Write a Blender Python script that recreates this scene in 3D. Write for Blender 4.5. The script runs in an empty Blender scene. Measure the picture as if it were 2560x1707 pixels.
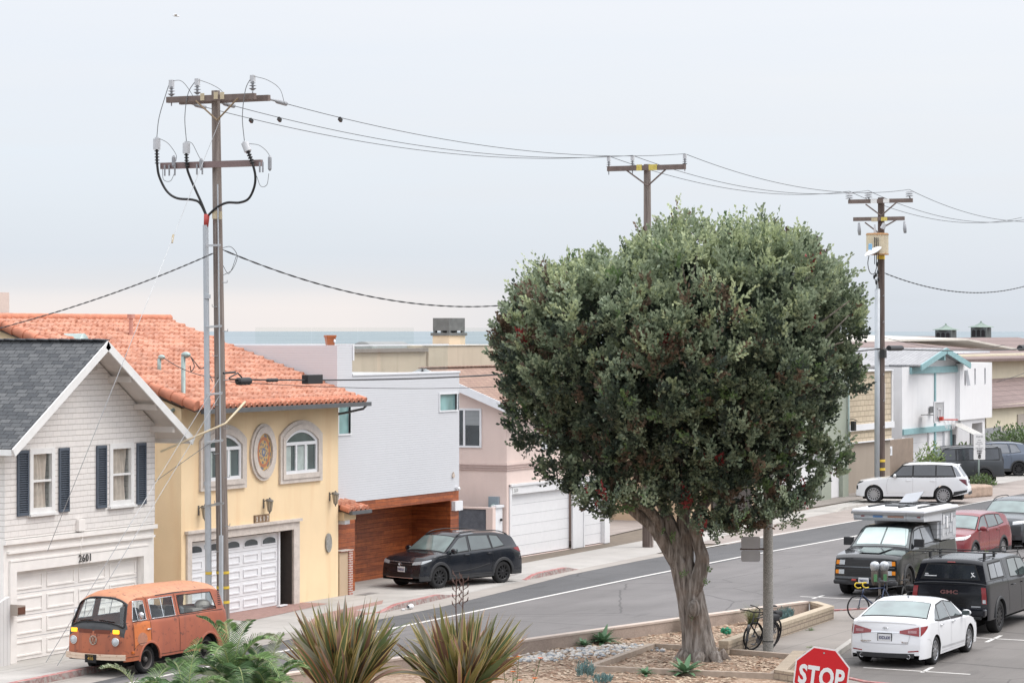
import bpy, bmesh, math, random
from mathutils import Vector, Matrix, noise
C = bpy.context; SC = C.scene; COL = SC.collection
RAD = math.radians; PI = math.pi
R = random.Random(11)

# ---------------------------------------------------------------- camera
TH = math.atan(.4957)                      # angle between the view and the street (street runs along +X)
cd = bpy.data.cameras.new('camera'); cam = bpy.data.objects.new('camera', cd); COL.objects.link(cam)
cam.location = (0, 0, 7.8)
cam.rotation_euler = (RAD(90), 0, TH - RAD(90))
cam.rotation_euler.z = -(math.pi/2 - math.atan2(math.sin(TH), math.cos(TH)))
cd.sensor_width = 36; cd.lens = 36*7000/2560; cd.shift_y = -27.5/2560
cd.clip_start = .5; cd.clip_end = 60000
SC.camera = cam

# ---------------------------------------------------------------- light
SC.view_settings.view_transform = 'Standard'; SC.view_settings.look = 'None'
SC.view_settings.exposure = 0; SC.view_settings.gamma = 1
SUN_EL, SUN_AZ = RAD(56), RAD(-62)          # azimuth measured from +X: the light comes from behind the camera, right
sd = bpy.data.lights.new('sun', 'SUN'); sun = bpy.data.objects.new('sun', sd); COL.objects.link(sun)
sd.energy = 1.6; sd.angle = RAD(28); sd.color = (1, .97, .93)
sv = Vector((math.cos(SUN_EL)*math.cos(SUN_AZ), math.cos(SUN_EL)*math.sin(SUN_AZ), math.sin(SUN_EL)))
sun.rotation_euler = sv.to_track_quat('Z', 'Y').to_euler()

W = bpy.data.worlds.new('World'); SC.world = W; W.use_nodes = True
nt = W.node_tree; nt.nodes.clear()
def N(t, typ, **k):
    n = t.nodes.new(typ)
    for a, b in k.items():
        if a in n.inputs: n.inputs[a].default_value = b
        else: setattr(n, a, b)
    return n
def ramp(t, src, stops, interp='LINEAR'):
    r = t.nodes.new('ShaderNodeValToRGB'); r.color_ramp.interpolation = interp
    e = r.color_ramp.elements
    while len(e) < len(stops): e.new(.5)
    for i, (p, c) in enumerate(stops): e[i].position = p; e[i].color = (*c, 1) if len(c) == 3 else c
    t.links.new(src, r.inputs[0]); return r
sky = N(nt, 'ShaderNodeTexSky', sky_type='NISHITA', sun_disc=False, sun_elevation=SUN_EL,
        sun_rotation=RAD(90)-SUN_AZ, air_density=1.0, dust_density=3.0, ozone_density=1.0)
bgs = N(nt, 'ShaderNodeBackground', Strength=.06); nt.links.new(sky.outputs[0], bgs.inputs[0])
tc = N(nt, 'ShaderNodeTexCoord'); sx = N(nt, 'ShaderNodeSeparateXYZ'); nt.links.new(tc.outputs['Generated'], sx.inputs[0])
# overcast layer: brightness climbs toward the zenith, faint streaky cloud structure
mp = N(nt, 'ShaderNodeMapping'); mp.inputs['Scale'].default_value = (1.1, 1.1, 15)
nt.links.new(tc.outputs['Generated'], mp.inputs[0])
cn = N(nt, 'ShaderNodeTexNoise', Scale=3.1, Detail=4.0, Roughness=.5); nt.links.new(mp.outputs[0], cn.inputs['Vector'])
off = N(nt, 'ShaderNodeMath', operation='MULTIPLY_ADD'); off.inputs[1].default_value = .11; off.inputs[2].default_value = -.056
nt.links.new(cn.outputs['Fac'], off.inputs[0])
ad = N(nt, 'ShaderNodeMath', operation='ADD'); nt.links.new(sx.outputs['Z'], ad.inputs[0]); nt.links.new(off.outputs[0], ad.inputs[1])
OV = [(0, (.68, .73, .80)), (.02, (.695, .75, .83)), (.045, (.705, .755, .84)), (.075, (.715, .735, .80)), (.105, (.74, .745, .79)), (.14, (.77, .76, .79)),
      (.35, (1.38, 1.4, 1.44)), (1, (2.25, 2.25, 2.28))]
rp = ramp(nt, ad.outputs[0], OV)
# thin warm gap of light over the sea, strongest toward the left
wz = ramp(nt, sx.outputs['Z'], [(0, (1, 1, 1)), (.010, (1, 1, 1)), (.016, (.4, .4, .4)), (.026, (0, 0, 0))])
at = N(nt, 'ShaderNodeMath', operation='ARCTAN2'); nt.links.new(sx.outputs['Y'], at.inputs[0]); nt.links.new(sx.outputs['X'], at.inputs[1])
wa = ramp(nt, at.outputs[0], [(0.40, (.0, .0, .0)), (.455, (.5, .5, .5)), (.52, (1, 1, 1)), (.66, (1, 1, 1)), (.9, (.2, .2, .2))])
wm = N(nt, 'ShaderNodeMath', operation='MULTIPLY'); nt.links.new(wz.outputs[0], wm.inputs[0]); nt.links.new(wa.outputs[0], wm.inputs[1])
wx = N(nt, 'ShaderNodeMixRGB'); wx.inputs[2].default_value = (.93, .875, .86, 1)
nt.links.new(wm.outputs[0], wx.inputs[0]); nt.links.new(rp.outputs[0], wx.inputs[1])
bgc = N(nt, 'ShaderNodeBackground', Strength=.93); nt.links.new(wx.outputs[0], bgc.inputs[0])
adds = N(nt, 'ShaderNodeAddShader'); nt.links.new(bgs.outputs[0], adds.inputs[0]); nt.links.new(bgc.outputs[0], adds.inputs[1])
wo = N(nt, 'ShaderNodeOutputWorld'); nt.links.new(adds.outputs[0], wo.inputs[0])

# ---------------------------------------------------------------- materials
MATS = {}
def new_mat(name):
    m = bpy.data.materials.new(name); m.use_nodes = True; t = m.node_tree
    return m, t, t.nodes['Principled BSDF']
def mth(t, op, a, b=None, c=None):
    n = N(t, 'ShaderNodeMath', operation=op)
    for i, v in enumerate((a, b, c)):
        if v is None: continue
        if isinstance(v, (int, float)): n.inputs[i].default_value = v
        else: t.links.new(v, n.inputs[i])
    return n.outputs[0]
def mixc(t, f, a, b, blend='MIX'):
    n = N(t, 'ShaderNodeMixRGB', blend_type=blend)
    for i, v in enumerate((f, a, b)):
        if isinstance(v, (int, float)): n.inputs[i].default_value = v
        elif isinstance(v, tuple): n.inputs[i].default_value = (*v[:3], 1)
        else: t.links.new(v, n.inputs[i])
    return n.outputs[0]
def objco(t): return N(t, 'ShaderNodeTexCoord').outputs['Object']
def noisef(t, scale, detail=4, vec=None, rough=.55):
    n = N(t, 'ShaderNodeTexNoise', Scale=scale, Detail=float(detail), Roughness=rough)
    t.links.new(vec if vec is not None else objco(t), n.inputs['Vector']); return n.outputs['Fac']
def remap(t, f, a, b, lo=0, hi=1):
    n = N(t, 'ShaderNodeMapRange'); n.inputs[1].default_value = a; n.inputs[2].default_value = b
    n.inputs[3].default_value = lo; n.inputs[4].default_value = hi; t.links.new(f, n.inputs[0]); return n.outputs[0]
def bump(t, b, h, dist=.01, strength=1):
    n = N(t, 'ShaderNodeBump'); n.inputs['Distance'].default_value = dist; n.inputs['Strength'].default_value = strength
    t.links.new(h, n.inputs['Height']); t.links.new(n.outputs[0], b.inputs['Normal'])
def mul(c, k): return tuple(min(1, x*k) for x in c)
def M(name, col, rough=.6, var=.12, scale=6., bmp=0., bscale=60., metal=0., spec=.5, fine=.0, fscale=120, stain=None, coat=0):
    """plain painted / mineral surface with uneven tone and a little relief"""
    if name in MATS: return MATS[name]
    m, t, b = new_mat(name)
    f = noisef(t, scale, 5)
    c = mixc(t, remap(t, f, .3, .7), mul(col, 1-var), mul(col, 1+var*.6))
    if fine:
        c = mixc(t, remap(t, noisef(t, fscale, 2), .35, .65), c, mixc(t, 1., c, (1-fine,)*3, 'MULTIPLY'))
    if stain:
        c = mixc(t, remap(t, noisef(t, stain[1], 6), stain[2], stain[2]+.12), c, stain[0])
    t.links.new(c, b.inputs['Base Color']); b.inputs['Roughness'].default_value = rough
    b.inputs['Metallic'].default_value = metal; b.inputs['Specular IOR Level'].default_value = spec
    if coat: b.inputs['Coat Weight'].default_value = coat; b.inputs['Coat Roughness'].default_value = .04
    if bmp: bump(t, b, noisef(t, bscale, 4), bmp)
    MATS[name] = m; return m
def lined(name, col, step, axis='Z', depth=.01, dark=.55, gap=.08, rough=.6, var=.06, lap=True, streak=0):
    """boards: lap siding / slats / grooves repeating along one axis"""
    m, t, b = new_mat(name)
    co = objco(t); s = N(t, 'ShaderNodeSeparateXYZ'); t.links.new(co, s.inputs[0])
    fr = mth(t, 'FRACT', mth(t, 'DIVIDE', s.outputs[axis], step))
    g = mth(t, 'LESS_THAN', fr, gap)
    base = mixc(t, remap(t, noisef(t, 2.2, 5), .3, .7), mul(col, 1-var), col)
    if streak:
        mp = N(t, 'ShaderNodeMapping'); mp.inputs['Scale'].default_value = (5, 5, .35); t.links.new(co, mp.inputs[0])
        base = mixc(t, remap(t, noisef(t, 1.5, 5, mp.outputs[0]), .5, .8, 0, streak), base, mul(col, .62))
    c = mixc(t, g, base, mul(col, dark))
    t.links.new(c, b.inputs['Base Color']); b.inputs['Roughness'].default_value = rough
    bump(t, b, mth(t, 'SUBTRACT', 1., fr) if lap else mth(t, 'SUBTRACT', 1., g), depth)
    MATS[name] = m; return m
def bricks(name, cols, mortar, bw, rh, u='X', v='Z', ms=.012, rough=.8, var=.2, depth=.006, noisesc=30, off=.5, squash=1., vk=1., bias=0.):
    """shingles, blocks, bricks and planks laid in courses on the (u,v) plane of the part"""
    m, t, b = new_mat(name)
    s = N(t, 'ShaderNodeSeparateXYZ'); t.links.new(objco(t), s.inputs[0])
    cb = N(t, 'ShaderNodeCombineXYZ')
    if u == 'XY': uu = mth(t, 'ADD', s.outputs['X'], s.outputs['Y'])
    else: uu = s.outputs[u]
    t.links.new(uu, cb.inputs[0]); t.links.new(mth(t, 'MULTIPLY', s.outputs[v], vk), cb.inputs[1])
    br = N(t, 'ShaderNodeTexBrick', Scale=1.); br.offset = off; br.squash = squash
    br.inputs['Brick Width'].default_value = bw; br.inputs['Row Height'].default_value = rh
    br.inputs['Mortar Size'].default_value = ms; br.inputs['Mortar Smooth'].default_value = .1; br.inputs['Bias'].default_value = bias
    br.inputs['Color1'].default_value = (*cols[0], 1); br.inputs['Color2'].default_value = (*cols[1], 1); br.inputs['Mortar'].default_value = (*mortar, 1)
    t.links.new(cb.outputs[0], br.inputs['Vector'])
    c = mixc(t, remap(t, noisef(t, noisesc, 4), .3, .7), br.outputs['Color'], mixc(t, 1., br.outputs['Color'], (1-var,)*3, 'MULTIPLY'))
    t.links.new(c, b.inputs['Base Color']); b.inputs['Roughness'].default_value = rough
    bump(t, b, mth(t, 'SUBTRACT', 1., br.outputs['Fac']), depth)
    MATS[name] = m; return m
def paint(name, col, metal=.0, rough=.28, flake=0, dust=.0, spec=.5, coat_=.4):
    m, t, b = new_mat(name)
    f = noisef(t, 3, 4)
    c = mixc(t, remap(t, f, .35, .7, 0, dust), col, (.32, .29, .26)) if dust else col
    if dust: t.links.new(c, b.inputs['Base Color'])
    else: b.inputs['Base Color'].default_value = (*col, 1)
    b.inputs['Metallic'].default_value = metal; b.inputs['Roughness'].default_value = rough
    b.inputs['Coat Weight'].default_value = coat_; b.inputs['Coat Roughness'].default_value = .08
    b.inputs['Specular IOR Level'].default_value = spec*.7
    MATS[name] = m; return m
def glass_dark(name, col=(.03, .045, .045), rough=.04, spec=.8):
    m, t, b = new_mat(name)
    c = mixc(t, remap(t, noisef(t, 1.1, 2), .35, .65), col, mul(col, 1.9))
    t.links.new(c, b.inputs['Base Color']); b.inputs['Roughness'].default_value = rough
    b.inputs['Specular IOR Level'].default_value = spec; b.inputs['Coat Weight'].default_value = .6; b.inputs['Coat Roughness'].default_value = .02
    MATS[name] = m; return m
def glass_clear(name, tint=(.85, .93, .92), refl=.12):
    m, t, b = new_mat(name); t.nodes.remove(b)
    tr = N(t, 'ShaderNodeBsdfTransparent'); tr.inputs[0].default_value = (*tint, 1)
    gl = N(t, 'ShaderNodeBsdfGlossy', Roughness=.03); fr = N(t, 'ShaderNodeLayerWeight'); pw = mth(t, 'MULTIPLY', mth(t, 'POWER', fr.outputs['Facing'], 5.), .5)
    mx = N(t, 'ShaderNodeMixShader'); t.links.new(mth(t, 'ADD', pw, refl), mx.inputs[0])
    t.links.new(tr.outputs[0], mx.inputs[1]); t.links.new(gl.outputs[0], mx.inputs[2])
    t.links.new(mx.outputs[0], t.nodes['Material Output'].inputs[0]); MATS[name] = m; return m

# ---------------------------------------------------------------- mesh helpers
SPLIT = {'panel_gaps': 'panel_gap', 'switch_gear': 'switch_gear', 'standoff_bracket': 'standoff_bracket', 'gable_wall': 'gable_wall', 'climbing_step': 'climbing_step', 'rear_reflector': 'reflector', 'pane': 'pane'}
class MB:
    def __init__(s): s.v = []; s.f = []; s.m = []; s.cut = []
    def mark(s): s.cut.append(len(s.f)); return s
    def add(s, pts, faces, m=0):
        o = len(s.v); s.v += [tuple(p) for p in pts]; s.f += [tuple(i+o for i in f) for f in faces]; s.m += [m]*len(faces); return s
    def face(s, pts, m=0): return s.add(pts, [tuple(range(len(pts)))], m)
    def box(s, x0, x1, y0, y1, z0, z1, m=0):
        s.mark()
        if x1 < x0: x0, x1 = x1, x0
        if y1 < y0: y0, y1 = y1, y0
        if z1 < z0: z0, z1 = z1, z0
        return s.add([(x0,y0,z0),(x1,y0,z0),(x1,y1,z0),(x0,y1,z0),(x0,y0,z1),(x1,y0,z1),(x1,y1,z1),(x0,y1,z1)],
                     [(0,3,2,1),(4,5,6,7),(0,1,5,4),(1,2,6,5),(2,3,7,6),(3,0,4,7)], m)
    def obox(s, c, sx, sy, sz, rz=0, rx=0, ry=0, m=0):
        mt = Matrix.Translation(c) @ Matrix.Rotation(rz, 4, 'Z') @ Matrix.Rotation(ry, 4, 'Y') @ Matrix.Rotation(rx, 4, 'X')
        P = [mt @ Vector((a*sx/2, b*sy/2, c_*sz/2)) for c_ in (-1, 1) for a, b in ((-1,-1),(1,-1),(1,1),(-1,1))]
        return s.add(P, [(0,3,2,1),(4,5,6,7),(0,1,5,4),(1,2,6,5),(2,3,7,6),(3,0,4,7)], m)
    def prism(s, poly, plane, d0, d1, m=0):
        """poly of 2D points, plane 'XZ' (extrude Y), 'XY' (extrude Z) or 'YZ' (extrude X)"""
        s.mark(); f = {'XZ': lambda a, b, d: (a, d, b), 'XY': lambda a, b, d: (a, b, d), 'YZ': lambda a, b, d: (d, a, b)}[plane]
        n = len(poly); P = [f(a, b, d0) for a, b in poly] + [f(a, b, d1) for a, b in poly]
        fs = [tuple(range(n)), tuple(range(2*n-1, n-1, -1))] + [(i, i+n, (i+1) % n+n, (i+1) % n) for i in range(n)]
        return s.add(P, fs, m)
    def tube(s, pts, r, n=8, m=0, caps=True, ends=None):
        s.mark(); pts = [Vector(p) for p in pts]; k = len(pts); o = len(s.v); up = None
        for i, p in enumerate(pts):
            d = (pts[min(i+1, k-1)] - pts[max(i-1, 0)])
            d = d.normalized() if d.length > 1e-9 else Vector((0,0,1))
            if up is None: up = Vector((0,0,1)) if abs(d.z) < .9 else Vector((1,0,0))
            a = d.cross(up)
            a = a.normalized() if a.length > 1e-6 else Vector((1,0,0)); b = d.cross(a).normalized(); up = -b if False else a.cross(d)
            rr = r[i] if isinstance(r, (list, tuple)) else r
            s.v += [tuple(p + (a*math.cos(2*PI*j/n) + b*math.sin(2*PI*j/n))*rr) for j in range(n)]
        fs = [(o+i*n+j, o+i*n+(j+1) % n, o+(i+1)*n+(j+1) % n, o+(i+1)*n+j) for i in range(k-1) for j in range(n)]
        if caps: fs += [tuple(o+j for j in range(n-1, -1, -1)), tuple(o+(k-1)*n+j for j in range(n))]
        s.f += fs; s.m += [m]*len(fs); return s
    def lathe(s, prof, n=24, c=(0,0,0), axis='Z', m=0, mfn=None):
        s.mark(); o = len(s.v); k = len(prof); c = Vector(c)
        for r, h in prof:
            for j in range(n):
                a = 2*PI*j/n; u, w = r*math.cos(a), r*math.sin(a)
                p = {'Z': (u, w, h), 'Y': (u, h, w), 'X': (h, u, w)}[axis]; s.v.append(tuple(c+Vector(p)))
        for i in range(k-1):
            for j in range(n):
                s.f.append((o+i*n+j, o+i*n+(j+1) % n, o+(i+1)*n+(j+1) % n, o+(i+1)*n+j)); s.m.append(mfn(i) if mfn else m)
        return s
    def grid(s, fn, nu, nv, m=0):
        o = len(s.v)
        for i in range(nu+1):
            for j in range(nv+1): s.v.append(tuple(fn(i/nu, j/nv)))
        for i in range(nu):
            for j in range(nv):
                a = o+i*(nv+1)+j; s.f.append((a, a+nv+1, a+nv+2, a+1)); s.m.append(m(i/nu, j/nv) if callable(m) else m)
        return s
    def sphere(s, c, r, nu=14, nv=8, m=0, sc=(1,1,1)):
        c = Vector(c)
        return s.grid(lambda u, v: c+Vector((r*sc[0]*math.sin(PI*v)*math.cos(2*PI*u), r*sc[1]*math.sin(PI*v)*math.sin(2*PI*u), r*sc[2]*math.cos(PI*v))), nu, nv, m)
    def build(s, name, mats, parent=None, smooth=False, bevel=0, off=None, ang=None):
        if name in SPLIT and len(set(s.cut)) > 1:
            ct = sorted(set(s.cut) | {0, len(s.f)}); out = None
            for a, b in zip(ct, ct[1:]):
                q = MB(); ids = sorted({i for f in s.f[a:b] for i in f}); mp_ = {i: k for k, i in enumerate(ids)}
                q.v = [s.v[i] for i in ids]; q.f = [tuple(mp_[i] for i in f) for f in s.f[a:b]]; q.m = s.m[a:b]; out = q.build(SPLIT[name], mats, parent, smooth, bevel, off, ang)
            return out
        me = bpy.data.meshes.new(name)
        P = s.v
        if parent is not None and off is None:
            l = world_of(parent)
            if l.length: P = [(x-l.x, y-l.y, z-l.z) for x, y, z in P]
        me.from_pydata(P, [], s.f); me.validate()
        if not isinstance(mats, (list, tuple)): mats = [mats]
        for x in mats: me.materials.append(MATS[x] if isinstance(x, str) else x)
        if len(me.polygons) == len(s.m): me.polygons.foreach_set('material_index', s.m)
        if smooth: me.polygons.foreach_set('use_smooth', [True]*len(me.polygons))
        me.update()
        if smooth and ang is not None:
            try: me.set_sharp_from_angle(angle=RAD(ang))
            except Exception: pass
        o = bpy.data.objects.new(name, me); COL.objects.link(o)
        if parent is not None: o.parent = parent
        if bevel:
            b = o.modifiers.new('bevel', 'BEVEL'); b.width = bevel; b.segments = 2; b.limit_method = 'ANGLE'
        return o
def world_of(o):
    v = Vector((0, 0, 0))
    while o is not None: v += o.location; o = o.parent
    return v
def tag(o, label=None, cat=None, group=None, kind=None):
    if label: o['label'] = label
    if cat: o['category'] = cat
    if group: o['group'] = group
    if kind: o['kind'] = kind
    return o
def thing(name, label, cat, loc=(0,0,0), rz=0, group=None):
    o = bpy.data.objects.new(name, None); COL.objects.link(o); o.location = loc; o.rotation_euler = (0, 0, rz)
    o.empty_display_size = .3
    return tag(o, label, cat, group)
def lerp(a, b, t): return a+(b-a)*t
def interp(pts, x):
    if x <= pts[0][0]: return pts[0][1]
    for (a, b), (c, d) in zip(pts, pts[1:]):
        if x <= c: return b+(d-b)*(x-a)/(c-a) if c > a else d
    return pts[-1][1]
def text_mesh(txt, size, depth=.004, bold=0.0, sp=1.0):
    """lettering as a mesh lying in XZ, facing -Y, centred on the origin"""
    cu = bpy.data.curves.new('t', 'FONT'); cu.body = txt; cu.size = size; cu.extrude = depth; cu.align_x = 'CENTER'; cu.align_y = 'CENTER'
    cu.offset = bold; cu.space_character = sp; cu.resolution_u = 3
    ob = bpy.data.objects.new('t', cu); COL.objects.link(ob)
    dg = C.evaluated_depsgraph_get(); me = ob.evaluated_get(dg).to_mesh()
    V = [(v.co.x, -v.co.z, v.co.y) for v in me.vertices]; F = [tuple(p.vertices) for p in me.polygons]
    ob.evaluated_get(dg).to_mesh_clear(); bpy.data.objects.remove(ob); bpy.data.curves.remove(cu)
    return V, F
def put_text(name, txt, size, mat_, parent, loc, rz=0, depth=.004, bold=0., sp=1., sx=1.):
    V, F = text_mesh(txt, size, depth, bold, sp)
    mb = MB(); ca, sa = math.cos(rz), math.sin(rz)
    mb.add([(loc[0]+x*sx*ca-y*sa, loc[1]+x*sx*sa+y*ca, loc[2]+z) for x, y, z in V], F)
    return mb.build(name, mat_, parent, off=(0,))
def catenary(a, b, sag, n=24):
    a, b = Vector(a), Vector(b)
    return [a.lerp(b, i/n) - Vector((0, 0, sag*4*(i/n)*(1-i/n))) for i in range(n+1)]
def smooth_path(pts, n=8):
    P = [Vector(p) for p in pts]; P = [P[0]*2-P[1]] + P + [P[-1]*2-P[-2]]; out = []
    for i in range(1, len(P)-2):
        for k in range(n):
            t = k/n; a, b, c, d = P[i-1], P[i], P[i+1], P[i+2]
            out.append(.5*((2*b)+(c-a)*t+(2*a-5*b+4*c-d)*t*t+(3*b-a-3*c+d)*t**3))
    out.append(P[-2]); return out
# ================================================================ ground, road, sea
M('soil', (.16, .13, .10), .9, .2, 3)
def asphalt(name, a, spd=.25):
    m, t, b = new_mat(name)
    big = remap(t, noisef(t, .35, 5), .3, .7); fine = remap(t, noisef(t, 38, 3), .3, .7); mp = N(t, 'ShaderNodeMapping'); mp.inputs['Scale'].default_value = (.12, 1.3, 1)
    t.links.new(objco(t), mp.inputs[0]); st = remap(t, noisef(t, 1.2, 4, mp.outputs[0]), .45, .75)
    c = mixc(t, big, mul(a, .86), mul(a, 1.1)); c = mixc(t, mth(t, 'MULTIPLY', fine, spd), c, mul(a, .55)); c = mixc(t, mth(t, 'MULTIPLY', st, .45), c, mul(a, .6)); mq = N(t, 'ShaderNodeMapping'); mq.inputs['Scale'].default_value = (.5, 2.4, 1); t.links.new(objco(t), mq.inputs[0]); c = mixc(t, remap(t, noisef(t, .8, 3, mq.outputs[0]), .60, .68, 0, .4), c, mul(a, .5)); c = mixc(t, remap(t, noisef(t, .13, 3), .45, .55, 0, .12), c, mul(a, 1.5))
    vo = N(t, 'ShaderNodeTexVoronoi', Scale=.22, feature='DISTANCE_TO_EDGE'); wr = N(t, 'ShaderNodeMixRGB'); wr.inputs[0].default_value = .12
    nz = N(t, 'ShaderNodeTexNoise', Scale=1.3, Detail=5.); t.links.new(objco(t), nz.inputs['Vector']); t.links.new(objco(t), wr.inputs[1]); t.links.new(nz.outputs['Color'], wr.inputs[2]); t.links.new(wr.outputs[0], vo.inputs['Vector'])
    cr = mth(t, 'MULTIPLY', mth(t, 'LESS_THAN', vo.outputs['Distance'], .0045), .6); c = mixc(t, cr, c, mul(a, .35))
    t.links.new(c, b.inputs['Base Color']); b.inputs['Roughness'].default_value = .85; bump(t, b, noisef(t, 90, 3), .006)
    MATS[name] = m
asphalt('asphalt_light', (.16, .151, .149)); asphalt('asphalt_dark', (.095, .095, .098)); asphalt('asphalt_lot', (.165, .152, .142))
def concrete(name, a, slab=1.5, u0=0, seam=.35):
    m, t, b = new_mat(name)
    s = N(t, 'ShaderNodeSeparateXYZ'); t.links.new(objco(t), s.inputs[0])
    fx = mth(t, 'LESS_THAN', mth(t, 'FRACT', mth(t, 'DIVIDE', s.outputs['X'], slab)), .012); fy = mth(t, 'LESS_THAN', mth(t, 'FRACT', mth(t, 'DIVIDE', s.outputs['Y'], slab)), .012)
    j = mth(t, 'MAXIMUM', fx, fy)
    wn = N(t, 'ShaderNodeTexWhiteNoise'); fl = N(t, 'ShaderNodeVectorMath', operation='FLOOR'); dv = N(t, 'ShaderNodeVectorMath', operation='SCALE'); dv.inputs['Scale'].default_value = 1/(slab*2)
    t.links.new(objco(t), dv.inputs[0]); t.links.new(dv.outputs[0], fl.inputs[0]); t.links.new(fl.outputs[0], wn.inputs['Vector'])
    c = mixc(t, wn.outputs[0], mul(a, .88), mul(a, 1.06)); c = mixc(t, remap(t, noisef(t, .8, 6), .35, .7), c, mul(a, .8)); c = mixc(t, mth(t, 'MULTIPLY', remap(t, noisef(t, 50, 3), .4, .6), .2), c, mul(a, .6))
    c = mixc(t, mth(t, 'MULTIPLY', remap(t, noisef(t, 3, 6), .6, .72), .3), c, mul(a, .5))
    c = mixc(t, mth(t, 'MULTIPLY', j, 1-seam), c, mul(a, .4)); t.links.new(c, b.inputs['Base Color']); b.inputs['Roughness'].default_value = .85
    bump(t, b, noisef(t, 60, 3), .003); MATS[name] = m
concrete('concrete_walk', (.45, .43, .405)); concrete('concrete_drive', (.47, .45, .42), 2.6); concrete('concrete_gutter', (.37, .34, .31), 3.05)
concrete('concrete_brown', (.29, .26, .235), 2.2); concrete('concrete_pink', (.33, .285, .26), 3)
M('red_kerb', (.38, .15, .14), .8, .25, 4, stain=((.36, .32, .3), 7, .52)); M('red_brick_paving', (.36, .22, .19), .85, .15, 6, fine=.25, fscale=30)
M('kerb_concrete', (.42, .40, .37), .85, .15, 3, .004); M('road_paint', (.68, .66, .63), .7, .12, 8, stain=((.38, .37, .36), 22, .56))
MULCH = (.33, .20, .135)
m, t, b = new_mat('mulch')
vo = N(t, 'ShaderNodeTexVoronoi', Scale=14.); t.links.new(objco(t), vo.inputs['Vector'])
rr = ramp(t, vo.outputs['Color'], [(0, (.13, .08, .055)), (.35, (.27, .165, .105)), (.6, (.38, .26, .18)), (.85, (.52, .41, .31)), (1, (.21, .13, .09))])
c = mixc(t, remap(t, noisef(t, 1.1, 5), .4, .65, 0, .6), rr.outputs[0], (.40, .30, .22)); t.links.new(c, b.inputs['Base Color'])
b.inputs['Roughness'].default_value = .9; bump(t, b, vo.outputs['Distance'], .03); MATS['mulch'] = m
m, t, b = new_mat('sea_water')
s = N(t, 'ShaderNodeSeparateXYZ'); t.links.new(objco(t), s.inputs[0])
mp = N(t, 'ShaderNodeMapping'); mp.inputs['Scale'].default_value = (.0006, .004, 1); t.links.new(objco(t), mp.inputs[0])
c = mixc(t, remap(t, noisef(t, 1., 6, mp.outputs[0]), .35, .65), (.12, .165, .185), (.20, .24, .26)); t.links.new(c, b.inputs['Base Color'])
b.inputs['Roughness'].default_value = .4; b.inputs['Specular IOR Level'].default_value = .22
nb = N(t, 'ShaderNodeTexNoise', Scale=.25, Detail=6.); t.links.new(objco(t), nb.inputs['Vector']); bump(t, b, nb.outputs['Fac'], .8); MATS['sea_water'] = m

def sheet(name, poly, z, mat_, thick=0):
    mb = MB()
    if thick: mb.prism(poly, 'XY', z-thick, z)
    else: mb.face([(x, y, z) for x, y in poly])
    return tag(mb.build(name, mat_), kind='structure')
# unseen rising ground, added behind and beside the camera to darken reflections
mb = MB(); mb.grid(lambda u, v: (lerp(-260, 620, u), lerp(-14, -260, v), (1-(1-v)**2)*44*(.8+.2*math.sin(u*9))-.05), 30, 12); mb.grid(lambda u, v: (lerp(-20, -260, v), lerp(-40, 120, u), (1-(1-v)**2)*30*(1-.6*max(0, u-.5))-.05), 10, 8)
tag(mb.build('unseen_hills', M('unseen_hillside', (.13, .125, .10), .95, .35, .05), smooth=True), kind='structure')
# land, then a drop to the beach and the sea out to the horizon
mb = MB(); mb.face([(-400, -600, -.02), (900, -600, -.02), (900, 128, -.02), (-400, 128, -.02)]); mb.face([(-400, 128, -.02), (900, 128, -.02), (900, 150, -12.2), (-400, 150, -12.2)])
tag(mb.build('ground', 'soil'), kind='structure')
tag(MB().face([(-400, 150, -12.2), (900, 150, -12.2), (1500, 230, -12.4), (-900, 230, -12.4)]).build('beach', M('sand', (.45, .40, .33), .9)), kind='structure')
tag(MB().face([(-30000, 190, -12), (50000, 190, -12), (50000, 50000, -12), (-30000, 50000, -12)]).build('sea', 'sea_water'), kind='structure')

GUT = [(30, 35.6), (50, 36.75), (60, 37.2), (66, 37.45), (68.4, 37.65), (72.2, 38.0), (79, 38.5), (85, 38.8), (90, 38.98), (97, 39.75), (103, 40.6), (117, 41.1), (126, 41.1), (200, 41.1)]   # kerb line
ASP = [(30, 34.6), (60, 36.4), (65.4, 36.8), (69.9, 36.9), (75, 37.4), (81, 38.1), (87, 38.3), (109, 38.34), (120, 37.6), (126, 37.6), (200, 37.6)]    # asphalt edge
mb = MB()
XS = sorted(set([p[0] for p in GUT]+[p[0] for p in ASP]+list(range(30, 200, 5))))
def strip(name, lo, hi, z, mat_, x0=30, x1=200):
    xs = [x for x in XS if x0 <= x <= x1]; mb = MB()
    f = lambda c, x: c if isinstance(c, (int, float)) else interp(c, x)
    mb.face([(x, f(lo, x), z) for x in xs]+[(x, f(hi, x), z) for x in reversed(xs)])
    return tag(mb.build(name, mat_), kind='structure')
def strips(name, lo, hi, z, mat_, x0=30, x1=200):
    xs = [x for x in XS if x0 <= x <= x1]; mb = MB(); f = lambda c, x: c if isinstance(c, (int, float)) else interp(c, x)
    for a, b in zip(xs, xs[1:]): mb.face([(a, f(lo, a), z), (b, f(lo, b), z), (b, f(hi, b), z), (a, f(hi, a), z)])
    return tag(mb.build(name, mat_), kind='structure')
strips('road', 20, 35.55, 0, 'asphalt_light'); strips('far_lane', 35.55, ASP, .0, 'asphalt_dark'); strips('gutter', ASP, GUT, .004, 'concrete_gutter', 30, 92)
strips('parking_strip', ASP, GUT, .004, 'concrete_pink', 92, 200)
strips('sidewalk', GUT, [(30, 39.2), (200, 46)], .006, 'concrete_walk')
sheet('driveway', [(30, 38.3), (63.2, 38.9), (63.2, 60), (30, 60)], .010, 'concrete_drive')
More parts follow.
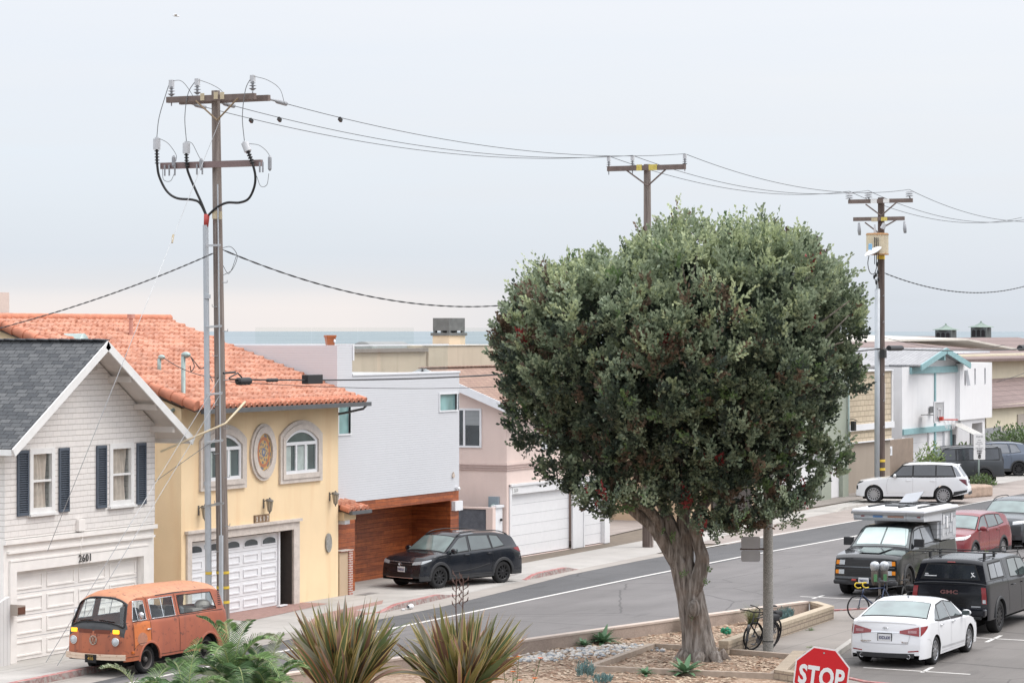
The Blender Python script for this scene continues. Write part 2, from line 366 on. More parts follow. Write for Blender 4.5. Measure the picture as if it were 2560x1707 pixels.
sheet('driveway', [(71.9, 38.1), (80.2, 38.72), (80.2, 47), (71.9, 47)], .010, 'concrete_drive')
sheet('driveway', [(63.2, 39.9), (71.9, 40.1), (71.9, 60), (63.2, 60)], .010, 'concrete_walk')
sheet('paving', [(64.2, 39.7), (69.3, 40.2), (69.3, 41.3), (64.2, 41.3)], .014, 'red_brick_paving')
sheet('paving', [(63.2, 37.5), (67.9, 37.75), (70.9, 39.3), (66.5, 38.9)], .014, 'red_brick_paving')
sheet('driveway', [(80.2, 42), (106, 45), (106, 60), (80.2, 60)], .010, 'concrete_pink'); sheet('driveway', [(106, 43), (200, 43), (200, 62), (106, 62)], .010, 'concrete_brown')
mb = MB()      # painted lines
def line(mb, p, q, w, z=.008):
    p, q = Vector(p), Vector(q); d = (q-p).normalized()*w/2; n = Vector((-d.y, d.x))
    mb.face([(p.x-n.x, p.y-n.y, z), (q.x-n.x, q.y-n.y, z), (q.x+n.x, q.y+n.y, z), (p.x+n.x, p.y+n.y, z)])
for a, b in zip([(30, 34.7), (58, 35.25), (71.3, 35.53), (81.4, 35.75), (90, 35.8), (100, 35.56), (126, 35.1)], [(58, 35.25), (71.3, 35.53), (81.4, 35.75), (90, 35.8), (100, 35.56), (126, 35.1), (200, 35)]): line(mb, a, b, .13)
for a, b in zip([(91, 38.45), (97.4, 38.55), (109, 38.34), (119.8, 37.47)], [(97.4, 38.55), (109, 38.34), (119.8, 37.47), (127, 37.5)]): line(mb, a, b, .12)
line(mb, (69.0, 21.9), (68.9, 19.2), .1); line(mb, (69.75, 20.6), (68.1, 20.5), .1)
line(mb, (61.7, 21.5), (61.55, 18.9), .1); line(mb, (62.5, 20.1), (61.4, 20.0), .1)
line(mb, (77.35, 28.9), (77.3, 26.2), .1); line(mb, (77.95, 28.4), (76.9, 28.35), .1)
tag(mb.build('road_markings', 'road_paint'), kind='structure')
# kerb humps that stay between the dropped driveways
def hump(x0, x1, mat_, face=None, h=.13, run=1.0):
    mb = MB(); n = 14; P = []
    for i in range(n+1):
        x = lerp(x0, x1, i/n); y = interp(GUT, x); k = min(1, min(i, n-i)/3.)*h; k = k*k*(3-2*k/h)/h if h else 0
        k = min(1, min(i, n-i)/3.5); k = h*k*k*(3-2*k)
        P.append([(x, y-.02, .0), (x, y, k+.012), (x, y+.16, k+.016), (x, y+run, .012)])
    for a, b in zip(P, P[1:]):
        mb.face([a[0], b[0], b[1], a[1]], 1); mb.face([a[1], b[1], b[2], a[2]], 0); mb.face([a[2], b[2], b[3], a[3]], 2)
    return mb, [mat_, face or mat_, 'concrete_walk']
M('kerb_worn', (.27, .17, .16), .9, .3, 6, stain=((.3, .27, .25), 9, .45))
for x0, x1, mt, fc in [(67.6, 73.2, 'red_kerb', 'kerb_worn'), (78.6, 83.0, 'red_kerb', 'kerb_worn'), (99.6, 104.6, 'kerb_concrete', 'kerb_concrete'), (44, 55.5, 'red_kerb', 'kerb_worn'), (114, 119, 'kerb_concrete', 'kerb_concrete')]:
    mb, ms = hump(x0, x1, mt, fc); tag(mb.build('kerb', ms, smooth=False), kind='structure')
# cover plates in the walk
M('iron_cover', (.2, .19, .18), .7, .2, 8)
for i, (x, y, w, lb) in enumerate([(72.3, 40.6, .9, 'dark metal utility cover in the walk by the low brick pillar'), (79.9, 39.5, .8, 'dark metal utility cover in the walk behind the black crossover'), (100.5, 41.6, .8, 'dark metal utility cover in the walk past the garages under the tree')]):
    t_ = thing('utility_cover', lb, 'cover', (x, y, .0))
    MB().box(-w/2, w/2, -.2, .2, .011, .02).build('frame', 'kerb_concrete', t_, off=1); MB().box(-w/2+.04, w/2-.04, -.16, .16, .02, .024).build('lid', 'iron_cover', t_, off=1)

# corner lot on the near side: walk, kerb, planter beds
sheet('parking_lane', [(20, -60), (200, -60), (200, 23.3), (66.2, 23.3), (63.8, 22.8), (61.6, 22.3), (60.2, 21.4), (59.2, 20.4), (57, 10), (20, 5)], .004, 'asphalt_lot')
def kerb_run(pts, w=.15, h=.13, mat_='kerb_concrete', z0=0):
    mb = MB(); P = [Vector(p) for p in pts]
    L = []
    for i, p in enumerate(P):
        d = (P[min(i+1, len(P)-1)]-P[max(i-1, 0)]).normalized(); n = Vector((-d.y, d.x))*w/2; L.append((p-n, p+n))
    for (a, b), (c, d) in zip(L, L[1:]):
        q = [(a.x, a.y), (c.x, c.y), (d.x, d.y), (b.x, b.y)]
        mb.add([(x, y, z0) for x, y in q]+[(x, y, h) for x, y in q], [(4, 5, 6, 7), (0, 1, 5, 4), (2, 3, 7, 6), (1, 2, 6, 5), (3, 0, 4, 7)])
    return mb
tag(sheet('sidewalk', [(40, -5), (56, 10), (58.4, 20.4), (59.5, 21.6), (61, 22.45), (63.6, 23.0), (66.0, 23.42), (74.0, 23.45), (74.0, 25.4), (71.9, 26.8), (62, 29.6), (40, 33)], .10, 'concrete_brown'), kind='structure')
tag(kerb_run([(56, 10), (58.4, 20.3), (59.4, 21.5), (61, 22.3)], mat_='red_kerb').build('kerb', 'red_kerb'), kind='structure')
tag(kerb_run([(61, 22.3), (63.8, 22.9), (66.2, 23.35), (74.0, 23.4)]).build('kerb', 'kerb_concrete'), kind='structure')
tag(kerb_run([(74.0, 23.4), (74.1, 25.4), (72.0, 27.0)]).build('kerb', 'red_kerb'), kind='structure')
MATS['planter_stucco'] = M('planter_stucco', (.42, .34, .29), .85, .15, 2.5, .004, 40, fine=.15, fscale=25)
M('planter_cap', (.55, .46, .40), .85, .12, 4)
bricks('split_block', [(.44, .36, .27), (.38, .31, .235)], (.24, .19, .15), .40, .135, 'XY', 'Z', .012, .9, .25, .012, 25)
M('block_cap', (.46, .385, .29), .9, .16, 7, .004, 30)
BACK = [(50, 31.4), (56.9, 29.95), (60.97, 29.14), (66.0, 28.02), (71.75, 26.65)]
t_ = thing('planter_wall', 'long stucco planter wall with pale cap along the road behind the tree', 'wall', (61, 29, 0))
kerb_run(BACK, .2, .40).build('wall', 'planter_stucco', t_); kerb_run(BACK, .235, .455, z0=.405).build('cap', 'planter_cap', t_)
t_ = thing('planter_wall', 'split block planter wall behind the locked bicycle', 'wall', (66, 25, 0))
FR = [(61.6, 24.95), (66.1, 25.3), (70.8, 25.62)]
kerb_run(FR, .22, .37).build('wall', 'split_block', t_); kerb_run(FR, .25, .46, z0=.372).build('cap', 'block_cap', t_)
t_ = thing('planter_wall', 'short block wall closing the pointed end of the planter', 'wall', (71, 26, 0))
kerb_run([(70.9, 25.7), (71.8, 26.45)], .2, .37).build('wall', 'split_block', t_); kerb_run([(70.9, 25.7), (71.8, 26.45)], .23, .45, z0=.372).build('cap', 'block_cap', t_)
EDG = [(57.4, 26.5), (62.07, 27.0), (62.15, 26.2), (61.95, 25.2), (61.5, 23.1), (59.9, 22.7), (57.9, 22.3), (57.6, 24.3), (57.4, 26.5)]
sheet('planter_bed', BACK+[(70.8, 25.65), (66.1, 25.35), (62, 25.1), (61.5, 23.1), (57.9, 22.3), (57, 15), (45, 15), (45, 33)], .125, 'mulch')
t_ = thing('planter_wall', 'low concrete edging around the foot of the big tree', 'wall', (61, 25, 0))
kerb_run(EDG, .17, .25).build('edging', M('edging', (.38, .31, .25), .9, .2, 5, .004, 30), t_)
t_ = thing('planter_wall', 'stepped block wall beside the stop sign at the bed corner', 'wall', (59, 22, 0))
kerb_run([(57.0, 20.4), (57.9, 22.1), (59.9, 22.6), (61.5, 23.0)], .3, .34).build('wall', 'split_block', t_)
# mulch chips on the surface and river pebbles, too many to count
rp = random.Random(4); mb = MB()
M('chip_pale', (.50, .39, .285), .9, .2, 30); M('chip_brown', (.27, .165, .105), .9, .2, 30)
for i in range(9000):
    x, y = rp.uniform(55.5, 70.5), rp.uniform(22.6, 29.5)
    yb = interp(BACK, x)-.15
    if y > yb or (x > 61.9 and y < 25.35+(x-62)*.035) or y < 22.9: continue
    l = rp.uniform(.03, .08); w = l*.4; a = rp.random()*PI; z = .128+rp.random()*.02; ca, sa = math.cos(a), math.sin(a); tz = rp.uniform(-.02, .03)
    mb.face([(x-ca*l+sa*w, y-sa*l-ca*w, z), (x+ca*l+sa*w, y+sa*l-ca*w, z+tz), (x+ca*l-sa*w, y+sa*l+ca*w, z+tz), (x-ca*l-sa*w, y-sa*l+ca*w, z)], 1 if rp.random() < .45 else 0)
tag(mb.build('bark_chips', ['chip_pale', 'chip_brown']), 'loose pale and brown bark chips scattered over the planter bed', 'bark chips', kind='stuff')
mb = MB(); M('pebble_grey', (.33, .35, .37), .7, .2, 9); M('pebble_white', (.60, .57, .53), .7, .15, 9); M('pebble_tan', (.42, .34, .27), .7, .2, 9)
for i in range(620):
    u = rp.random(); x = lerp(58.2, 62.6, u)+rp.gauss(0, .15); y = lerp(29.0, 27.2, u)+rp.gauss(0, .42); r = rp.uniform(.03, .075)
    if y > interp(BACK, x)-.2: continue
    mb.sphere((x, y, .13+r*.3), r, 6, 4, rp.choice([0, 0, 1, 1, 1, 2]), (1, rp.uniform(.7, 1.2), .6))
tag(mb.build('river_pebbles', ['pebble_grey', 'pebble_white', 'pebble_tan'], smooth=True), 'grey and white river pebbles spread in a band across the planter', 'pebbles', kind='stuff')
# parking island on the right with its shrubs bed
sheet('island_bed', [(79.2, 23.9), (112, 24.6), (112, 25.8), (80.0, 25.4)], .13, 'mulch')
tag(kerb_run([(76.2, 23.5), (112, 23.9), (112, 26.3), (78.0, 25.9), (76.2, 23.5)], .15, .13).build('kerb', 'kerb_concrete'), kind='structure')
sheet('sidewalk', [(76.2, 23.5), (112, 23.9), (112, 26.3), (78.0, 25.9)], .11, 'concrete_walk')
# ================================================================ houses
def wall_y(mb, x0, x1, z0, z1, y, holes=(), dep=.2, m=0, mr=0):
    """wall panel facing -Y at y with openings (x0,x1,z0,z1) and their reveals"""
    xs = sorted({x0, x1, *[h[0] for h in holes], *[h[1] for h in holes]}); zs = sorted({z0, z1, *[h[2] for h in holes], *[h[3] for h in holes]})
    for a, b in zip(xs, xs[1:]):
        for c, d in zip(zs, zs[1:]):
            mx, mz = (a+b)/2, (c+d)/2
            if any(h[0] < mx < h[1] and h[2] < mz < h[3] for h in holes): continue
            mb.face([(a, y, c), (b, y, c), (b, y, d), (a, y, d)], m)
    for a, b, c, d in [h[:4] for h in holes]:
        Y = y+dep
        mb.face([(a, y, c), (a, y, d), (a, Y, d), (a, Y, c)], mr); mb.face([(b, y, c), (b, Y, c), (b, Y, d), (b, y, d)], mr)
        mb.face([(a, y, d), (b, y, d), (b, Y, d), (a, Y, d)], mr); mb.face([(a, y, c), (a, Y, c), (b, Y, c), (b, y, c)], mr)
def shell(mb, x0, x1, y0, y1, z0, z1, m=0, top=None, front=False, side=None):
    """side, back and top faces of a block (the front is a wall_y)"""
    ms = m if side is None else side
    mb.face([(x0, y1, z0), (x0, y0, z0), (x0, y0, z1), (x0, y1, z1)], ms); mb.face([(x1, y0, z0), (x1, y1, z0), (x1, y1, z1), (x1, y0, z1)], ms)
    mb.face([(x1, y1, z0), (x0, y1, z0), (x0, y1, z1), (x1, y1, z1)], m)
    if front: mb.face([(x0, y0, z0), (x1, y0, z0), (x1, y0, z1), (x0, y0, z1)], m)
    if top is not None: mb.face([(x0, y0, z1), (x1, y0, z1), (x1, y1, z1), (x0, y1, z1)], top)
def slab(mb, a, b, c, d, th, m=0, me=None, mu=None):
    P = [Vector(p) for p in (a, b, c, d)]; n = (P[1]-P[0]).cross(P[3]-P[0]).normalized()
    if n.z < 0: n = -n
    Q = [p-n*th for p in P]; me = m if me is None else me; mu = me if mu is None else mu
    mb.add(P+Q, [(0, 1, 2, 3)], m); mb.add(P+Q, [(4, 7, 6, 5)], mu); mb.add(P+Q, [(i, i+4, (i+1) % 4+4, (i+1) % 4) for i in range(4)], me)
M('interior_dark', (.015, .015, .017), .9, 0); M('white_trim', (.74, .74, .73), .5, .06, 5); M('white_gloss', (.74, .75, .77), .4, .04, 5)
glass_clear('window_glass', (.86, .90, .89), .06); glass_dark('dark_glass', (.02, .028, .032), .05)
glass_dark('teal_glass', (.16, .27, .27), .08, .6)
def curtain(col, name):
    if name not in MATS: M(name, col, .9, .18, 5)
    return name
def window(par, x0, x1, z0, z1, y, fr=.07, frame='white_trim', proud=.03, mull=(), bars=(), pane='window_glass', back=.35, cur=None, sill=True, label=None):
    """frame (with mullions xs and bars zs), pane, and what shows behind; the wall has a hole there"""
    mb = MB(); ya, yb = y-proud, y+.07
    mb.box(x0-fr, x0+.03, ya, yb, z0-fr, z1+fr); mb.box(x1-.03, x1+fr, ya, yb, z0-fr, z1+fr)
    mb.box(x0+.03, x1-.03, ya+.002, yb, z1-.03, z1+fr); mb.box(x0+.03, x1-.03, ya+.002, yb, z0-fr, z0+.03)
    for x in mull: mb.box(x-.03, x+.03, ya+.012, yb, z0+.03, z1-.03)
    for z in bars: mb.box(x0+.03, x1-.03, ya+.02, yb, z-.025, z+.025)
    w = mb.build('window', frame, par)
    if label: w['label'] = label
    if sill: MB().box(x0-fr-.05, x1+fr+.05, ya-.06, y+.03, z0-fr-.055, z0-fr-.002).build('sill', frame, w)
    MB().face([(x0, y+.045, z0), (x1, y+.045, z0), (x1, y+.045, z1), (x0, y+.045, z1)]).build('pane', pane, w)
    MB().box(x0-.02, x1+.02, y+back, y+back+.02, z0-.02, z1+.02).build('room_beyond', 'interior_dark', w)
    if cur:
        for cx0, cx1, cm, am in cur:
            MB().grid(lambda u, v: (lerp(cx0, cx1, u)+.02*math.sin(v*5+u*9), y+.09+am*.7*math.sin(u*(cx1-cx0)*34+v*1.3)+.02*math.sin(u*7+3*v), lerp(z0, z1, v)), 40, 10).build('curtain', cm, w, smooth=True)
    return w
def garage_door(par, x0, x1, z0, z1, y, mat_='white_gloss', cols=4, rows=4, arch=False, label=None, long_=False, flat=False):
    mb = MB(); mb.box(x0, x1, y, y+.05, z0, z1)
    cw = (x1-x0)/cols; rh = (z1-z0)/rows
    for r in range(rows):
        if r: mb.box(x0, x1, y-.004, y, z0+r*rh-.006, z0+r*rh+.006, 1)
        if flat: continue
        for c in range(cols):
            if arch and r == rows-1: continue
            a, b = x0+c*cw+.09, x0+(c+1)*cw-.09; d, e = z0+r*rh+.09, z0+(r+1)*rh-.09
            # raised rectangular moulding with a sunk middle
            for q in ((a, b, d, d+.035), (a, b, e-.035, e), (a, a+.035, d+.035, e-.035), (b-.035, b, d+.035, e-.035)): mb.box(q[0], q[1], y-.022, y, q[2], q[3])
    o = mb.build('garage_door', [mat_, M('door_joint', (.42, .42, .43), .7, .1)], par)
    if label: o['label'] = label
    if arch:
        for c in range(cols):
            a, b = x0+c*cw+.14, x0+(c+1)*cw-.14; d, e = z0+(rows-1)*rh+.14, z1-.1; n = 14
            arc = lambda a, b, d, e: [(a, d), (b, d)]+[((a+b)/2+(b-a)/2*math.cos(PI*i/n), d+(e-d)*.35+(e-d)*.65*math.sin(PI*i/n)) for i in range(n+1)]
            MB().prism(arc(a, b, d, e), 'XZ', y-.03, y-.02).build('pane', 'dark_glass', o)
            MB().prism(arc(a-.05, b+.05, d-.05, e+.045), 'XZ', y-.018, y).build('pane_frame', mat_, o)
    return o
def soft(name, pts, r, mat_, par, n=6): return MB().tube(pts, r, n).build(name, mat_, par, smooth=True)

# ---------- 2601: white shingled house with a steep grey roof
bricks('white_shingles', [(.79, .76, .73), (.75, .725, .70)], (.55, .52, .49), .31, .135, 'XY', 'Z', .003, .7, .08, .004, 14, .43)
t = MATS['white_shingles'].node_tree; b = t.nodes['Principled BSDF']; s = N(t, 'ShaderNodeSeparateXYZ'); t.links.new(objco(t), s.inputs[0])
wv = mth(t, 'MULTIPLY', noisef(t, 1.7, 3), .03); fr = mth(t, 'FRACT', mth(t, 'DIVIDE', mth(t, 'ADD', s.outputs['Z'], wv), .135)); src = b.inputs['Base Color'].links[0].from_socket
t.links.new(mixc(t, mth(t, 'MULTIPLY', mth(t, 'LESS_THAN', fr, .10), .55), src, (.30, .27, .245)), b.inputs['Base Color'])  # dark line along each course: the row shadow is put into the colour
bricks('grey_roof_shingles', [(.072, .078, .086), (.15, .155, .16)], (.028, .03, .034), .30, .155, 'Y', 'X', .010, .85, .35, .012, 22, .37, vk=1.19, bias=-.1)
MATS['grey_roof_shingles'].node_tree
M('white_paint_warm', (.82, .79, .755), .6, .06, 3); M('soffit_paint', (.60, .56, .52), .7, .08, 3)
M('shutter_blue', (.075, .095, .125), .5, .1, 4)
h = thing('shingled_house', 'white shingled gable house with grey roof, blue shutters and number 2601', 'house', (56.4, 39.6, 0))
x0, x1, yw = 53.25, 59.52, 39.6; ze = 4.80; ax = 56.38; pit = .645
zr = 7.56
def gz(x): return zr-.10-abs(x-ax)*pit
wins = [(54.30, 55.10, 3.56, 4.90), (57.60, 58.45, 3.56, 4.90)]
mb = MB(); wall_y(mb, x0, x1, 2.92, 4.98, yw, wins, .3)
mb.face([(x0, yw, 4.98), (x1, yw, 4.98), (x1, yw, gz(x1)), (ax, yw, gz(ax)), (x0, yw, gz(x0))])
mb.face([(x0, yw, 2.92), (x0, 54, 2.92), (x0, 54, gz(x0)), (x0, yw, gz(x0))]); mb.face([(x1, yw, 2.92), (x1, 54, 2.92), (x1, 54, gz(x1)), (x1, yw, gz(x1))])
mb.face([(x0, 54, 0), (x1, 54, 0), (x1, 54, gz(x1)), (ax, 54, gz(ax)), (x0, 54, gz(x0))])
w_ = mb.build('wall', 'white_shingles', h)
mb = MB(); wall_y(mb, x0, x1, 0, 2.92, yw+.03, [(53.72, 58.98, -.01, 2.13)], .22)
mb.face([(x0, yw+.03, 0), (x0, 54, 0), (x0, 54, 2.92), (x0, yw+.03, 2.92)]); mb.face([(x1, yw+.03, 0), (x1, 54, 0), (x1, 54, 2.92), (x1, yw+.03, 2.92)])
mb.build('lower_wall', 'white_paint_warm', h)
mb = MB(); mb.box(x0-.05, x1+.03, yw-.07, yw+.03, 2.80, 2.90); mb.box(x0+.12, x1-.05, yw-.05, yw+.028, 2.58, 2.64); mb.box(53.45, 59.2, yw-.03, yw+.026, 2.38, 2.42)
mb.box(53.45, 53.70, yw-.02, yw+.028, 0, 2.37); mb.box(59.0, 59.25, yw-.02, yw+.028, 0, 2.37); mb.box(53.70, 59.0, yw-.02, yw+.027, 2.14, 2.37)
mb.build('trim_board', 'white_paint_warm', h)
garage_door(h, 53.73, 58.97, .02, 2.12, yw+.17, 'white_paint_warm', 4, 4)
for (a, b, c, d), cu in zip(wins, [[(54.28, 54.97, 'c1', .03)], [(57.58, 58.36, 'c1', .03)]]):
    curtain((.62, .51, .45), 'c1'); window(h, a, b, c, d, yw, .10, 'white_trim', .035, (), ((c+d)/2,), 'window_glass', .29, cu)
def shutter(x0, x1, z0, z1, y):
    mb = MB(); mb.box(x0, x0+.045, y-.05, y-.005, z0, z1); mb.box(x1-.045, x1, y-.05, y-.005, z0, z1)
    for a, b in ((z0, z0+.08), (z1-.06, z1)): mb.box(x0+.045, x1-.045, y-.048, y-.006, a, b)
    mb.box(x0+.045, x1-.045, y-.012, y-.004, z0+.08, z1-.06)
    n = 26
    for i in range(n):
        z = lerp(z0+.10, z1-.08, i/(n-1)); mb.obox(((x0+x1)/2, y-.03, z), x1-x0-.09, .035, .012, rx=RAD(-38))
    return mb.build('shutter', 'shutter_blue', h)
for a, b in ((53.71, 54.14), (55.37, 55.78), (56.93, 57.35), (58.68, 59.08)): shutter(a, b, 3.44, 4.98, yw)
for k, s in enumerate((-1, 1)):    # roof slopes with fascia boards
    mb = MB(); xe = ax+s*3.84; yF = 38.88
    slab(mb, (ax, yF, zr), (ax, 54.4, zr), (xe, 54.4, zr-3.84*pit), (xe, yF, zr-3.84*pit), .055, 0, 0, 1)
    r_ = mb.build('roof', ['grey_roof_shingles', 'soffit_paint'], h)
    mb = MB(); slab(mb, (ax, yF-.035, zr-.015), (ax, yF+.0, zr-.015), (xe, yF+.0, zr-.015-3.84*pit), (xe, yF-.035, zr-.015-3.84*pit), .20)
    mb.build('barge_board', 'white_trim', r_)
    MB().box(xe-.04 if s > 0 else xe-.0, xe+.0 if s > 0 else xe+.04, yF+.01, 54.4, zr-3.84*pit-.16, zr-3.84*pit-.02).build('eaves_board', 'white_trim', r_)
mb = MB()
for i in range(46): y = 38.9+i*.33; mb.obox((ax, y+.16, zr+.018), .26, .34, .03, rx=RAD(3))
mb.build('ridge_cap', M('ridge_shingle', (.085, .09, .1), .85, .3, 3), h)
mb = MB()    # gable louvre
zb = zr-.10-.52; hw = .45
mb.box(ax-.55, ax+.55, yw-.05, yw-.002, zb-.12, zb-.02, 0)
for i in range(9):
    x = ax-.40+i*.1; hgt = max(.03, (hw-abs(x-ax))*pit*1.05); mb.box(x-.025, x+.025, yw-.04, yw-.002, zb-.02, zb-.02+hgt, 0)
mb.prism([(ax-.46, zb-.02), (ax+.46, zb-.02), (ax, zb+.30)], 'XZ', yw-.012, yw-.003, 1)
mb.build('gable_vent', ['soffit_paint', M('vent_dark', (.12, .11, .10), .8)], h)
for x, z in ((57.5, zr-.74-.25), (58.62, zr-1.45-.25), (59.35, 5.28), (55.3, zr-.74-.25), (54.15, zr-1.45-.25)):
    MB().box(x-.05, x+.05, 38.92, yw, z-.04, z+.10).build('eaves_bracket', 'soffit_paint', h)
put_text('house_number', '2601', .26, M('black_iron', (.02, .02, .02), .5), h, (56.43-56.4, -.045, 2.265), 0, .008, .0, 1.15, .95)
mb = MB(); mb.box(56.1, 56.36, yw-.09, yw-.002, 2.94, 3.22); mb.tube([(56.32, yw-.05, 2.95), (56.36, yw-.06, 2.85), (56.30, yw-.05, 2.78), (56.25, yw-.04, 2.6), (56.25, yw-.04, 2.3)], .012, 6)
mb.build('meter_box', 'white_paint_warm', h)
t_ = MB().tube([(59.25, yw-.35, 4.75), (60.33, 38.0, 5.45), (61.1, 37.9, 5.98)], .03, 6).build('awning_pole', M('pale_wood', (.62, .52, .36), .6), h, smooth=True)
mb = MB(); mb.prism([(53.30, 1.16), (53.62, 1.16), (53.62, 1.38), (53.30, 1.42)], 'XZ', yw-.32, yw-.10); lamp_ = mb.build('wall_lamp', M('bronze_light', (.34, .29, .25), .5), h)
MB().box(53.33, 53.60, yw-.335, yw-.322, 1.19, 1.35).build('lens', M('brown_lens', (.13, .06, .04), .3), lamp_)
MB().prism([(52.2, 0), (53.3, 0), (53.3, 1.6), (52.2, 1.3)], 'XZ', yw-.12, yw-.02).build('board_panel', lined('white_vertical', (.64, .63, .62), .14, 'X', .01, .6, .07, .6, .06, False), h)

# ---------- narrow yard between the houses
t_ = thing('brick_wall', 'low dark brick yard wall between the white and yellow houses', 'wall', (61.5, 42.2, 0))
bricks('brown_brick', [(.30, .12, .09), (.38, .17, .13)], (.34, .29, .26), .21, .07, 'XY', 'Z', .008, .85, .2, .004, 30)
MB().box(59.6, 62.9, 42.1, 42.35, 0, .95).build('bricks', 'brown_brick', t_); MB().box(59.6, 62.9, 42.02, 42.43, .952, 1.02).build('cap', 'brown_brick', t_)
M('dark_wood', (.055, .04, .035), .6, .2, 8)
t_ = thing('yard_gate', 'dark arched wooden gate with gold bars beside the yellow house', 'gate', (62.0, 43.0, 0))
n = 16; cx, cz, ro, ri = 61.95, 1.02, .66, .36
mb = MB(); arc = [(cx+ro*math.cos(PI*i/n), cz+ro*math.sin(PI*i/n)) for i in range(n+1)]+[(cx-ri*math.cos(PI*i/n), cz+ri*math.sin(PI*i/n)) for i in range(n+1)]
for i in range(n):
    a, b = PI*i/n, PI*(i+1)/n
    mb.prism([(cx+ro*math.cos(a), cz+ro*math.sin(a)), (cx+ro*math.cos(b), cz+ro*math.sin(b)), (cx+ri*math.cos(b), cz+ri*math.sin(b)), (cx+ri*math.cos(a), cz+ri*math.sin(a))], 'XZ', 42.96, 43.04)
mb.box(cx-ro, cx+ro, 42.965, 43.035, 0, cz); mb.box(cx+ro, cx+ro+.3, 42.93, 43.07, 0, 1.45); mb.build('leaf', 'dark_wood', t_)
mb = MB()
for i in range(5): mb.box(cx-.26+i*.12, cx-.23+i*.12, 42.95, 42.96, .9, cz+.30-abs(i-2)*.05)
mb.build('gold_bars', M('gold_bar', (.42, .33, .2), .5), t_)

# ---------- yellow stucco house with a terracotta roof
def stucco(name, a, st=None, s=.3):
    m, t, b = new_mat(name); co = objco(t)
    mp = N(t, 'ShaderNodeMapping'); mp.inputs['Scale'].default_value = (1.6, 1.6, .22); t.links.new(co, mp.inputs[0])
    c = mixc(t, remap(t, noisef(t, .7, 5), .3, .7), mul(a, .93), mul(a, 1.03)); c = mixc(t, remap(t, noisef(t, 1.4, 5, mp.outputs[0]), .5, .72, 0, s), c, st or mul(a, .78))
    t.links.new(c, b.inputs['Base Color']); b.inputs['Roughness'].default_value = .85; bump(t, b, noisef(t, 45, 4), .006); MATS[name] = m
stucco('yellow_stucco', (.83, .64, .405), (.74, .50, .28), .55); stucco('pink_stucco', (.74, .60, .545), None, .25); stucco('beige_stucco', (.56, .47, .37), (.42, .34, .26), .5)
stucco('white_stucco', (.74, .74, .75), (.58, .58, .6), .3); stucco('sage_stucco', (.31, .34, .28), None, .2); stucco('taupe_stucco', (.33, .28, .23), None, .3); stucco('cream_stucco', (.66, .60, .46), None, .2)
stucco('tan_stucco', (.50, .37, .25), None, .3)
M('cast_stone', (.62, .555, .50), .8, .14, 5, .004, 40, fine=.15, fscale=20)
def tile_mat(name, a, b2):
    m, t, b = new_mat(name); s = N(t, 'ShaderNodeSeparateXYZ'); t.links.new(objco(t), s.inputs[0])
    cb = N(t, 'ShaderNodeCombineXYZ'); t.links.new(mth(t, 'FLOOR', mth(t, 'DIVIDE', s.outputs['X'], .27)), cb.inputs[0]); t.links.new(mth(t, 'FLOOR', mth(t, 'DIVIDE', s.outputs['Y'], .36)), cb.inputs[1])
    wn = N(t, 'ShaderNodeTexWhiteNoise'); t.links.new(cb.outputs[0], wn.inputs['Vector'])
    c = mixc(t, wn.outputs[0], a, b2); c = mixc(t, remap(t, noisef(t, 5, 5), .45, .75, 0, .45), c, (.62, .42, .34)); c = mixc(t, remap(t, noisef(t, 1.2, 6), .55, .75, 0, .4), c, mul(a, .6))
    t.links.new(c, b.inputs['Base Color']); b.inputs['Roughness'].default_value = .8; MATS[name] = m
tile_mat('terracotta', (.38, .15, .09), (.58, .285, .19)); M('terracotta_plain', (.52, .20, .12), .8, .25, 4)
def tile_roof(par, x0, x1, y0, z0, y1, z1, name='roof', lip=True):
    """barrel tiles in overlapping courses; the slope climbs from (y0,z0) to (y1,z1)"""
    sw = .27; L = math.hypot(y1-y0, z1-z0); rows = int(L/.36); dy, dz = (y1-y0)/L, (z1-z0)/L
    nx = int((x1-x0)/sw*8); mb = MB(); us = [x0+(x1-x0)*i/nx for i in range(nx+1)]
    ss = []
    for r in range(rows):
        ss += [(r*L/rows, .055), (r*L/rows+.02, .075), ((r+.5)*L/rows, .035), ((r+1)*L/rows-.001, .018)]
    o = len(mb.v)
    for si, (s, lift) in enumerate(ss):
        jit = .0
        for x in us:
            ph = (x-x0)/sw; w = math.cos(2*PI*ph); hgt = (.062*max(0, w)**.7 if w > 0 else -.03*(-w)**.8)
            hgt += .030*noise.noise(Vector((math.floor(ph+.5)*1.7+.3, si//4*3.13, .7)))
            d = hgt+lift; mb.v.append((x, y0+dy*s-dz*d, z0+dz*s+dy*d))
    n = len(us)
    for i in range(len(ss)-1):
        for j in range(n-1): mb.f.append((o+i*n+j, o+i*n+j+1, o+(i+1)*n+j+1, o+(i+1)*n+j)); mb.m.append(0)
    r_ = mb.build(name, 'terracotta', par, smooth=True, ang=50)
    if lip:      # open ends of the barrels at the eave
        mb = MB(); k = int((x1-x0)/sw)
        for i in range(k+1):
            x = x0+i*sw
            mb.tube([(x, y0-.04, z0+.035), (x, y0+.25, z0+.035+.25*dz/dy)], .085, 10)
        mb.build('eave_tiles', 'terracotta_plain', r_, smooth=True, ang=50)
        mb = MB(); slab(mb, (x0, y0-.02, z0-.03), (x1, y0-.02, z0-.03), (x1, y1, z1-.03), (x0, y1, z1-.03), .06); mb.build('roof_deck', M('deck_brown', (.10, .07, .055), .9), r_)
    return r_
h = thing('yellow_house', 'yellow stucco house with terracotta tile roof and arched windows', 'house', (67, 41.05, 0))
x0, x1, yw = 62.96, 71.33, 41.05
W1, W2 = (64.08, 65.90, 3.72, 4.98), (68.22, 70.05, 3.72, 4.98)
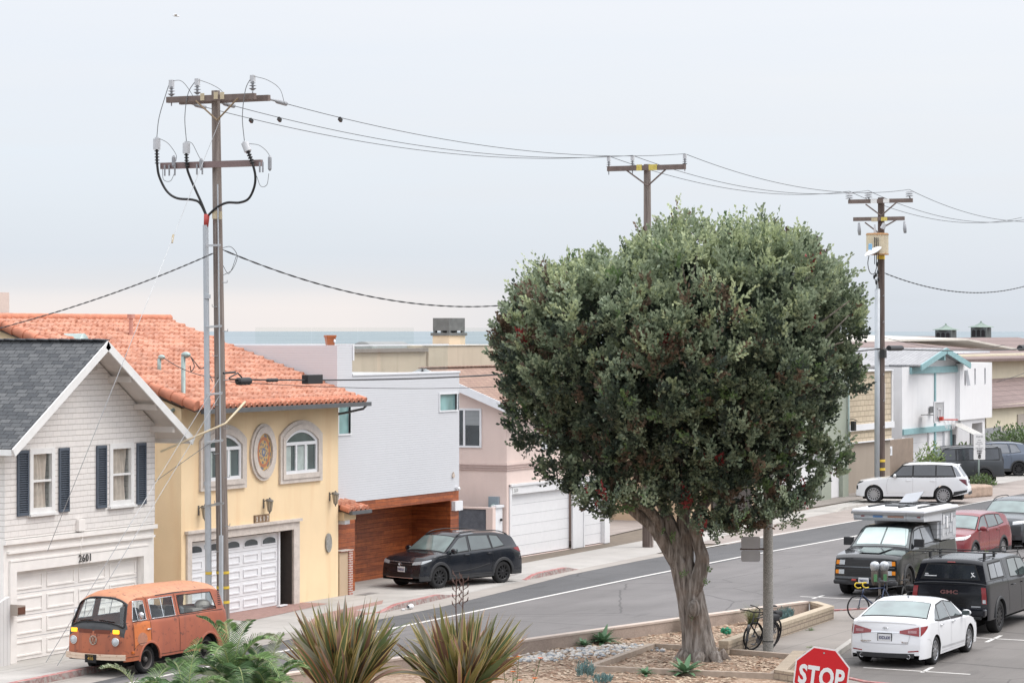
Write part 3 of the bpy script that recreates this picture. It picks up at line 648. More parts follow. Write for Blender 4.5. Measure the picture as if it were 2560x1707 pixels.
def archpoly(a, b, c, d, rise, n=16):   # rectangle with a segmental head
    cx, hw = (a+b)/2, (b-a)/2; Rr = (hw*hw+rise*rise)/(2*rise); cz = d-Rr; t0 = math.asin(hw/Rr)
    return [(a, c), (b, c)]+[(cx+Rr*math.sin(t0-2*t0*i/n), cz+Rr*math.cos(t0-2*t0*i/n)) for i in range(n+1)]
mb = MB(); wall_y(mb, x0, x1, 0, 5.72, yw, [W1[:3]+(4.66,), W2[:3]+(4.66,), (63.40, 68.72, -.01, 2.14)], .35)
shell(mb, x0, x1, yw, 54, 0, 5.72)
mb.build('wall', 'yellow_stucco', h)
mb = MB(); mb.prism([(yw, 5.72), (54, 5.72), (47.5, 8.0)], 'YZ', x0, x0+.15); mb.prism([(yw, 5.72), (54, 5.72), (47.5, 8.0)], 'YZ', x1-.15, x1); mb.build('gable_wall', 'yellow_stucco', h)
def ring(mb, inner, outer, y0, y1, m=0):
    n = len(inner)
    for i in range(n):
        j = (i+1) % n; a, b, c, d = inner[i], inner[j], outer[j], outer[i]
        P = [(a[0], y0, a[1]), (b[0], y0, b[1]), (c[0], y0, c[1]), (d[0], y0, d[1]), (a[0], y1, a[1]), (b[0], y1, b[1]), (c[0], y1, c[1]), (d[0], y1, d[1])]
        mb.add(P, [(0, 1, 2, 3), (3, 2, 6, 7), (0, 4, 5, 1)], m)
M('curtain_pale', (.40, .46, .44), .9, .2, 4)
for a, b, c, d in (W1, W2):
    ip = archpoly(a, b, c, d, .32); mb = MB()
    ring(mb, archpoly(a, b, c, d, .32), archpoly(a-.14, b+.14, c-.14, d+.14, .37), yw-.10, yw+.0)
    ring(mb, archpoly(a-.14, b+.14, c-.14, d+.14, .37), archpoly(a-.26, b+.26, c-.26, d+.26, .42), yw-.07, yw+.0)
    w_ = mb.build('window', 'cast_stone', h)
    mb = MB(); ring(mb, archpoly(a+.09, b-.09, c+.09, d-.09, .27), ip, yw-.045, yw+.02); mb.box(a+.09, b-.09, yw-.05, yw-.008, 4.53, 4.62)
    for x in (lerp(a, b, .355), lerp(a, b, .645)): mb.box(x-.045, x+.045, yw-.048, yw-.008, c+.09, 4.53)
    mb.build('frame', 'white_gloss', w_)
    MB().prism(archpoly(a+.05, b-.05, c+.05, d-.05, .27), 'XZ', yw-.006, yw-.002).build('pane', 'arch_glass' if 'arch_glass' in MATS else glass_dark('arch_glass', (.035, .055, .055), .05), w_)
    mb = MB()
    for u0, u1 in ((a+.06, lerp(a, b, .22)), (lerp(a, b, .42), lerp(a, b, .62)), (lerp(a, b, .66), lerp(a, b, .74))):
        mb.grid(lambda u, v: (lerp(u0, u1, u), yw-.0085-.002*math.sin(u*30), lerp(c+.1, 4.5, v)), 14, 2)
    mb.build('curtain', 'curtain_pale', w_, smooth=True)
# oval tiled medallion
mdl, t, b = new_mat('mosaic_tile'); co = objco(t); s = N(t, 'ShaderNodeSeparateXYZ'); t.links.new(co, s.inputs[0])
u_ = mth(t, 'SUBTRACT', s.outputs['X'], .08); v_ = mth(t, 'SUBTRACT', s.outputs['Z'], 4.40)
rad = mth(t, 'SQRT', mth(t, 'ADD', mth(t, 'MULTIPLY', mth(t, 'MULTIPLY', u_, u_), 1.35), mth(t, 'MULTIPLY', mth(t, 'MULTIPLY', v_, v_), .8)))
an = mth(t, 'ARCTAN2', v_, u_); pat = mth(t, 'MULTIPLY', mth(t, 'SINE', mth(t, 'MULTIPLY', an, 8.)), mth(t, 'SINE', mth(t, 'MULTIPLY', rad, 42.)))
c = mixc(t, mth(t, 'GREATER_THAN', pat, .15), (.52, .33, .13), (.16, .17, .18)); c = mixc(t, mth(t, 'GREATER_THAN', mth(t, 'SINE', mth(t, 'MULTIPLY', rad, 23.)), .6), c, (.42, .16, .08))
c = mixc(t, mth(t, 'LESS_THAN', rad, .11), c, (.12, .16, .26)); c = mixc(t, mth(t, 'LESS_THAN', rad, .05), c, (.45, .38, .24)); t.links.new(c, b.inputs['Base Color']); MATS['mosaic_tile'] = mdl
ov = lambda rx, rz, n=40: [(67.08+rx*math.cos(2*PI*i/n), 4.40+rz*math.sin(2*PI*i/n)) for i in range(n)]
mb = MB(); ring(mb, ov(.42, .53), ov(.60, .71), yw-.10, yw); ring(mb, ov(.60, .71), ov(.69, .80), yw-.06, yw)
md = mb.build('medallion', 'cast_stone', h, smooth=False); MB().prism(ov(.43, .54), 'XZ', yw-.05, yw-.002).build('mosaic', 'mosaic_tile', md)
mb = MB(); mb.prism([(63.18, 0), (63.40, 0), (63.40, 2.14), (68.72, 2.14), (68.72, 0), (69.03, 0), (69.03, 2.36), (63.18, 2.36)], 'XZ', yw-.06, yw-.002); mb.box(63.12, 69.10, yw-.12, yw-.002, 2.362, 2.44)
mb.build('garage_surround', 'cast_stone', h)
MB().box(68.66, 68.715, yw+.001, yw+.33, 0, 2.135).build('jamb', M('umber_panel', (.05, .042, .037), .8), h); MB().box(63.40, 68.72, yw+.34, yw+.36, 0, 2.14).build('garage_opening', M('umber_panel', (.05, .042, .037), .8), h)
garage_door(h, 63.42, 68.22, .02, 2.08, yw+.2, 'white_gloss', 5, 5, True)
MB().box(68.225, 68.30, yw+.15, yw+.26, .02, 2.1).build('door_jamb', 'white_gloss', h)
M('lantern_metal', (.16, .15, .135), .5, .2, 20); M('lantern_glass', (.42, .36, .27), .3)
def wall_lantern(par, x, y, z):
    mb = MB(); mb.box(x-.09, x-.05, y-.03, y, z-.10, z+.16); mb.tube([(x-.07, y-.02, z+.08), (x-.05, y-.12, z+.16), (x, y-.17, z+.13)], .014, 6)
    mb.lathe([(.02, z+.20), (.03, z+.17), (.11, z+.12), (.12, z+.10), (.10, z+.09)], 8, (x, y-.17, 0)); mb.lathe([(.055, z-.17), (.03, z-.2), (.012, z-.25), (.001, z-.26)], 8, (x, y-.17, 0))
    for k in range(6):
        a = k*PI/3; mb.tube([(x+.095*math.cos(a), y-.17+.095*math.sin(a), z+.10), (x+.05*math.cos(a), y-.17+.05*math.sin(a), z-.18)], .008, 4)
    o = mb.build('wall_lantern', 'lantern_metal', par, smooth=False); MB().lathe([(.085, z+.09), (.045, z-.17)], 8, (x, y-.17, 0)).build('lantern_glass', 'lantern_glass', o)
    return o
for x in (63.86, 67.20, 70.88): wall_lantern(h, x, yw, 2.93)
nb = MB().box(66.62, 67.42, yw-.03, yw-.002, 2.42, 2.66).build('number_plaque', M('plaque_brown', (.20, .13, .08), .6, .3, 20), h)
mb = MB()
for i in range(4): mb.box(66.65+i*.19, 66.81+i*.19, yw-.04, yw-.031, 2.44, 2.64)
mb.build('number_tile', M('tile_tan', (.30, .20, .12), .5, .2, 12), nb)
for i, ch in enumerate('2607'): put_text('digit', ch, .17, 'cast_stone', nb, (66.73+i*.19-67, -.045, 2.54), 0, .003, .006)
M('plaque_grey', (.28, .27, .25), .7, .3, 14)
MB().prism([(70.72+.17*math.cos(2*PI*i/20), 1.62+.28*math.sin(2*PI*i/20)) for i in range(20)], 'XZ', yw-.05, yw-.002).build('wall_plaque', 'plaque_grey', h)
tile_roof(h, 62.75, 72.0, 40.5, 5.72, 47.5, 8.10)
mb = MB(); slab(mb, (62.75, 47.5, 8.08), (72, 47.5, 8.08), (72, 54.5, 5.7), (62.75, 54.5, 5.7), .1); mb.build('roof', 'terracotta_plain', h)
mb = MB()
for i in range(24): x = 62.8+i*.39; mb.tube([(x, 47.5, 8.18), (x+.42, 47.5, 8.165)], [.11, .13], 10)
mb.build('ridge_tiles', 'terracotta_plain', h, smooth=True, ang=50)
mb = MB()
for i in range(19):
    s0, s1 = i*.39, i*.39+.42
    for xx in (62.78,): mb.tube([(xx, 40.45+s0*.947, 5.80+s0*.322), (xx, 40.45+s1*.947, 5.80+s1*.322)], [.15, .125], 10)
mb.build('verge_tiles', 'terracotta_plain', h, smooth=True, ang=50)
M('gutter_grey', (.10, .105, .11), .45, .15, 5)
mb = MB(); mb.box(63.0, 72.05, 40.33, 40.46, 5.58, 5.70); mb.tube([(71.9, 40.42, 5.6), (71.85, 40.5, 5.5), (71.55, 40.95, 5.38), (71.45, 41.3, 5.32)], .035, 8); mb.build('gutter', 'gutter_grey', h)
M('galvanised', (.34, .42, .40), .5, .15, 6, metal=.3); M('vent_pipe', (.50, .26, .21), .7)
mb = MB(); mb.tube([(65.0, 43.1, 6.5), (65.0, 43.1, 7.02)], .055, 8); mb.sphere((65.04, 43.05, 7.06), .09, sc=(1, 1.2, .8)); mb.build('vent_stack', 'galvanised', h, smooth=True)
mb = MB(); mb.tube([(62.72, 40.9, 4.9), (62.72, 41.3, 5.6), (63.7, 41.3, 5.9), (63.75, 41.5, 6.0), (63.75, 41.5, 7.1)], .062, 8); mb.sphere((63.8, 41.45, 7.14), .11, sc=(1, 1.3, .8)); ms = mb.build('service_mast', 'galvanised', h, smooth=True)
mb = MB(); P = [(63.8, 41.3, 7.1), (63.85, 41.15, 6.9), (63.95, 41.1, 6.78), (64.15, 41.1, 6.8), (64.25, 41.1, 6.95)]
mb.tube(smooth_path(P), .014, 5); mb.tube(smooth_path([(63.8, 41.3, 7.1), (63.75, 41.15, 6.85), (63.6, 41.15, 6.7), (63.55, 41.15, 6.85)]), .014, 5); mb.sphere((64.25, 41.1, 6.98), .05); mb.build('cable_loop', 'black_iron', ms, smooth=True)
mb = MB(); mb.tube([(67.9, 46.0, 7.6), (67.9, 46.0, 8.15)], .06, 8); mb.box(67.82, 67.98, 45.92, 46.08, 8.15, 8.27); mb.build('flue', 'vent_pipe', h)
mb = MB(); mb.grid(lambda u, v: (lerp(64.6, 65.2, u)-.1*v, 45.55+.7*v, 7.46+.26*math.sin(PI*u)*(1-.9*v)+.22*v), 12, 4); mb.prism([(64.6+.6*i/8, 7.46+.26*math.sin(PI*i/8)) for i in range(9)], 'XZ', 45.54, 45.56); mb.build('roof_vent', 'galvanised', h, smooth=True)
t_ = thing('small_gatehouse', 'small tiled hood over a yellow post by the wood clad house', 'gatehouse', (71.7, 41.2, 0))
tile_roof(t_, 71.42, 72.55, 40.75, 2.50, 42.4, 3.0, 'roof'); MB().box(71.42, 72.6, 40.62, 40.72, 2.40, 2.50).build('gutter', 'gutter_grey', t_)
MB().box(71.5, 72.2, 40.95, 41.3, 2.22, 2.47).build('beam', 'yellow_stucco', t_); MB().box(71.60, 71.90, 40.98, 41.2, 2.10, 2.218).build('lamp', 'white_gloss', t_)
bricks('red_brick', [(.45, .16, .12), (.36, .13, .10)], (.60, .55, .50), .21, .07, 'XY', 'Z', .012, .85, .2, .004, 30)
t_ = thing('brick_pillar', 'low tan panel with a red brick edge before the wood garage', 'pillar', (71.7, 41.1, 0))
MB().box(71.36, 71.86, 41.02, 41.16, 0, 1.28).build('panel', 'tan_stucco', t_); MB().box(71.862, 72.08, 40.98, 41.2, 0, 1.30).build('bricks', 'red_brick', t_); MB().box(71.36, 72.1, 40.96, 41.22, 1.302, 1.34).build('cap', 'red_brick', t_)

# ---------- modern house: white lap siding over a cedar garage
lined('white_siding', (.60, .61, .635), .072, 'Z', .003, .94, .16, .5, .02, streak=.04)
h = thing('modern_house', 'modern white sided house over a cedar garage with roof deck', 'house', (75, 40.9, 0))
x0, x1, yw = 72.05, 79.9, 41.5
WA, WB = (72.12, 72.84, 4.73, 5.71), (78.54, 79.72, 5.26, 5.77)
mb = MB(); wall_y(mb, x0, x1, 2.67, 6.44, yw, [WA, WB], .12); shell(mb, x0, x1, yw, 56, 2.67, 6.44, 0, 1); mb.face([(x0, yw, 2.67), (x1, yw, 2.67), (x1, 56, 2.67), (x0, 56, 2.67)])
mb.build('wall', ['white_siding', M('deck_membrane', (.45, .45, .46), .8)], h)
mb = MB(); wall_y(mb, 72.05, 72.95, 6.441, 7.35, yw, [], .1); shell(mb, 72.05, 72.95, yw, 56, 6.441, 7.35, 0, 1); mb.build('upper_wall', ['white_siding', 'deck_membrane'], h)
mb = MB(); mb.box(72.96, x1+.03, yw-.03, yw+.2, 6.442, 6.50); mb.box(72.955, 73.03, yw-.03, 56, 6.9, 7.39); mb.build('parapet_cap', 'white_gloss', h)
for a, b, c, d in (WA, WB):
    mb = MB(); mb.box(a-.05, b+.05, yw-.03, yw+.05, d, d+.05); mb.box(a-.05, b+.05, yw-.03, yw+.05, c-.05, c); mb.box(b, b+.05, yw-.03, yw+.05, c, d); mb.box(a-.05, a, yw-.03, yw+.05, c, d)
    w_ = mb.build('window', 'white_gloss', h); MB().face([(a, yw+.06, c), (b, yw+.06, c), (b, yw+.06, d), (a, yw+.06, d)]).build('pane', 'teal_glass', w_)
MB().box(79.74, 79.86, yw-.012, yw-.002, 5.26, 5.77).build('window_edge', 'dark_glass', h)
bricks('cedar', [(.55, .155, .045), (.33, .085, .028)], (.07, .02, .01), 1.7, .135, 'XY', 'Z', .004, .45, .3, .004, 6, .37)
mm = MATS['cedar'].node_tree; bb = mm.nodes['Principled BSDF']; src = bb.inputs['Base Color'].links[0].from_socket
mp = N(mm, 'ShaderNodeMapping'); mp.inputs['Scale'].default_value = (1.2, 1.2, 26); mm.links.new(objco(mm), mp.inputs[0])
mm.links.new(mixc(mm, remap(mm, noisef(mm, 1.4, 5, mp.outputs[0]), .35, .68), src, mixc(mm, 1., src, (.55, .45, .42), 'MULTIPLY')), bb.inputs['Base Color'])
mb = MB(); wall_y(mb, 72.1, 79.9, 0, 2.668, yw+.02, [(73.15, 79.33, -.01, 2.37)], 1.42)
mb.face([(79.9, yw+.02, 0), (79.9, 44, 0), (79.9, 44, 2.668), (79.9, yw+.02, 2.668)])
mb.build('garage_surround', 'cedar', h); MB().box(73.15, 79.33, 42.92, 42.96, .01, 2.37).build('garage_door', 'cedar', h)
MB().box(79.40, 79.93, yw-.12, yw+.018, 2.04, 2.34).build('lamp_box', 'white_gloss', h)
cm = MB().box(79.60, 79.76, yw-.1, yw-.002, 2.73, 2.79).build('security_camera', 'white_gloss', h); MB().sphere((79.65, yw-.12, 2.73), .05).build('lens', 'white_gloss', cm, smooth=True)
mb = MB()      # shell shaped ornament
for i in range(7): mb.obox((79.44+(i-3)*.018, yw-.03, 3.18), .016, .03, .2-abs(i-3)*.03, ry=RAD((i-3)*-7))
mb.build('shell_ornament', M('shell_tan', (.62, .52, .44), .6), h)
glass_clear('rail_glass', (.98, .992, .988), .03)
g_ = thing('glass_balustrade', 'clear glass balustrade along the roof deck of the white house', 'balustrade', (76, 41.7, 6.45))
xs = [73.05, 74.9, 76.3, 77.7, 79.5]
for a, b in zip(xs, xs[1:]): MB().box(a+.01, b-.01, 41.70, 41.712, 6.45, 7.33).build('glass_panel', 'rail_glass', g_)
for a in (41.72, 44.3, 46.9): MB().box(79.50, 79.512, a, a+2.45, 6.47, 7.33).build('glass_panel', 'rail_glass', g_)
MB().box(73.05, 79.52, 41.68, 41.735, 7.332, 7.37).build('top_rail', 'white_gloss', g_)
t_ = thing('plant_pot', 'square orange pot with a white dot on the white parapet', 'pot', (72.5, 42.0, 7.36))
MB().lathe([(.15, 0), (.19, .2), (.2, .24), (.22, .24), (.22, .30), (.18, .30)], 4, (0, 0, 0)).build('pot', M('terracotta_glaze', (.42, .13, .05), .4, .15), t_, off=1)
MB().sphere((0, -.16, .13), .06, sc=(1, .4, 1)).build('white_dot', 'white_gloss', t_, off=1, smooth=True)
t_ = thing('deck_chair', 'small white folding chair on the roof deck behind the glass', 'chair', (73.9, 42.8, 6.45))
mb = MB(); mb.box(-.25, .25, -.25, .2, .36, .4); mb.build('seat', 'white_gloss', t_, off=1)
mb = MB(); mb.obox((0, .24, .6), .5, .03, .42, rx=RAD(-12)); mb.build('backrest', 'white_gloss', t_, off=1)
for sx_ in (-.22, .22): MB().tube([(sx_, -.22, 0), (sx_, .18, .38)], .015, 6).build('leg', 'white_gloss', t_, off=1); MB().tube([(sx_, .2, 0), (sx_, -.2, .38)], .015, 6).build('leg', 'white_gloss', t_, off=1)

# ---------- pink stucco house
bricks('brown_roof_shingles', [(.38, .25, .19), (.30, .19, .145)], (.16, .10, .08), .35, .17, 'X', 'Y', .012, .85, .25, .01, 20)
h = thing('pink_house', 'pink stucco house with brown shingle roof and white garage doors', 'house', (89, 42.6, 0))
x0, x1, yw = 85.52, 93.95, 42.6; yr = 45.65; zr = 6.50; pit = .385; ye = 42.0; yb = 49.3
mb = MB(); wall_y(mb, x0, x1, 0, 5.3, yw, [(85.80, 93.86, -.01, 2.38), (88.3, 89.6, 3.75, 5.0)], .22); mb.face([(x1, yw, 0), (x1, 52, 0), (x1, 52, 5.3), (x1, yw, 5.3)])
zw = lambda y: zr-.08-abs(y-yr)*pit
mb.build('wall', 'pink_stucco', h)
mb = MB(); P = [(42.604, 0), (yb-.6, 0), (yb-.6, zw(yb-.6)), (yr, zw(yr)), (42.604, zw(42.6))]
mb.prism(P, 'YZ', x0, x0+.1); mb.build('gable_wall', 'pink_stucco', h)
M('pink_band', (.50, .38, .35), .8)
for z in (3.02, 3.10, 3.18): mb = MB(); mb.box(x0-.04, x1, yw-.04, yw-.002, z, z+.035); mb.box(x0-.04, x0-.002, yw-.002, 48.5, z, z+.035); mb.build('band', 'pink_band', h)
mb = MB(); mb.box(x0-.03, x1, yw-.03, yw-.002, 3.215, 3.3); mb.box(x0-.03, x0-.002, yw-.002, 48.5, 3.215, 3.3); mb.build('band', 'pink_stucco', h)
mb = MB(); slab(mb, (x0-.35, ye, zr-(yr-ye)*pit), (x1+.4, ye, zr-(yr-ye)*pit), (x1+.4, yr, zr), (x0-.35, yr, zr), .12, 0, 1, 1); mb.build('roof', ['brown_roof_shingles', 'white_trim'], h)
mb = MB(); slab(mb, (x0-.35, yb, zr-(yb-yr)*pit), (x1+.4, yb, zr-(yb-yr)*pit), (x1+.4, yr, zr), (x0-.35, yr, zr), .12, 0, 1, 1); mb.build('roof', ['brown_roof_shingles', 'white_trim'], h)
mb = MB(); a = x0-.39
slab(mb, (a, ye-.03, zr-(yr-ye)*pit+.02), (a+.04, ye-.03, zr-(yr-ye)*pit+.02), (a+.04, yr, zr+.02), (a, yr, zr+.02), .27); slab(mb, (a, yb, zr-(yb-yr)*pit+.02), (a+.04, yb, zr-(yb-yr)*pit+.02), (a+.04, yr, zr+.02), (a, yr, zr+.02), .27)
mb.box(x0-.35, x1+.4, ye-.03, ye, zr-(yr-ye)*pit-.18, zr-(yr-ye)*pit); mb.build('barge_board', 'white_gloss', h)
mb = MB()
for i in range(30): mb.obox((x0-.3+i*.3, yr, zr+.025), .32, .24, .03, ry=RAD(-4))
mb.build('ridge_cap', 'brown_roof_shingles', h)
mb = MB(); wy0, wy1, wz0, wz1 = 43.62, 44.95, 3.85, 5.06      # side window
for q in ((wy0-.07, wy0, wz0-.07, wz1+.07), (wy1, wy1+.07, wz0-.07, wz1+.07), (wy0, wy1, wz1, wz1+.07), (wy0, wy1, wz0-.07, wz0), (44.17, 44.25, wz0, wz1)): mb.box(x0-.04, x0-.002, q[0], q[1], q[2], q[3])
w_ = mb.build('window', 'white_gloss', h); MB().box(x0-.018, x0-.004, wy0, wy1, wz0, wz1).build('pane', 'dark_glass', w_)
MB().box(x0-.0215, x0-.019, wy0, 44.16, 4.55, 5.06).build('blind', lined('blind_grey', (.30, .32, .33), .045, 'Z', .004, .6, .25), w_)
window(h, 88.3, 89.6, 3.75, 5.0, yw, .06, 'white_gloss', .03, (88.95,), (), 'dark_glass', .2)
M('garage_white', (.72, .72, .73), .45, .03)
mb = MB(); mb.box(85.70, 85.84, yw-.05, yw-.002, 0, 2.52); mb.box(85.84, 90.72, yw-.05, yw-.002, 2.18, 2.46); mb.box(90.72, 91.7, yw-.05, yw-.002, 0, 2.46); mb.box(91.7, 93.5, yw-.05, yw-.002, 2.18, 2.46); mb.box(93.5, 93.95, yw-.05, yw+.3, 0, 2.46)
mb.box(85.70, 93.95, yw-.10, yw-.002, 2.462, 2.54); mb.box(90.70, 90.78, yw-.08, yw-.052, 0, 2.4); mb.box(91.62, 91.7, yw-.08, yw-.052, 0, 2.4)
mb.build('garage_surround', 'garage_white', h)
garage_door(h, 85.84, 90.72, .03, 2.17, yw+.10, 'garage_white', 4, 6, flat=True, label='wide white garage door'); garage_door(h, 91.7, 93.5, .03, 2.17, yw+.10, 'garage_white', 2, 6, flat=True, label='narrow white garage door')
pl = MB().box(85.86, 86.34, yw-.07, yw-.052, 2.22, 2.42).build('number_plaque', 'white_trim', h); put_text('digits', '2630', .17, M('number_grey', (.42, .42, .42), .6), pl, (86.10-89, -.075, 2.32), 0, .002, .002)
mb = MB().box(x0-.09, x0-.002, 42.86, 43.25, 1.62, 2.13).build('meter_box', M('meter_grey', (.28, .34, .38), .5), h); MB().lathe([(0.001, x0-.17), (.09, x0-.16), (.10, x0-.09)], 16, (0, 43.06, 1.78), 'X').build('meter_dial', 'galvanised', mb, smooth=True)
t_ = thing('side_wall', 'dark slate panel wall with pink cap beside the pink house', 'wall', (84.6, 44, 0))
MB().box(84.7, 84.85, 42.95, 47, 0, 1.74).build('panel', M('slate_blue', (.11, .12, .14), .8, .25, 6, .01, 12), t_); MB().box(84.66, 84.89, 42.7, 47, 1.742, 1.80).build('cap', 'pink_stucco', t_); MB().box(84.66, 84.89, 42.7, 42.948, 0, 1.74).build('pier', 'pink_stucco', t_)
MB().box(84.68, 84.699, 44.25, 44.45, 0, 1.738).build('pale_strip', 'galvanised', t_)
t_ = thing('side_gate', 'narrow white vinyl gate between slate wall and pink house', 'gate', (85.1, 42.75, 0))
mb = MB(); mb.box(84.9, 85.45, 42.72, 42.8, 0, 1.78); mb.box(84.88, 85.47, 42.66, 42.86, 1.782, 1.86); mb.build('leaf', 'white_gloss', t_); MB().sphere((85.28, 42.68, 1.36), .05).build('handle', 'black_iron', t_, smooth=True)
t_ = thing('vent_pipe', 'thin white pipe standing between the cedar house and slate wall', 'pipe', (80.1, 41.7, 0)); MB().tube([(80.1, 41.7, 0), (80.1, 41.7, 2.0)], .04, 8).build('pipe', 'white_gloss', t_, smooth=True); MB().box(80.0, 80.2, 41.6, 41.8, 2.0, 2.05).build('cap', 'white_gloss', t_)
# ---------- beige stucco building behind, with the big chimney box
h = thing('beige_building', 'long beige stucco building by the sea with a dark boxy chimney', 'building', (112, 60, 0))
mb = MB(); mb.box(98, 112.29, 60, 75, 0, 6.84); mb.box(112.30, 126, 59.9, 75, 0, 7.10); mb.build('wall', 'beige_stucco', h)
MB().box(98, 112.2, 59.85, 60.3, 6.842, 7.0).build('coping', M('coping_brown', (.24, .20, .18), .7), h); MB().box(112.25, 126, 59.84, 60.2, 7.102, 7.13).build('coping', 'white_trim', h)
ch = MB().obox((118.3, 62, 7.2), 1.1, 1.1, .75, rz=RAD(-17)).build('chimney', stucco('chimney_stucco', (.68, .56, .42)) or 'chimney_stucco', h)
RZ_ = RAD(-17)
M('patina_copper', (.13, .135, .135), .6, .25, 3); mb = MB()
c0 = Vector((118.3, 62, 0)); R30 = Matrix.Rotation(RAD(-17), 3, 'Z')
mb.obox((118.3, 62, 7.62), 1.24, 1.24, .14, rz=RZ_); mb.obox((118.3, 62, 8.09), 1.08, 1.08, .60, rz=RZ_); mb.obox((118.3, 62, 7.74), 1.0, .12, .10, rz=RZ_)
for sx_ in (-1, 1):
    for sy_ in (-1, 1):
        p = c0+R30@Vector((sx_*.46, sy_*.46, 0)); mb.obox((p.x, p.y, 7.74), .14, .14, .10, rz=RZ_)
mb.build('chimney_cap', 'patina_copper', ch)
M('duct_grey', (.25, .25, .25), .6, .15, 3)
mb = MB(); mb.grid(lambda u, v: (lerp(109.0, 112.6, u), 61.5-.55*math.cos(PI*v), 6.9+.40*math.sin(PI*v)), 6, 12); mb.prism([(61.5-.55*math.cos(PI*i/10), 6.9+.40*math.sin(PI*i/10)) for i in range(11)], 'YZ', 108.98, 109.0); mb.build('skylight', 'duct_grey', h, smooth=True)
t_ = thing('glass_balustrade', 'tall clear glass wind screen on the roof of the beige building', 'balustrade', (109, 61, 6.9))
for a, b in ((98.5, 103.0), (103.05, 107.0), (107.05, 112.2)): MB().box(a, b, 60.6, 60.612, 6.86, 7.93).build('glass_panel', 'rail_glass', t_)
for a, b in ((116.8, 121), (121.05, 126)): MB().box(a, b, 60.6, 60.612, 7.14, 7.93).build('glass_panel', 'rail_glass', t_)
# ---------- dark roofed house far left
h = thing('far_house', 'dark roofed house with pale chimney beyond the terracotta roof', 'house', (82, 60, 0))
bricks('far_roof', [(.11, .115, .13), (.15, .155, .165)], (.06, .065, .07), .4, .2, 'X', 'Z', .02, .85, .25, .01, 16)
MB().box(72, 84.5, 60.6, 72, 0, 7.9).build('wall', 'cream_stucco', h)
mb = MB(); mb.add([(71, 60, 7.75), (85.2, 60, 7.75), (85.2, 73, 7.75), (71, 73, 7.75), (75, 66, 8.95), (82.5, 66, 8.95)], [(0, 1, 5, 4), (1, 2, 5), (2, 3, 4, 5), (3, 0, 4), (0, 3, 2, 1)]); mb.build('roof', 'far_roof', h)
c_ = MB().box(78.6, 81.35, 60.3, 61.6, 7.8, 9.15).build('chimney', stucco('pale_chimney', (.62, .50, .44)) or 'pale_chimney', h); MB().box(78.5, 81.45, 60.2, 61.7, 7.6, 8.42).build('flashing', 'slate_blue', c_); MB().box(78.9, 80.9, 60.5, 61.4, 9.152, 9.3).build('cap', 'pale_chimney', c_)

# ---------- tan stucco house behind the tree
h = thing('tan_house', 'tan stucco house mostly hidden behind the big tree', 'house', (108, 44.5, 0))
MB().box(105.2, 113.0, 44.3, 56, 0, 5.6).build('wall', 'tan_stucco', h); MB().box(108.0, 112.4, 44.2, 44.298, 0, 2.1).build('garage_door', 'umber_panel', h); mb = MB(); slab(mb, (104.8, 43.8, 5.5), (113.3, 43.8, 5.5), (113.3, 49, 7.1), (104.8, 49, 7.1), .12); mb.build('roof', 'brown_roof_shingles', h)
# ---------- sage green house
h = thing('sage_house', 'sage green stucco house with white garage doors beside the tree', 'house', (119, 44.3, 0))
mb = MB(); wall_y(mb, 113.2, 125.0, 0, 6.2, 44.3, [(115.6, 121.35, -.01, 2.22), (122.62, 124.22, -.01, 2.14)], .28); shell(mb, 113.2, 125.0, 44.3, 56, 0, 6.2, 0, 0); mb.build('wall', 'sage_stucco', h)
garage_door(h, 115.6, 121.35, .02, 2.2, 44.55, 'garage_white', 4, 4, flat=True, label='wide white garage door')
d_ = MB().box(122.62, 124.22, 44.5, 44.56, .02, 2.12).build('garage_door', 'garage_white', h); d_['label'] = 'narrow white garage door with small panes'
mb = MB()
for i in range(3):
    for j in range(2): mb.box(123.05+i*.34, 123.28+i*.34, 44.485, 44.498, 1.50+j*.24, 1.68+j*.24)
mb.build('pane', 'dark_glass', d_)
mb = MB(); mb.tube([(124.75, 44.2, 5.8), (124.75, 44.2, 2.7), (124.85, 44.15, 2.42), (125.0, 44.1, 2.3)], .05, 8); mb.build('downpipe', 'galvanised', h, smooth=True)
mb = MB(); mb.box(124.7, 124.95, 43.9, 44.1, 3.1, 3.55); mb.tube([(124.8, 44.3, 3.6), (124.8, 44.0, 3.65), (125.1, 43.9, 3.55)], .02, 5); mb.build('wall_lantern', 'black_iron', h)
t_ = thing('rock', 'dark rock lying at the foot of the sage house corner', 'rock', (125.7, 44.0, 0)); MB().sphere((0, 0, .1), .22, 8, 6, sc=(1.2, .8, .7)).build('rock_body', M('rock_dark', (.12, .09, .08), .9, .3, 8, .03, 12), t_, off=1)
# ---------- tan shingled house
h = thing('tan_shingled_house', 'tan shingled house with white band behind the tall pole', 'house', (129, 45, 0))
bricks('tan_shingles', [(.58, .49, .36), (.52, .435, .32)], (.34, .28, .20), .55, .26, 'XY', 'Z', .02, .8, .1, .012, 10)
mb = MB(); wall_y(mb, 125.4, 133.35, 2.40, 5.80, 45, [(131.7, 132.14, 4.35, 5.15)], .2); shell(mb, 125.4, 133.35, 45, 56, 2.4, 5.8, 0, 0); mb.build('wall', 'tan_shingles', h)
MB().box(125.4, 133.3, 45.06, 56, 0, 2.398).build('lower_wall', 'taupe_stucco', h)
mb = MB(); mb.box(125.35, 133.45, 44.88, 44.998, 2.98, 3.28); mb.box(125.35, 133.4, 44.9, 44.998, 2.38, 2.44); mb.box(133.25, 133.4, 44.93, 44.998, 3.28, 5.82); mb.box(125.3, 133.4, 44.9, 56, 5.802, 5.86); mb.box(131.62, 131.70, 44.95, 44.998, 4.3, 5.2); mb.box(132.14, 132.22, 44.95, 44.998, 4.3, 5.2); mb.build('trim', 'white_gloss', h)
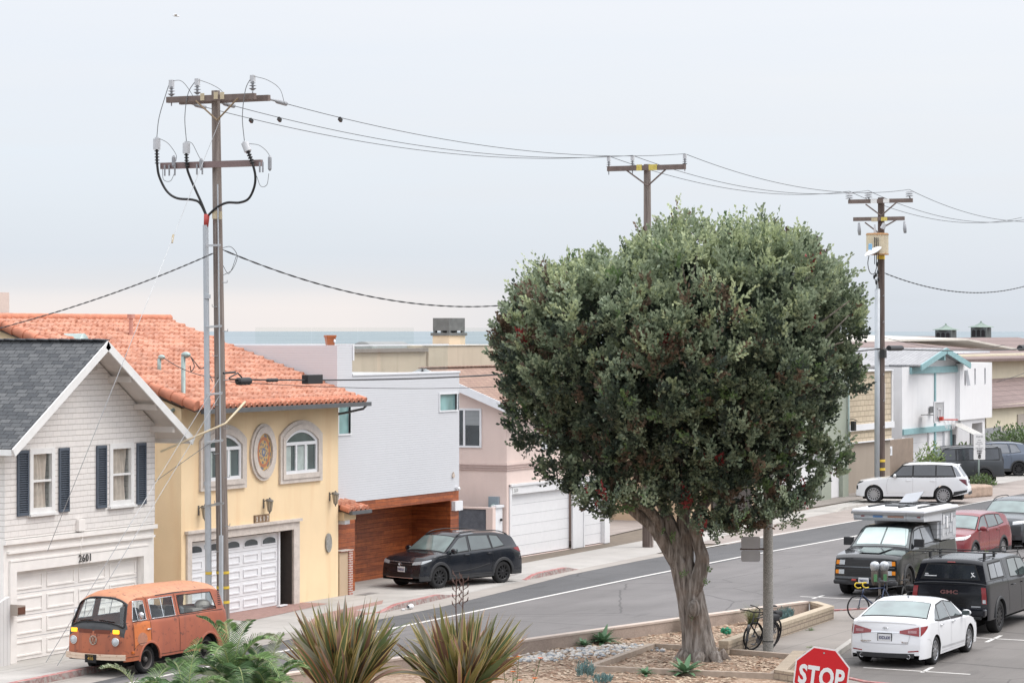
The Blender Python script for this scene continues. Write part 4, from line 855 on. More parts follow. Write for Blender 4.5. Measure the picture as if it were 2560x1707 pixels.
MB().box(131.7, 132.14, 45.1, 45.12, 4.35, 5.15).build('window', 'dark_glass', h)
t_ = thing('garden_gate', 'taupe gate panels framed in white beside the leaning pole', 'gate', (133.5, 45.6, 0))
mb = MB()
for x in (131.95, 133.3, 134.0): mb.box(x, x+.08, 45.5, 45.58, 0, 2.25)
mb.box(131.95, 134.08, 45.5, 45.58, 2.252, 2.34); mb.build('frame', 'white_gloss', t_); MB().box(132.03, 133.3, 45.53, 45.56, 0, 2.24).build('panel', 'taupe_stucco', t_); MB().box(133.38, 134.0, 45.53, 45.56, 0, 2.24).build('panel', 'taupe_stucco', t_)
t_ = thing('yard_wall', 'brown stucco yard wall with the number panel beside the white house', 'wall', (136, 45.8, 0)); MB().box(134.1, 138.9, 45.7, 45.9, 0, 2.26).build('wall', M('brown_stucco', (.27, .21, .165), .85, .12, 3), t_)
p_ = MB().box(134.3, 135.3, 45.62, 45.69, 1.5, 1.95).build('number_panel', 'white_gloss', t_); put_text('digits', '112', .34, 'number_grey', p_, (134.8-136, -.20, 1.72), 0, .003, .004)
# ---------- white houses with teal trim
M('teal_trim', (.25, .42, .44), .6, .1, 4); bricks('grey_far_shingles', [(.40, .40, .41), (.34, .34, .35)], (.24, .24, .25), .5, .22, 'X', 'Y', .015, .8, .2, .008, 16)
h = thing('white_rear_house', 'plain white stucco house with pale shingle roof left of the teal gable', 'house', (140, 48, 0))
MB().box(134.0, 146.0, 48, 58, 0, 6.05).build('wall', 'white_stucco', h); mb = MB(); slab(mb, (133.6, 47.6, 5.98), (151.2, 47.6, 5.98), (151.2, 54, 7.0), (133.6, 54, 7.0), .12); mb.build('roof', 'grey_far_shingles', h)
MB().box(139.6, 144.0, 47.0, 48, 3.2, 3.35).build('ledge', 'duct_grey', h); MB().box(139.7, 143.6, 47.15, 47.2, 0, 3.2).build('lower_wall', M('grey_white', (.55, .55, .56), .8), h)
h = thing('teal_gable_house', 'white stucco house with teal beams, gable and basketball hoop', 'house', (144.5, 46.5, 0))
mb = MB(); wall_y(mb, 139.5, 149.2, 0, 5.9, 46.5, [(139.95, 144.05, -.01, 2.34), (145.15, 146.75, -.01, 2.34), (147.85, 148.75, -.01, 2.1)], .2); shell(mb, 139.5, 149.2, 46.5, 57, 0, 5.9, 0)
mb.face([(149.2, 46.5, 5.9), (149.2, 46.5, 5.98), (145.05, 46.5, 6.72), (140.9, 46.5, 5.98), (140.9, 46.5, 5.9)]); mb.build('wall', 'white_stucco', h)
mb = MB(); mb.box(140.7, 149.3, 46.38, 46.498, 5.52, 5.86); mb.box(139.5, 147.7, 46.4, 46.498, 2.36, 2.66); mb.box(144.85, 145.0, 46.42, 46.498, 0, 5.52); mb.box(147.75, 147.85, 46.42, 46.498, 0, 2.36); mb.build('teal_beam', 'teal_trim', h)
gx = 145.05
for s in (-1, 1):
    mb = MB(); slab(mb, (gx, 45.9, 6.86), (gx, 56, 6.86), (gx+s*4.35, 56, 6.0), (gx+s*4.35, 45.9, 6.0), .08); r_ = mb.build('roof', 'grey_far_shingles', h)
    mb = MB(); slab(mb, (gx, 45.82, 6.87), (gx, 45.9, 6.87), (gx+s*4.35, 45.9, 6.01), (gx+s*4.35, 45.82, 6.01), .30); mb.build('barge_board', 'teal_trim', r_)
MB().box(gx-.1, gx+.1, 45.95, 46.5, 6.2, 6.5).build('teal_beam', 'teal_trim', h)
garage_door(h, 139.95, 144.05, .02, 2.32, 46.62, 'garage_white', 4, 5, flat=True, label='wide white garage door'); garage_door(h, 145.15, 146.75, .02, 2.32, 46.62, 'garage_white', 2, 5, flat=True, label='narrow white garage door')
MB().box(147.85, 148.75, 46.6, 46.65, 0, 2.1).build('door', 'dark_glass', h)
t_ = thing('basketball_hoop', 'basketball backboard with red rim on the white and teal house', 'basketball hoop', (145.6, 45.6, 0))
mb = MB(); mb.box(144.75, 146.4, 45.5, 45.54, 2.95, 4.05); mb.build('backboard', M('board_clear', (.42, .43, .44), .3), t_)
mb = MB()
for q in ((144.75, 146.4, 2.93, 3.0), (144.75, 146.4, 4.0, 4.07), (144.72, 144.80, 2.95, 4.05), (146.35, 146.43, 2.95, 4.05), (145.3, 145.9, 3.2, 3.24), (145.3, 145.9, 3.64, 3.68), (145.3, 145.34, 3.2, 3.68), (145.86, 145.9, 3.2, 3.68)): mb.box(q[0], q[1], 45.46, 45.498, q[2], q[3])
mb.build('backboard_frame', 'white_gloss', t_)
mb = MB(); mb.tube([(145.6+.32*math.cos(a*PI/10), 44.9+.42*math.sin(a*PI/10), 3.1) for a in range(21)], .025, 6); mb.box(145.48, 145.72, 45.28, 45.45, 3.04, 3.25); mb.build('rim', M('hoop_red', (.55, .06, .04), .4), t_, smooth=False)
mb = MB()
for k in range(10):
    a = k*2*PI/10
    for da in (.35, -.35): mb.tube([(145.6+.32*math.cos(a), 44.9+.42*math.sin(a), 3.09), (145.6+.16*math.cos(a+da), 44.9+.2*math.sin(a+da), 2.6)], .008, 4)
mb.build('net', 'white_gloss', t_); MB().box(145.3, 145.9, 45.54, 46.4, 3.32, 3.36).build('bracket', 'duct_grey', t_); t_.location.x -= 3.0
bb = MB().box(143.9, 144.3, 46.2, 46.45, 3.4, 3.75).build('floodlight', 'duct_grey', h)
h = thing('white_box_house', 'white boxy house with three narrow slit windows above a carport', 'house', (151, 46.3, 0))
sl = [(149.5, 149.8, 4.77, 5.6), (151.35, 151.65, 4.77, 5.68), (153.25, 153.55, 4.77, 5.68)]
mb = MB(); wall_y(mb, 148.7, 154.75, 2.87, 5.99, 46.25, sl, .25); shell(mb, 148.7, 154.75, 46.25, 56, 2.87, 5.99, 0, 0); mb.face([(148.7, 46.25, 2.87), (154.75, 46.25, 2.87), (154.75, 56, 2.87), (148.7, 56, 2.87)]); mb.build('wall', lined('white_board', (.76, .76, .77), .6, 'X', .004, .9, .02, .6, .03, False), h)
for a, b, c, d in sl: MB().box(a, b, 46.43, 46.45, c, d).build('window', 'dark_glass', h)
mb = MB(); mb.obox((149.75, 46.15, 5.18), .05, .2, .86, rz=RAD(10), rx=RAD(-10)); mb.build('open_sash', 'white_gloss', h)
mb = MB(); mb.box(153.4, 153.85, 46.4, 47.0, 0, 2.86); mb.box(149.3, 153.4, 46.4, 46.7, 2.62, 2.86); mb.build('carport', 'white_stucco', h); MB().box(149.2, 153.85, 49, 49.1, 0, 2.7).build('rear_wall', 'taupe_stucco', h)
MB().box(149.0, 154.0, 48, 52, 6.0, 6.5).build('clerestory', 'dark_glass', h); mb = MB(); mb.box(148.6, 158.5, 47.5, 53, 6.51, 6.60); mb.build('flat_roof', M('flat_roof_white', (.62, .63, .66), .6), h)
for x in (149.8, 150.7, 151.6, 152.5, 153.4): MB().box(x, x+.1, 47.94, 47.99, 6.0, 6.5).build('mullion', 'patina_copper', h)
m, t, b = new_mat('awning_stripe'); s = N(t, 'ShaderNodeSeparateXYZ'); t.links.new(objco(t), s.inputs[0]); t.links.new(mixc(t, mth(t, 'GREATER_THAN', mth(t, 'FRACT', mth(t, 'DIVIDE', s.outputs['X'], .2)), .5), (.66, .65, .62), (.25, .24, .22)), b.inputs['Base Color']); MATS['awning_stripe'] = m
t_ = thing('awning', 'striped grey and white awning over the door beside the hoop', 'awning', (148.6, 46, 2.7))
mb = MB(); slab(mb, (147.5, 46.4, 2.74), (147.5, 45.05, 2.12), (149.1, 45.05, 2.12), (149.1, 46.4, 2.74), .02); mb.box(147.5, 149.1, 45.03, 45.05, 1.95, 2.10)
mb.build('canopy', 'awning_stripe', t_)
# ---------- flat roofs, cream house and cupolas beyond
h = thing('flat_roof_house', 'low house under a pale flat roof behind the teal gable', 'house', (172, 58, 0))
MB().box(158, 186, 57, 64, 0, 5.4).build('wall', 'white_stucco', h); mb = MB(); slab(mb, (150, 53, 7.28), (172, 53, 7.28), (184, 66, 7.55), (150, 66, 7.55), .12); slab(mb, (172, 53, 7.28), (187, 54, 6.55), (196, 60, 6.6), (184, 66, 7.55), .12); mb.build('roof', M('pale_roof', (.62, .58, .52), .8, .1, 1), h)
h = thing('cream_house', 'cream stucco house with brown hipped roofs at the right edge', 'house', (200, 60, 0))
bricks('plum_roof', [(.26, .19, .175), (.21, .155, .145)], (.15, .11, .10), .5, .3, 'X', 'Z', .02, .85, .2, .01, 12)
MB().box(186, 240, 62, 72, 0, 6.0).build('wall', 'cream_stucco', h); mb = MB(); slab(mb, (184, 61, 5.72), (242, 61, 5.60), (242, 70, 7.2), (190, 70, 7.2), .2); mb.build('roof', 'plum_roof', h)
MB().box(191, 220, 57.5, 61.9, 0, 2.5).build('lower_wall', 'cream_stucco', h)
mb = MB(); mb.add([(186, 57, 2.35), (222, 57, 2.2), (222, 61.98, 4.15), (203, 61.98, 4.1), (199, 60.5, 3.55), (197, 61.98, 4.6), (186, 61.98, 4.6)], [(0, 1, 4), (1, 2, 3, 4), (0, 4, 5, 6)]); mb.build('lower_roof', 'plum_roof', h)
MB().box(198.6, 201.4, 57.4, 57.49, .4, 1.7).build('window', M('shade_tan', (.38, .34, .30), .7), h)
t_ = thing('board_fence', 'grey board fence with a gate in front of the cream house', 'fence', (188, 54, 0)); lined('grey_boards', (.26, .27, .28), .2, 'X', .01, .7, .06, .8, .1, False); MB().box(176, 182.5, 54, 54.1, 0, 1.35).build('gate_panel', 'grey_boards', t_); MB().box(182.7, 210, 54, 54.1, 0, 1.05).build('panel', 'duct_grey', t_); MB().box(182.45, 182.7, 53.95, 54.15, 0, 1.4).build('post', 'duct_grey', t_)
h = thing('cupola_roof_house', 'brown roofed building carrying two green cupolas', 'building', (232, 76, 0)); MB().box(216, 262, 74, 95, 0, 6.0).build('wall', 'cream_stucco', h)
mb = MB(); mb.add([(212, 72, 5.9), (266, 72, 5.9), (262, 84, 7.25), (218, 84, 7.25), (222, 96, 5.9), (258, 96, 5.9)], [(0, 1, 2, 3), (1, 5, 2), (3, 2, 5, 4), (0, 3, 4)]); mb.build('roof', 'plum_roof', h)
M('verdigris', (.20, .26, .225), .7, .2, 2); M('cupola_body', (.085, .10, .10), .7, .2, 3)
for cx, cy, zb, s in ((237.0, 75, 7.0, 1.0), (247.5, 75, 7.25, 1.0)):
    mb = MB(); mb.box(cx-.8, cx+.8, cy-.72, cy+.72, zb-.8, zb+.84); c_ = mb.build('cupola', 'cupola_body', h)
    mb = MB(); mb.lathe([(1.25, zb+.84), (1.2, zb+.88), (.65, zb+1.0), (.3, zb+1.15), (.1, zb+1.27), (.08, zb+1.36), (.01, zb+1.44)], 4, (cx, cy, 0)); o = mb.build('cupola_roof', 'verdigris', c_)
    for k in (-1, 0, 1): MB().prism([(cy+k*.44-.16, zb), (cy+k*.44+.16, zb)]+[(cy+k*.44+.16*math.cos(PI*i/8), zb+.45+.16*math.sin(PI*i/8)) for i in range(9)], 'YZ', cx-.83, cx-.802).build('arched_opening', 'interior_dark', c_)
# stone edged planter with the sign pole at the far kerb
t_ = thing('planter', 'rough stone edged planter under the parking sign', 'planter', (127.5, 39, 0))
mb = MB(); P = [(124.3, 40.2), (125.9, 38.9), (128.3, 38.3), (129.0, 38.8), (128.4, 41.4), (125, 41.6)]; mb.prism(P, 'XY', 0, .52); mb.build('stone_edge', M('rough_stone', (.40, .30, .235), .9, .25, 2.5, .03, 8), t_, bevel=.08)
# ================================================================ utility poles and wires
m, t, b = new_mat('pole_wood'); co = objco(t); mp = N(t, 'ShaderNodeMapping'); mp.inputs['Scale'].default_value = (14, 14, .7); t.links.new(co, mp.inputs[0])
c = mixc(t, remap(t, noisef(t, 1., 6, mp.outputs[0]), .3, .7), (.13, .10, .088), (.30, .26, .235)); t.links.new(c, b.inputs['Base Color']); b.inputs['Roughness'].default_value = .9; bump(t, b, noisef(t, 2, 5, mp.outputs[0]), .02); MATS['pole_wood'] = m
m, t, b = new_mat('pole_wood_dark'); co = objco(t); mp = N(t, 'ShaderNodeMapping'); mp.inputs['Scale'].default_value = (14, 14, .7); t.links.new(co, mp.inputs[0])
c = mixc(t, remap(t, noisef(t, 1., 6, mp.outputs[0]), .3, .7), (.065, .045, .038), (.15, .115, .10)); t.links.new(c, b.inputs['Base Color']); b.inputs['Roughness'].default_value = .9; MATS['pole_wood_dark'] = m
M('arm_wood', (.17, .13, .115), .85, .2, 6); M('insulator_grey', (.30, .31, .33), .4, .1); M('insulator_pale', (.52, .53, .55), .4, .1); M('wire_dark', (.025, .025, .028), .6); M('wire_grey', (.16, .165, .17), .5)
M('yellow_tag', (.72, .50, .06), .6, .1); M('pale_tag', (.52, .44, .30), .7, .15, 8); M('conduit_grey', (.44, .47, .50), .45, .08, 3); M('brace_wood', (.25, .18, .11), .7); M('cable_black', (.012, .012, .013), .45); M('red_cap', (.45, .06, .05), .5)
M('steel_zinc', (.42, .43, .44), .4, .1, 5, metal=.6)
def pole(par, x, y, lean, h, r0, r1, mat_='pole_wood'):
    return MB().tube([(x+lean[0]*k, y+lean[1]*k, h*k) for k in (0, .25, .5, .75, 1)], [lerp(r0, r1, k) for k in (0, .25, .5, .75, 1)], 16).build('pole', mat_, par, smooth=True, ang=60)
def pin(par, x, y, z, h=.36, pale=True, tilt=0):
    mb = HB(); mb.tube([(x, y, z-.22), (x, y, z)], .018, 6); mb.lathe([(.02, z), (.045, z+.02), (.10, z+.06), (.03, z+.07), (.03, z+.11), (.10, z+.13), (.03, z+.15), (.03, z+.18), (.085, z+.20), (.035, z+.22), (.035, z+.25)], 10, (x, y, 0)); mb.build('insulator', 'insulator_grey', par, smooth=False)
    return HB().box(x-.09, x+.09, y-.05, y+.05, z+.25, z+h).build('clamp', 'insulator_pale', par)
class HB(MB):
    """pole hardware laid out in the plane of the crossarm (which runs across the street, along Y)"""
    X0, Y0 = 60.5, 38.2
    def mp(s, p):
        X = s.X0+(p[1]-s.Y0); k = X/p[0]; return Vector((X, s.Y0*k, 7.8+(p[2]-7.8)*k))
    def tube(s, pts, r, n=8, m=0, caps=True, ends=None): return MB.tube(s, [s.mp(p) for p in pts], r, n, m, caps)
    def lathe(s, prof, n=24, c=(0,0,0), axis='Z', m=0, mfn=None):
        q = s.mp((c[0], c[1], 7.8)); k = s.X0/c[0]; return MB.lathe(s, [(r, 7.8+(h-7.8)*k) for r, h in prof], n, (q.x, q.y, c[2]), axis, m)
    def sphere(s, c, r, nu=14, nv=8, m=0, sc=(1,1,1)): return MB.sphere(s, s.mp(c), r, nu, nv, m, sc)
    def box(s, x0, x1, y0, y1, z0, z1, m=0):
        a = s.mp(((x0+x1)/2, (y0+y1)/2, z0)); b = s.mp(((x0+x1)/2, (y0+y1)/2, z1)); hw = (x1-x0)*.3; ht = abs(y1-y0)/2
        return MB.box(s, a.x-ht, a.x+ht, a.y-hw, a.y+hw, a.z, b.z, m)
# --- near pole with the riser (leans a little to the left)
t1 = thing('utility_pole', 'tall wooden utility pole with two crossarms and grey riser behind the orange van', 'utility pole', (60.55, 38.2, 0))
pole(t1, 60.55, 38.2, (0, .24), 13.9, .165, .11)
px = lambda z: 60.55-.30*z/13.9
MB().box(60.26, 60.38, 37.12, 39.75, 13.62, 13.77).build('crossarm', 'arm_wood', t1)
MB().box(60.66, 60.78, 36.95, 39.62, 13.60, 13.75).build('crossarm', 'arm_wood', t1)
MB().box(60.26, 60.38, 36.93, 39.93, 11.93, 12.09).build('crossarm', M('arm_composite', (.20, .14, .135), .6, .1, 8), t1)
for dx, z in ((-1.0, 13.54), (.98, 13.75)):
    for y in (37.92, 38.46): HB().tube([(60.25+dx, y, z), (60.24, y, 13.12)], .022, 6).build('arm_brace', 'brace_wood', t1)
for x, z in ((58.15, 13.55), (59.32, 13.68), (61.95, 13.98)): pin(t1, x, 38.02, z, .42)
for y, y2 in ((39.45, 39.50), (38.58, 38.62), (37.0, 37.05)):
    mb = MB(); a, c_ = Vector((60.72, y, 13.66)), Vector((61.75, y2, 13.60)); q = a.lerp(c_, .4)
    mb.tube([a, q], .03, 6); mb.tube([q, a.lerp(c_, .5), a.lerp(c_, .95), c_], [.03, .06, .06, .02], 10); mb.build('strain_insulator', 'insulator_grey', t1, smooth=True)
def pothead(pts, cablepts, tilt=None):
    a, b = Vector(pts[0]), Vector(pts[1]); d = (b-a).normalized()
    mb = HB(); mb.tube([a, a+d*.26], .095, 12); mb.tube([a+d*.26, a+d*.30], .05, 8); o = mb.build('cable_terminator', 'insulator_pale', t1, smooth=True, ang=40)
    mb = HB(); P = smooth_path([a]+cablepts, 8); mb.tube(P, .032, 8)
    for k in range(5): q = a.lerp(Vector(cablepts[0]), .1+k*.2); mb.tube([q-d*.01, q+d*.012], .062, 10)
    mb.build('riser_cable', 'cable_black', t1, smooth=True)
    return tuple(b)
pb = (59.76, 38.02, 10.66)
T1 = pothead(((57.5, 37.9, 12.22), (57.5, 37.9, 12.5)), [(57.52, 37.9, 11.85), (57.62, 37.92, 11.55), (57.95, 37.95, 11.22), (58.4, 37.98, 11.07), (59.1, 38, 11.06), (59.45, 38.02, 10.98), pb])
T2 = pothead(((58.82, 37.9, 12.2), (58.82, 37.9, 12.5)), [(58.85, 37.9, 11.85), (59.0, 37.95, 11.6), (59.25, 37.97, 11.3), (59.55, 38, 10.95), pb])
T3 = pothead(((61.72, 37.85, 12.42), (61.55, 37.85, 12.65)), [(61.95, 37.85, 12.1), (62.08, 37.88, 11.8), (62.02, 37.9, 11.5), (61.75, 37.93, 11.2), (61.3, 37.96, 11.08), (60.7, 37.98, 11.05), (60.2, 38.0, 10.9), pb])
for a, b, c_, d in (((58.1, 38.0, 13.95), (57.9, 37.95, 13.6), (57.6, 37.9, 13.0), T1), ((59.25, 38.0, 14.05), (58.9, 37.95, 13.7), (58.75, 37.9, 13.1), T2), ((61.9, 38.0, 14.35), (61.6, 37.9, 14.0), (61.45, 37.85, 13.3), T3)): HB().tube(smooth_path([a, b, c_, d]), .011, 5).build('jumper_wire', 'wire_grey', t1, smooth=True)
for P in ([(58.15, 38, 13.95), (58.6, 38.1, 13.98), (59.0, 38.3, 13.75), (59.3, 38.4, 13.45)], [(59.35, 38, 14.08), (60.0, 38.2, 14.0), (60.5, 38.3, 13.85), (60.75, 38.4, 13.5)], [(62.0, 38.0, 14.38), (62.7, 38.0, 14.33), (63.3, 37.95, 14.15), (63.55, 37.9, 13.78)],
          [(57.6, 37.9, 12.5), (58.0, 37.95, 12.4), (58.35, 38, 12.15), (58.35, 38, 11.98)], [(58.9, 37.9, 12.5), (59.1, 37.95, 12.45), (59.35, 38, 12.2), (59.5, 38, 12.05)], [(61.75, 37.9, 12.62), (62.3, 37.9, 12.6), (62.75, 37.95, 12.4), (62.85, 38, 12.1)],
          [(57.75, 37.9, 11.75), (57.8, 37.9, 11.5), (58.1, 37.9, 11.48), (58.3, 37.95, 11.7)], [(62.15, 37.9, 11.8), (62.35, 37.9, 11.55), (62.65, 37.9, 11.6), (62.75, 37.95, 11.9)]): HB().tube(smooth_path(P), .008, 5).build('jumper_wire', 'wire_grey', t1, smooth=True)
mb = HB()
for x in (58.25, 59.5, 62.8): mb.lathe([(.02, 11.8 if x < 62 else 11.95), (.05, 11.85 if x < 62 else 12.0), (.05, 12.05 if x < 62 else 12.3), (.02, 12.1 if x < 62 else 12.35)], 8, (x, 37.92, 0))
for x in (57.85, 58.05, 58.3, 59.3, 59.55, 62.3, 62.45): mb.tube([(x, 37.92, 12.02+(x-60.1)*.07), (x, 37.92, 11.75+(x-60.1)*.07)], .025, 6)
for x in (59.85, 60.2): mb.lathe([(.07, 37.86), (.07, 37.92)], 12, (x, 0, 12.02), 'Y')
mb.build('switch_gear', 'insulator_grey', t1)
HB().tube([(59.72, 38.0, 10.4), (59.76, 38.02, 10.72)], [.06, .075], 12).build('riser_cap', 'red_cap', t1, smooth=True)
mb = HB(); mb.tube([(59.70, 38.0, 10.45), (59.78, 38.0, 5.9)], .072, 14); mb.tube([(59.78, 38.0, 6.0), (59.85, 38.0, 0)], .082, 14)
for z in (8.6, 5.98, 3.9, 2.3): mb.tube([(59.775, 38.0, z), (59.775, 38.0, z+.10)], .088, 14)
mb.build('riser_conduit', 'conduit_grey', t1, smooth=True, ang=40)
mb = HB()
for z in (9.95, 7.9, 6.2, 5.0, 3.4): mb.tube([(59.72, 37.93, z), (px(z)+.08, 38.0-.1, z+.02)], .016, 5); mb.tube([(59.72, 37.86, z-.03), (px(z)+.06, 38.0-.12, z-.01)], .012, 5)
mb.build('standoff_bracket', 'steel_zinc', t1)
mb = HB(); mb.tube([(60.27, 38.0, 11.5), (60.36, 37.99, 7), (60.44, 38.0, 2.3)], .02, 6); mb.box(60.36, 60.50, 37.93, 38.01, 0, 2.6); mb.build('ground_conduit', 'conduit_grey', t1)
mb = HB()
for k in range(12): z = 2.2+k*.62; s = 1 if k % 2 else -1; mb.tube([(px(z)+s*.12, 38.1, z), (px(z)+s*.36, 38.05, z), (px(z)+s*.36, 38.05, z+.06)], .011, 5)
mb.build('climbing_step', 'steel_zinc', t1)
for z in (1.62, 1.24, .87): MB().tube([(60.55, 38.2+.24*z/13.9, z), (60.55, 38.2+.24*z/13.9, z+.07)], .168, 16, caps=False).build('yellow_band', 'yellow_tag', t1, smooth=True)
HB().tube([(59.84, 38, 1.66), (59.84, 38, 1.73)], .086, 14, caps=False).build('yellow_band', 'yellow_tag', t1, smooth=True)
for x, z, mt in ((60.12, 10.72, 'pale_tag'), (60.36, 10.72, 'pale_tag')): HB().box(x-.11, x+.11, 38.02, 38.04, z-.10, z+.10).build('tag_plate', mt, t1)
for x, z in ((59.55, 13.66), (60.18, 13.74), (60.48, 13.76)): HB().box(x-.1, x+.1, 37.945, 37.955, z-.09, z+.09).build('tag_plate', 'pale_tag', t1)

# --- middle pole
t2 = thing('utility_pole', 'wooden utility pole rising behind the big tree, one crossarm', 'utility pole', (92.5, 40.4, 0))
HB.X0, HB.Y0 = 92.55, 40.4
pole(t2, 92.55, 40.4, (0, .04), 13.78, .19, .125)
MB().box(92.26, 92.40, 38.86, 41.90, 13.55, 13.73).build('crossarm', 'arm_wood', t2)
HB().tube([(92.52, 40.4, 0), (92.52, 40.4, 2.6)], .20, 14).build('pole_wrap', 'pole_wood_dark', t2, smooth=True, ang=50)
for a in ((90.65, 13.46), (94.2, 13.7)): HB().tube([(a[0], 40.15, a[1]), (92.5, 40.2, 13.0)], .03, 6).build('arm_brace', 'arm_wood', t2)
I2 = []
for x, z in ((89.11, 13.40), (91.15, 13.54), (95.94, 13.87)): pin(t2, x, 40.22, z+.05, .42); q = HB().mp((x, 40.22, z+.48)); I2.append(tuple(q))
for x, w in ((91.75, .17), (92.98, .27)): HB().box(x-w, x+w, 40.10, 40.14, 13.53+(x-92)*.06, 13.74+(x-92)*.06).build('tag_plate', M('tag_yellow_worn', (.62, .50, .12), .7, .2, 9), t2)
# --- far pole
t3 = thing('utility_pole', 'wooden utility pole with transformer and street lamp right of the tree', 'utility pole', (125.9, 43, 0))
HB.X0, HB.Y0 = 125.85, 43
pole(t3, 125.85, 43, (0, -.02), 14.05, .20, .155, 'pole_wood_dark')
MB().box(125.5, 125.64, 41.35, 44.5, 13.78, 13.97).build('crossarm', 'arm_wood', t3); MB().box(125.5, 125.64, 41.75, 44.25, 12.95, 13.13).build('crossarm', 'arm_wood', t3)
for x, z, zb in ((123.7, 13.65, 13.2), (128.1, 13.9, 13.2), (123.6, 12.8, 12.3), (128.1, 13.08, 12.6)): HB().tube([(x, 42.65, z), (125.9, 42.7, zb)], .035, 6).build('arm_brace', 'arm_wood', t3)
I3 = []
for x, z in ((121.45, 13.70), (124.1, 13.85), (130.1, 14.17)):
    mb = HB(); mb.tube([(x+.15, 42.75, z), (x, 42.75, z+.12)], .03, 6)
    for k in range(3): mb.tube([(x-.02*k, 42.75, z+.12+k*.10), (x-.02*k-.01, 42.75, z+.16+k*.10)], [.20, .12], 10)
    mb.build('insulator', 'insulator_grey', t3); q = HB().mp((x-.05, 42.75, z+.45)); I3.append(tuple(q))
for x, z in ((122.75, 12.75), (129.35, 13.05)): HB().tube([(x, 42.6, z), (x+.05, 42.55, z-.35), (x+.1, 42.6, z-.55)], [.05, .09, .07], 8).build('fuse_cutout', 'insulator_grey', t3, smooth=True)
for x, z, c_ in ((124.8, 13.83, 'white_trim'), (126.6, 13.93, 'white_trim'), (124.9, 12.98, 'pale_tag'), (126.3, 13.06, 'tag_yellow_worn')): HB().box(x-.2, x+.3, 42.63, 42.67, z-.09, z+.09).build('tag_plate', c_, t3)
mb = HB(); mb.tube([(125.35, 42.5, 11.38), (125.35, 42.5, 12.28)], .52, 18); o = mb.build('transformer', M('transformer_cream', (.58, .50, .36), .5, .12, 3, stain=((.45, .24, .1), 3, .58)), t3, smooth=True, ang=40)
mb = HB(); mb.tube([(125.35, 42.5, 12.28), (125.35, 42.5, 12.36)], [.55, .50], 18); mb.tube([(125.35, 42.5, 11.34), (125.35, 42.5, 11.39)], .54, 18); mb.build('rusty_rim', M('rust_band', (.40, .22, .10), .8, .2, 8), o)
mb = HB(); mb.tube([(125.0, 42.3, 12.35), (124.98, 42.3, 12.75)], [.07, .04], 8); mb.tube([(126.1, 42.4, 12.6), (126.4, 42.4, 12.85)], [.13, .1], 8); mb.build('bushing', 'insulator_pale', o)
for x in (124.95, 125.2, 125.45): HB().tube(smooth_path([(x, 41.97, 12.15), (x+.02, 41.9, 11.9), (x+.03, 41.93, 11.5), (x+.02, 41.95, 10.9)]), .02, 5).build('lead', 'cable_black', o)
MB().tube([(125.7, 42.9, 11.75), (125.0, 42.8, 11.70)], .05, 8).build('lamp_arm', 'galvanised', t3, smooth=True)
mb = MB(); pr = lambda u: math.sin(PI*min(1, .10+u*.9))**.6
mb.grid(lambda u, v: Vector((125.1, 42.8, 11.70)).lerp(Vector((121.9, 42.4, 11.20)), u)+Vector((0, .22*math.cos(2*PI*v)*pr(u), .10*math.sin(2*PI*v)*pr(u))), 12, 12)
lh = mb.build('lamp_head', 'white_gloss', t3, smooth=True); MB().lathe([(.001, 11.50), (.09, 11.50), (.09, 11.78), (.001, 11.80)], 10, (122.9, 42.5, 0)).build('photocell', M('photocell_blue', (.22, .42, .62), .4), lh)
HB().tube(smooth_path([(124.2, 40.7, 11.35), (124.0, 41.0, 10.9), (124.3, 41.6, 10.5), (124.9, 42.2, 10.45), (125.3, 42.6, 10.8)]), .02, 5).build('lead', 'cable_black', t3)
mb = HB()
for x, z in ((125.3, 10.9), (125.45, 10.55), (125.15, 10.4), (125.5, 10.2), (125.2, 10.05), (124.9, 10.3)): mb.sphere((x, 42.4, z), .07, 8, 6, sc=(.8, .8, 1.6)); mb.tube([(x, 42.4, z), (125.7, 42.9, z+.1)], .012, 4)
mb.build('splice_cluster', 'cable_black', t3)
mb = HB(); mb.tube([(125.35, 42.7, 9.75), (125.3, 42.7, 0)], .13, 10); mb.tube(smooth_path([(125.35, 42.7, 9.7), (125.3, 42.6, 9.95), (125.1, 42.5, 10.2)]), .06, 8); mb.build('riser_conduit', 'conduit_grey', t3, smooth=True)
HB().tube([(125.88, 43, 11.15), (125.88, 43, 11.32)], .185, 14, caps=False).build('yellow_band', 'yellow_tag', t3)
for z in (1.62, 1.22): HB().tube([(125.85, 43, z), (125.85, 43, z+.12)], 0.208, 14, caps=False).build('yellow_band', 'yellow_tag', t3)
HB().box(126.0, 126.4, 42.5, 42.8, 6.5, 6.9).build('junction_box', 'black_iron', t3)
mb = HB()
for k in range(12): z = 2.6+k*.62; s = 1 if k % 2 else -1; mb.tube([(125.87+s*.15, 42.9, z), (125.87+s*.42, 42.85, z), (125.87+s*.42, 42.85, z+.08)], .015, 5)
mb.build('climbing_step', 'steel_zinc', t3)
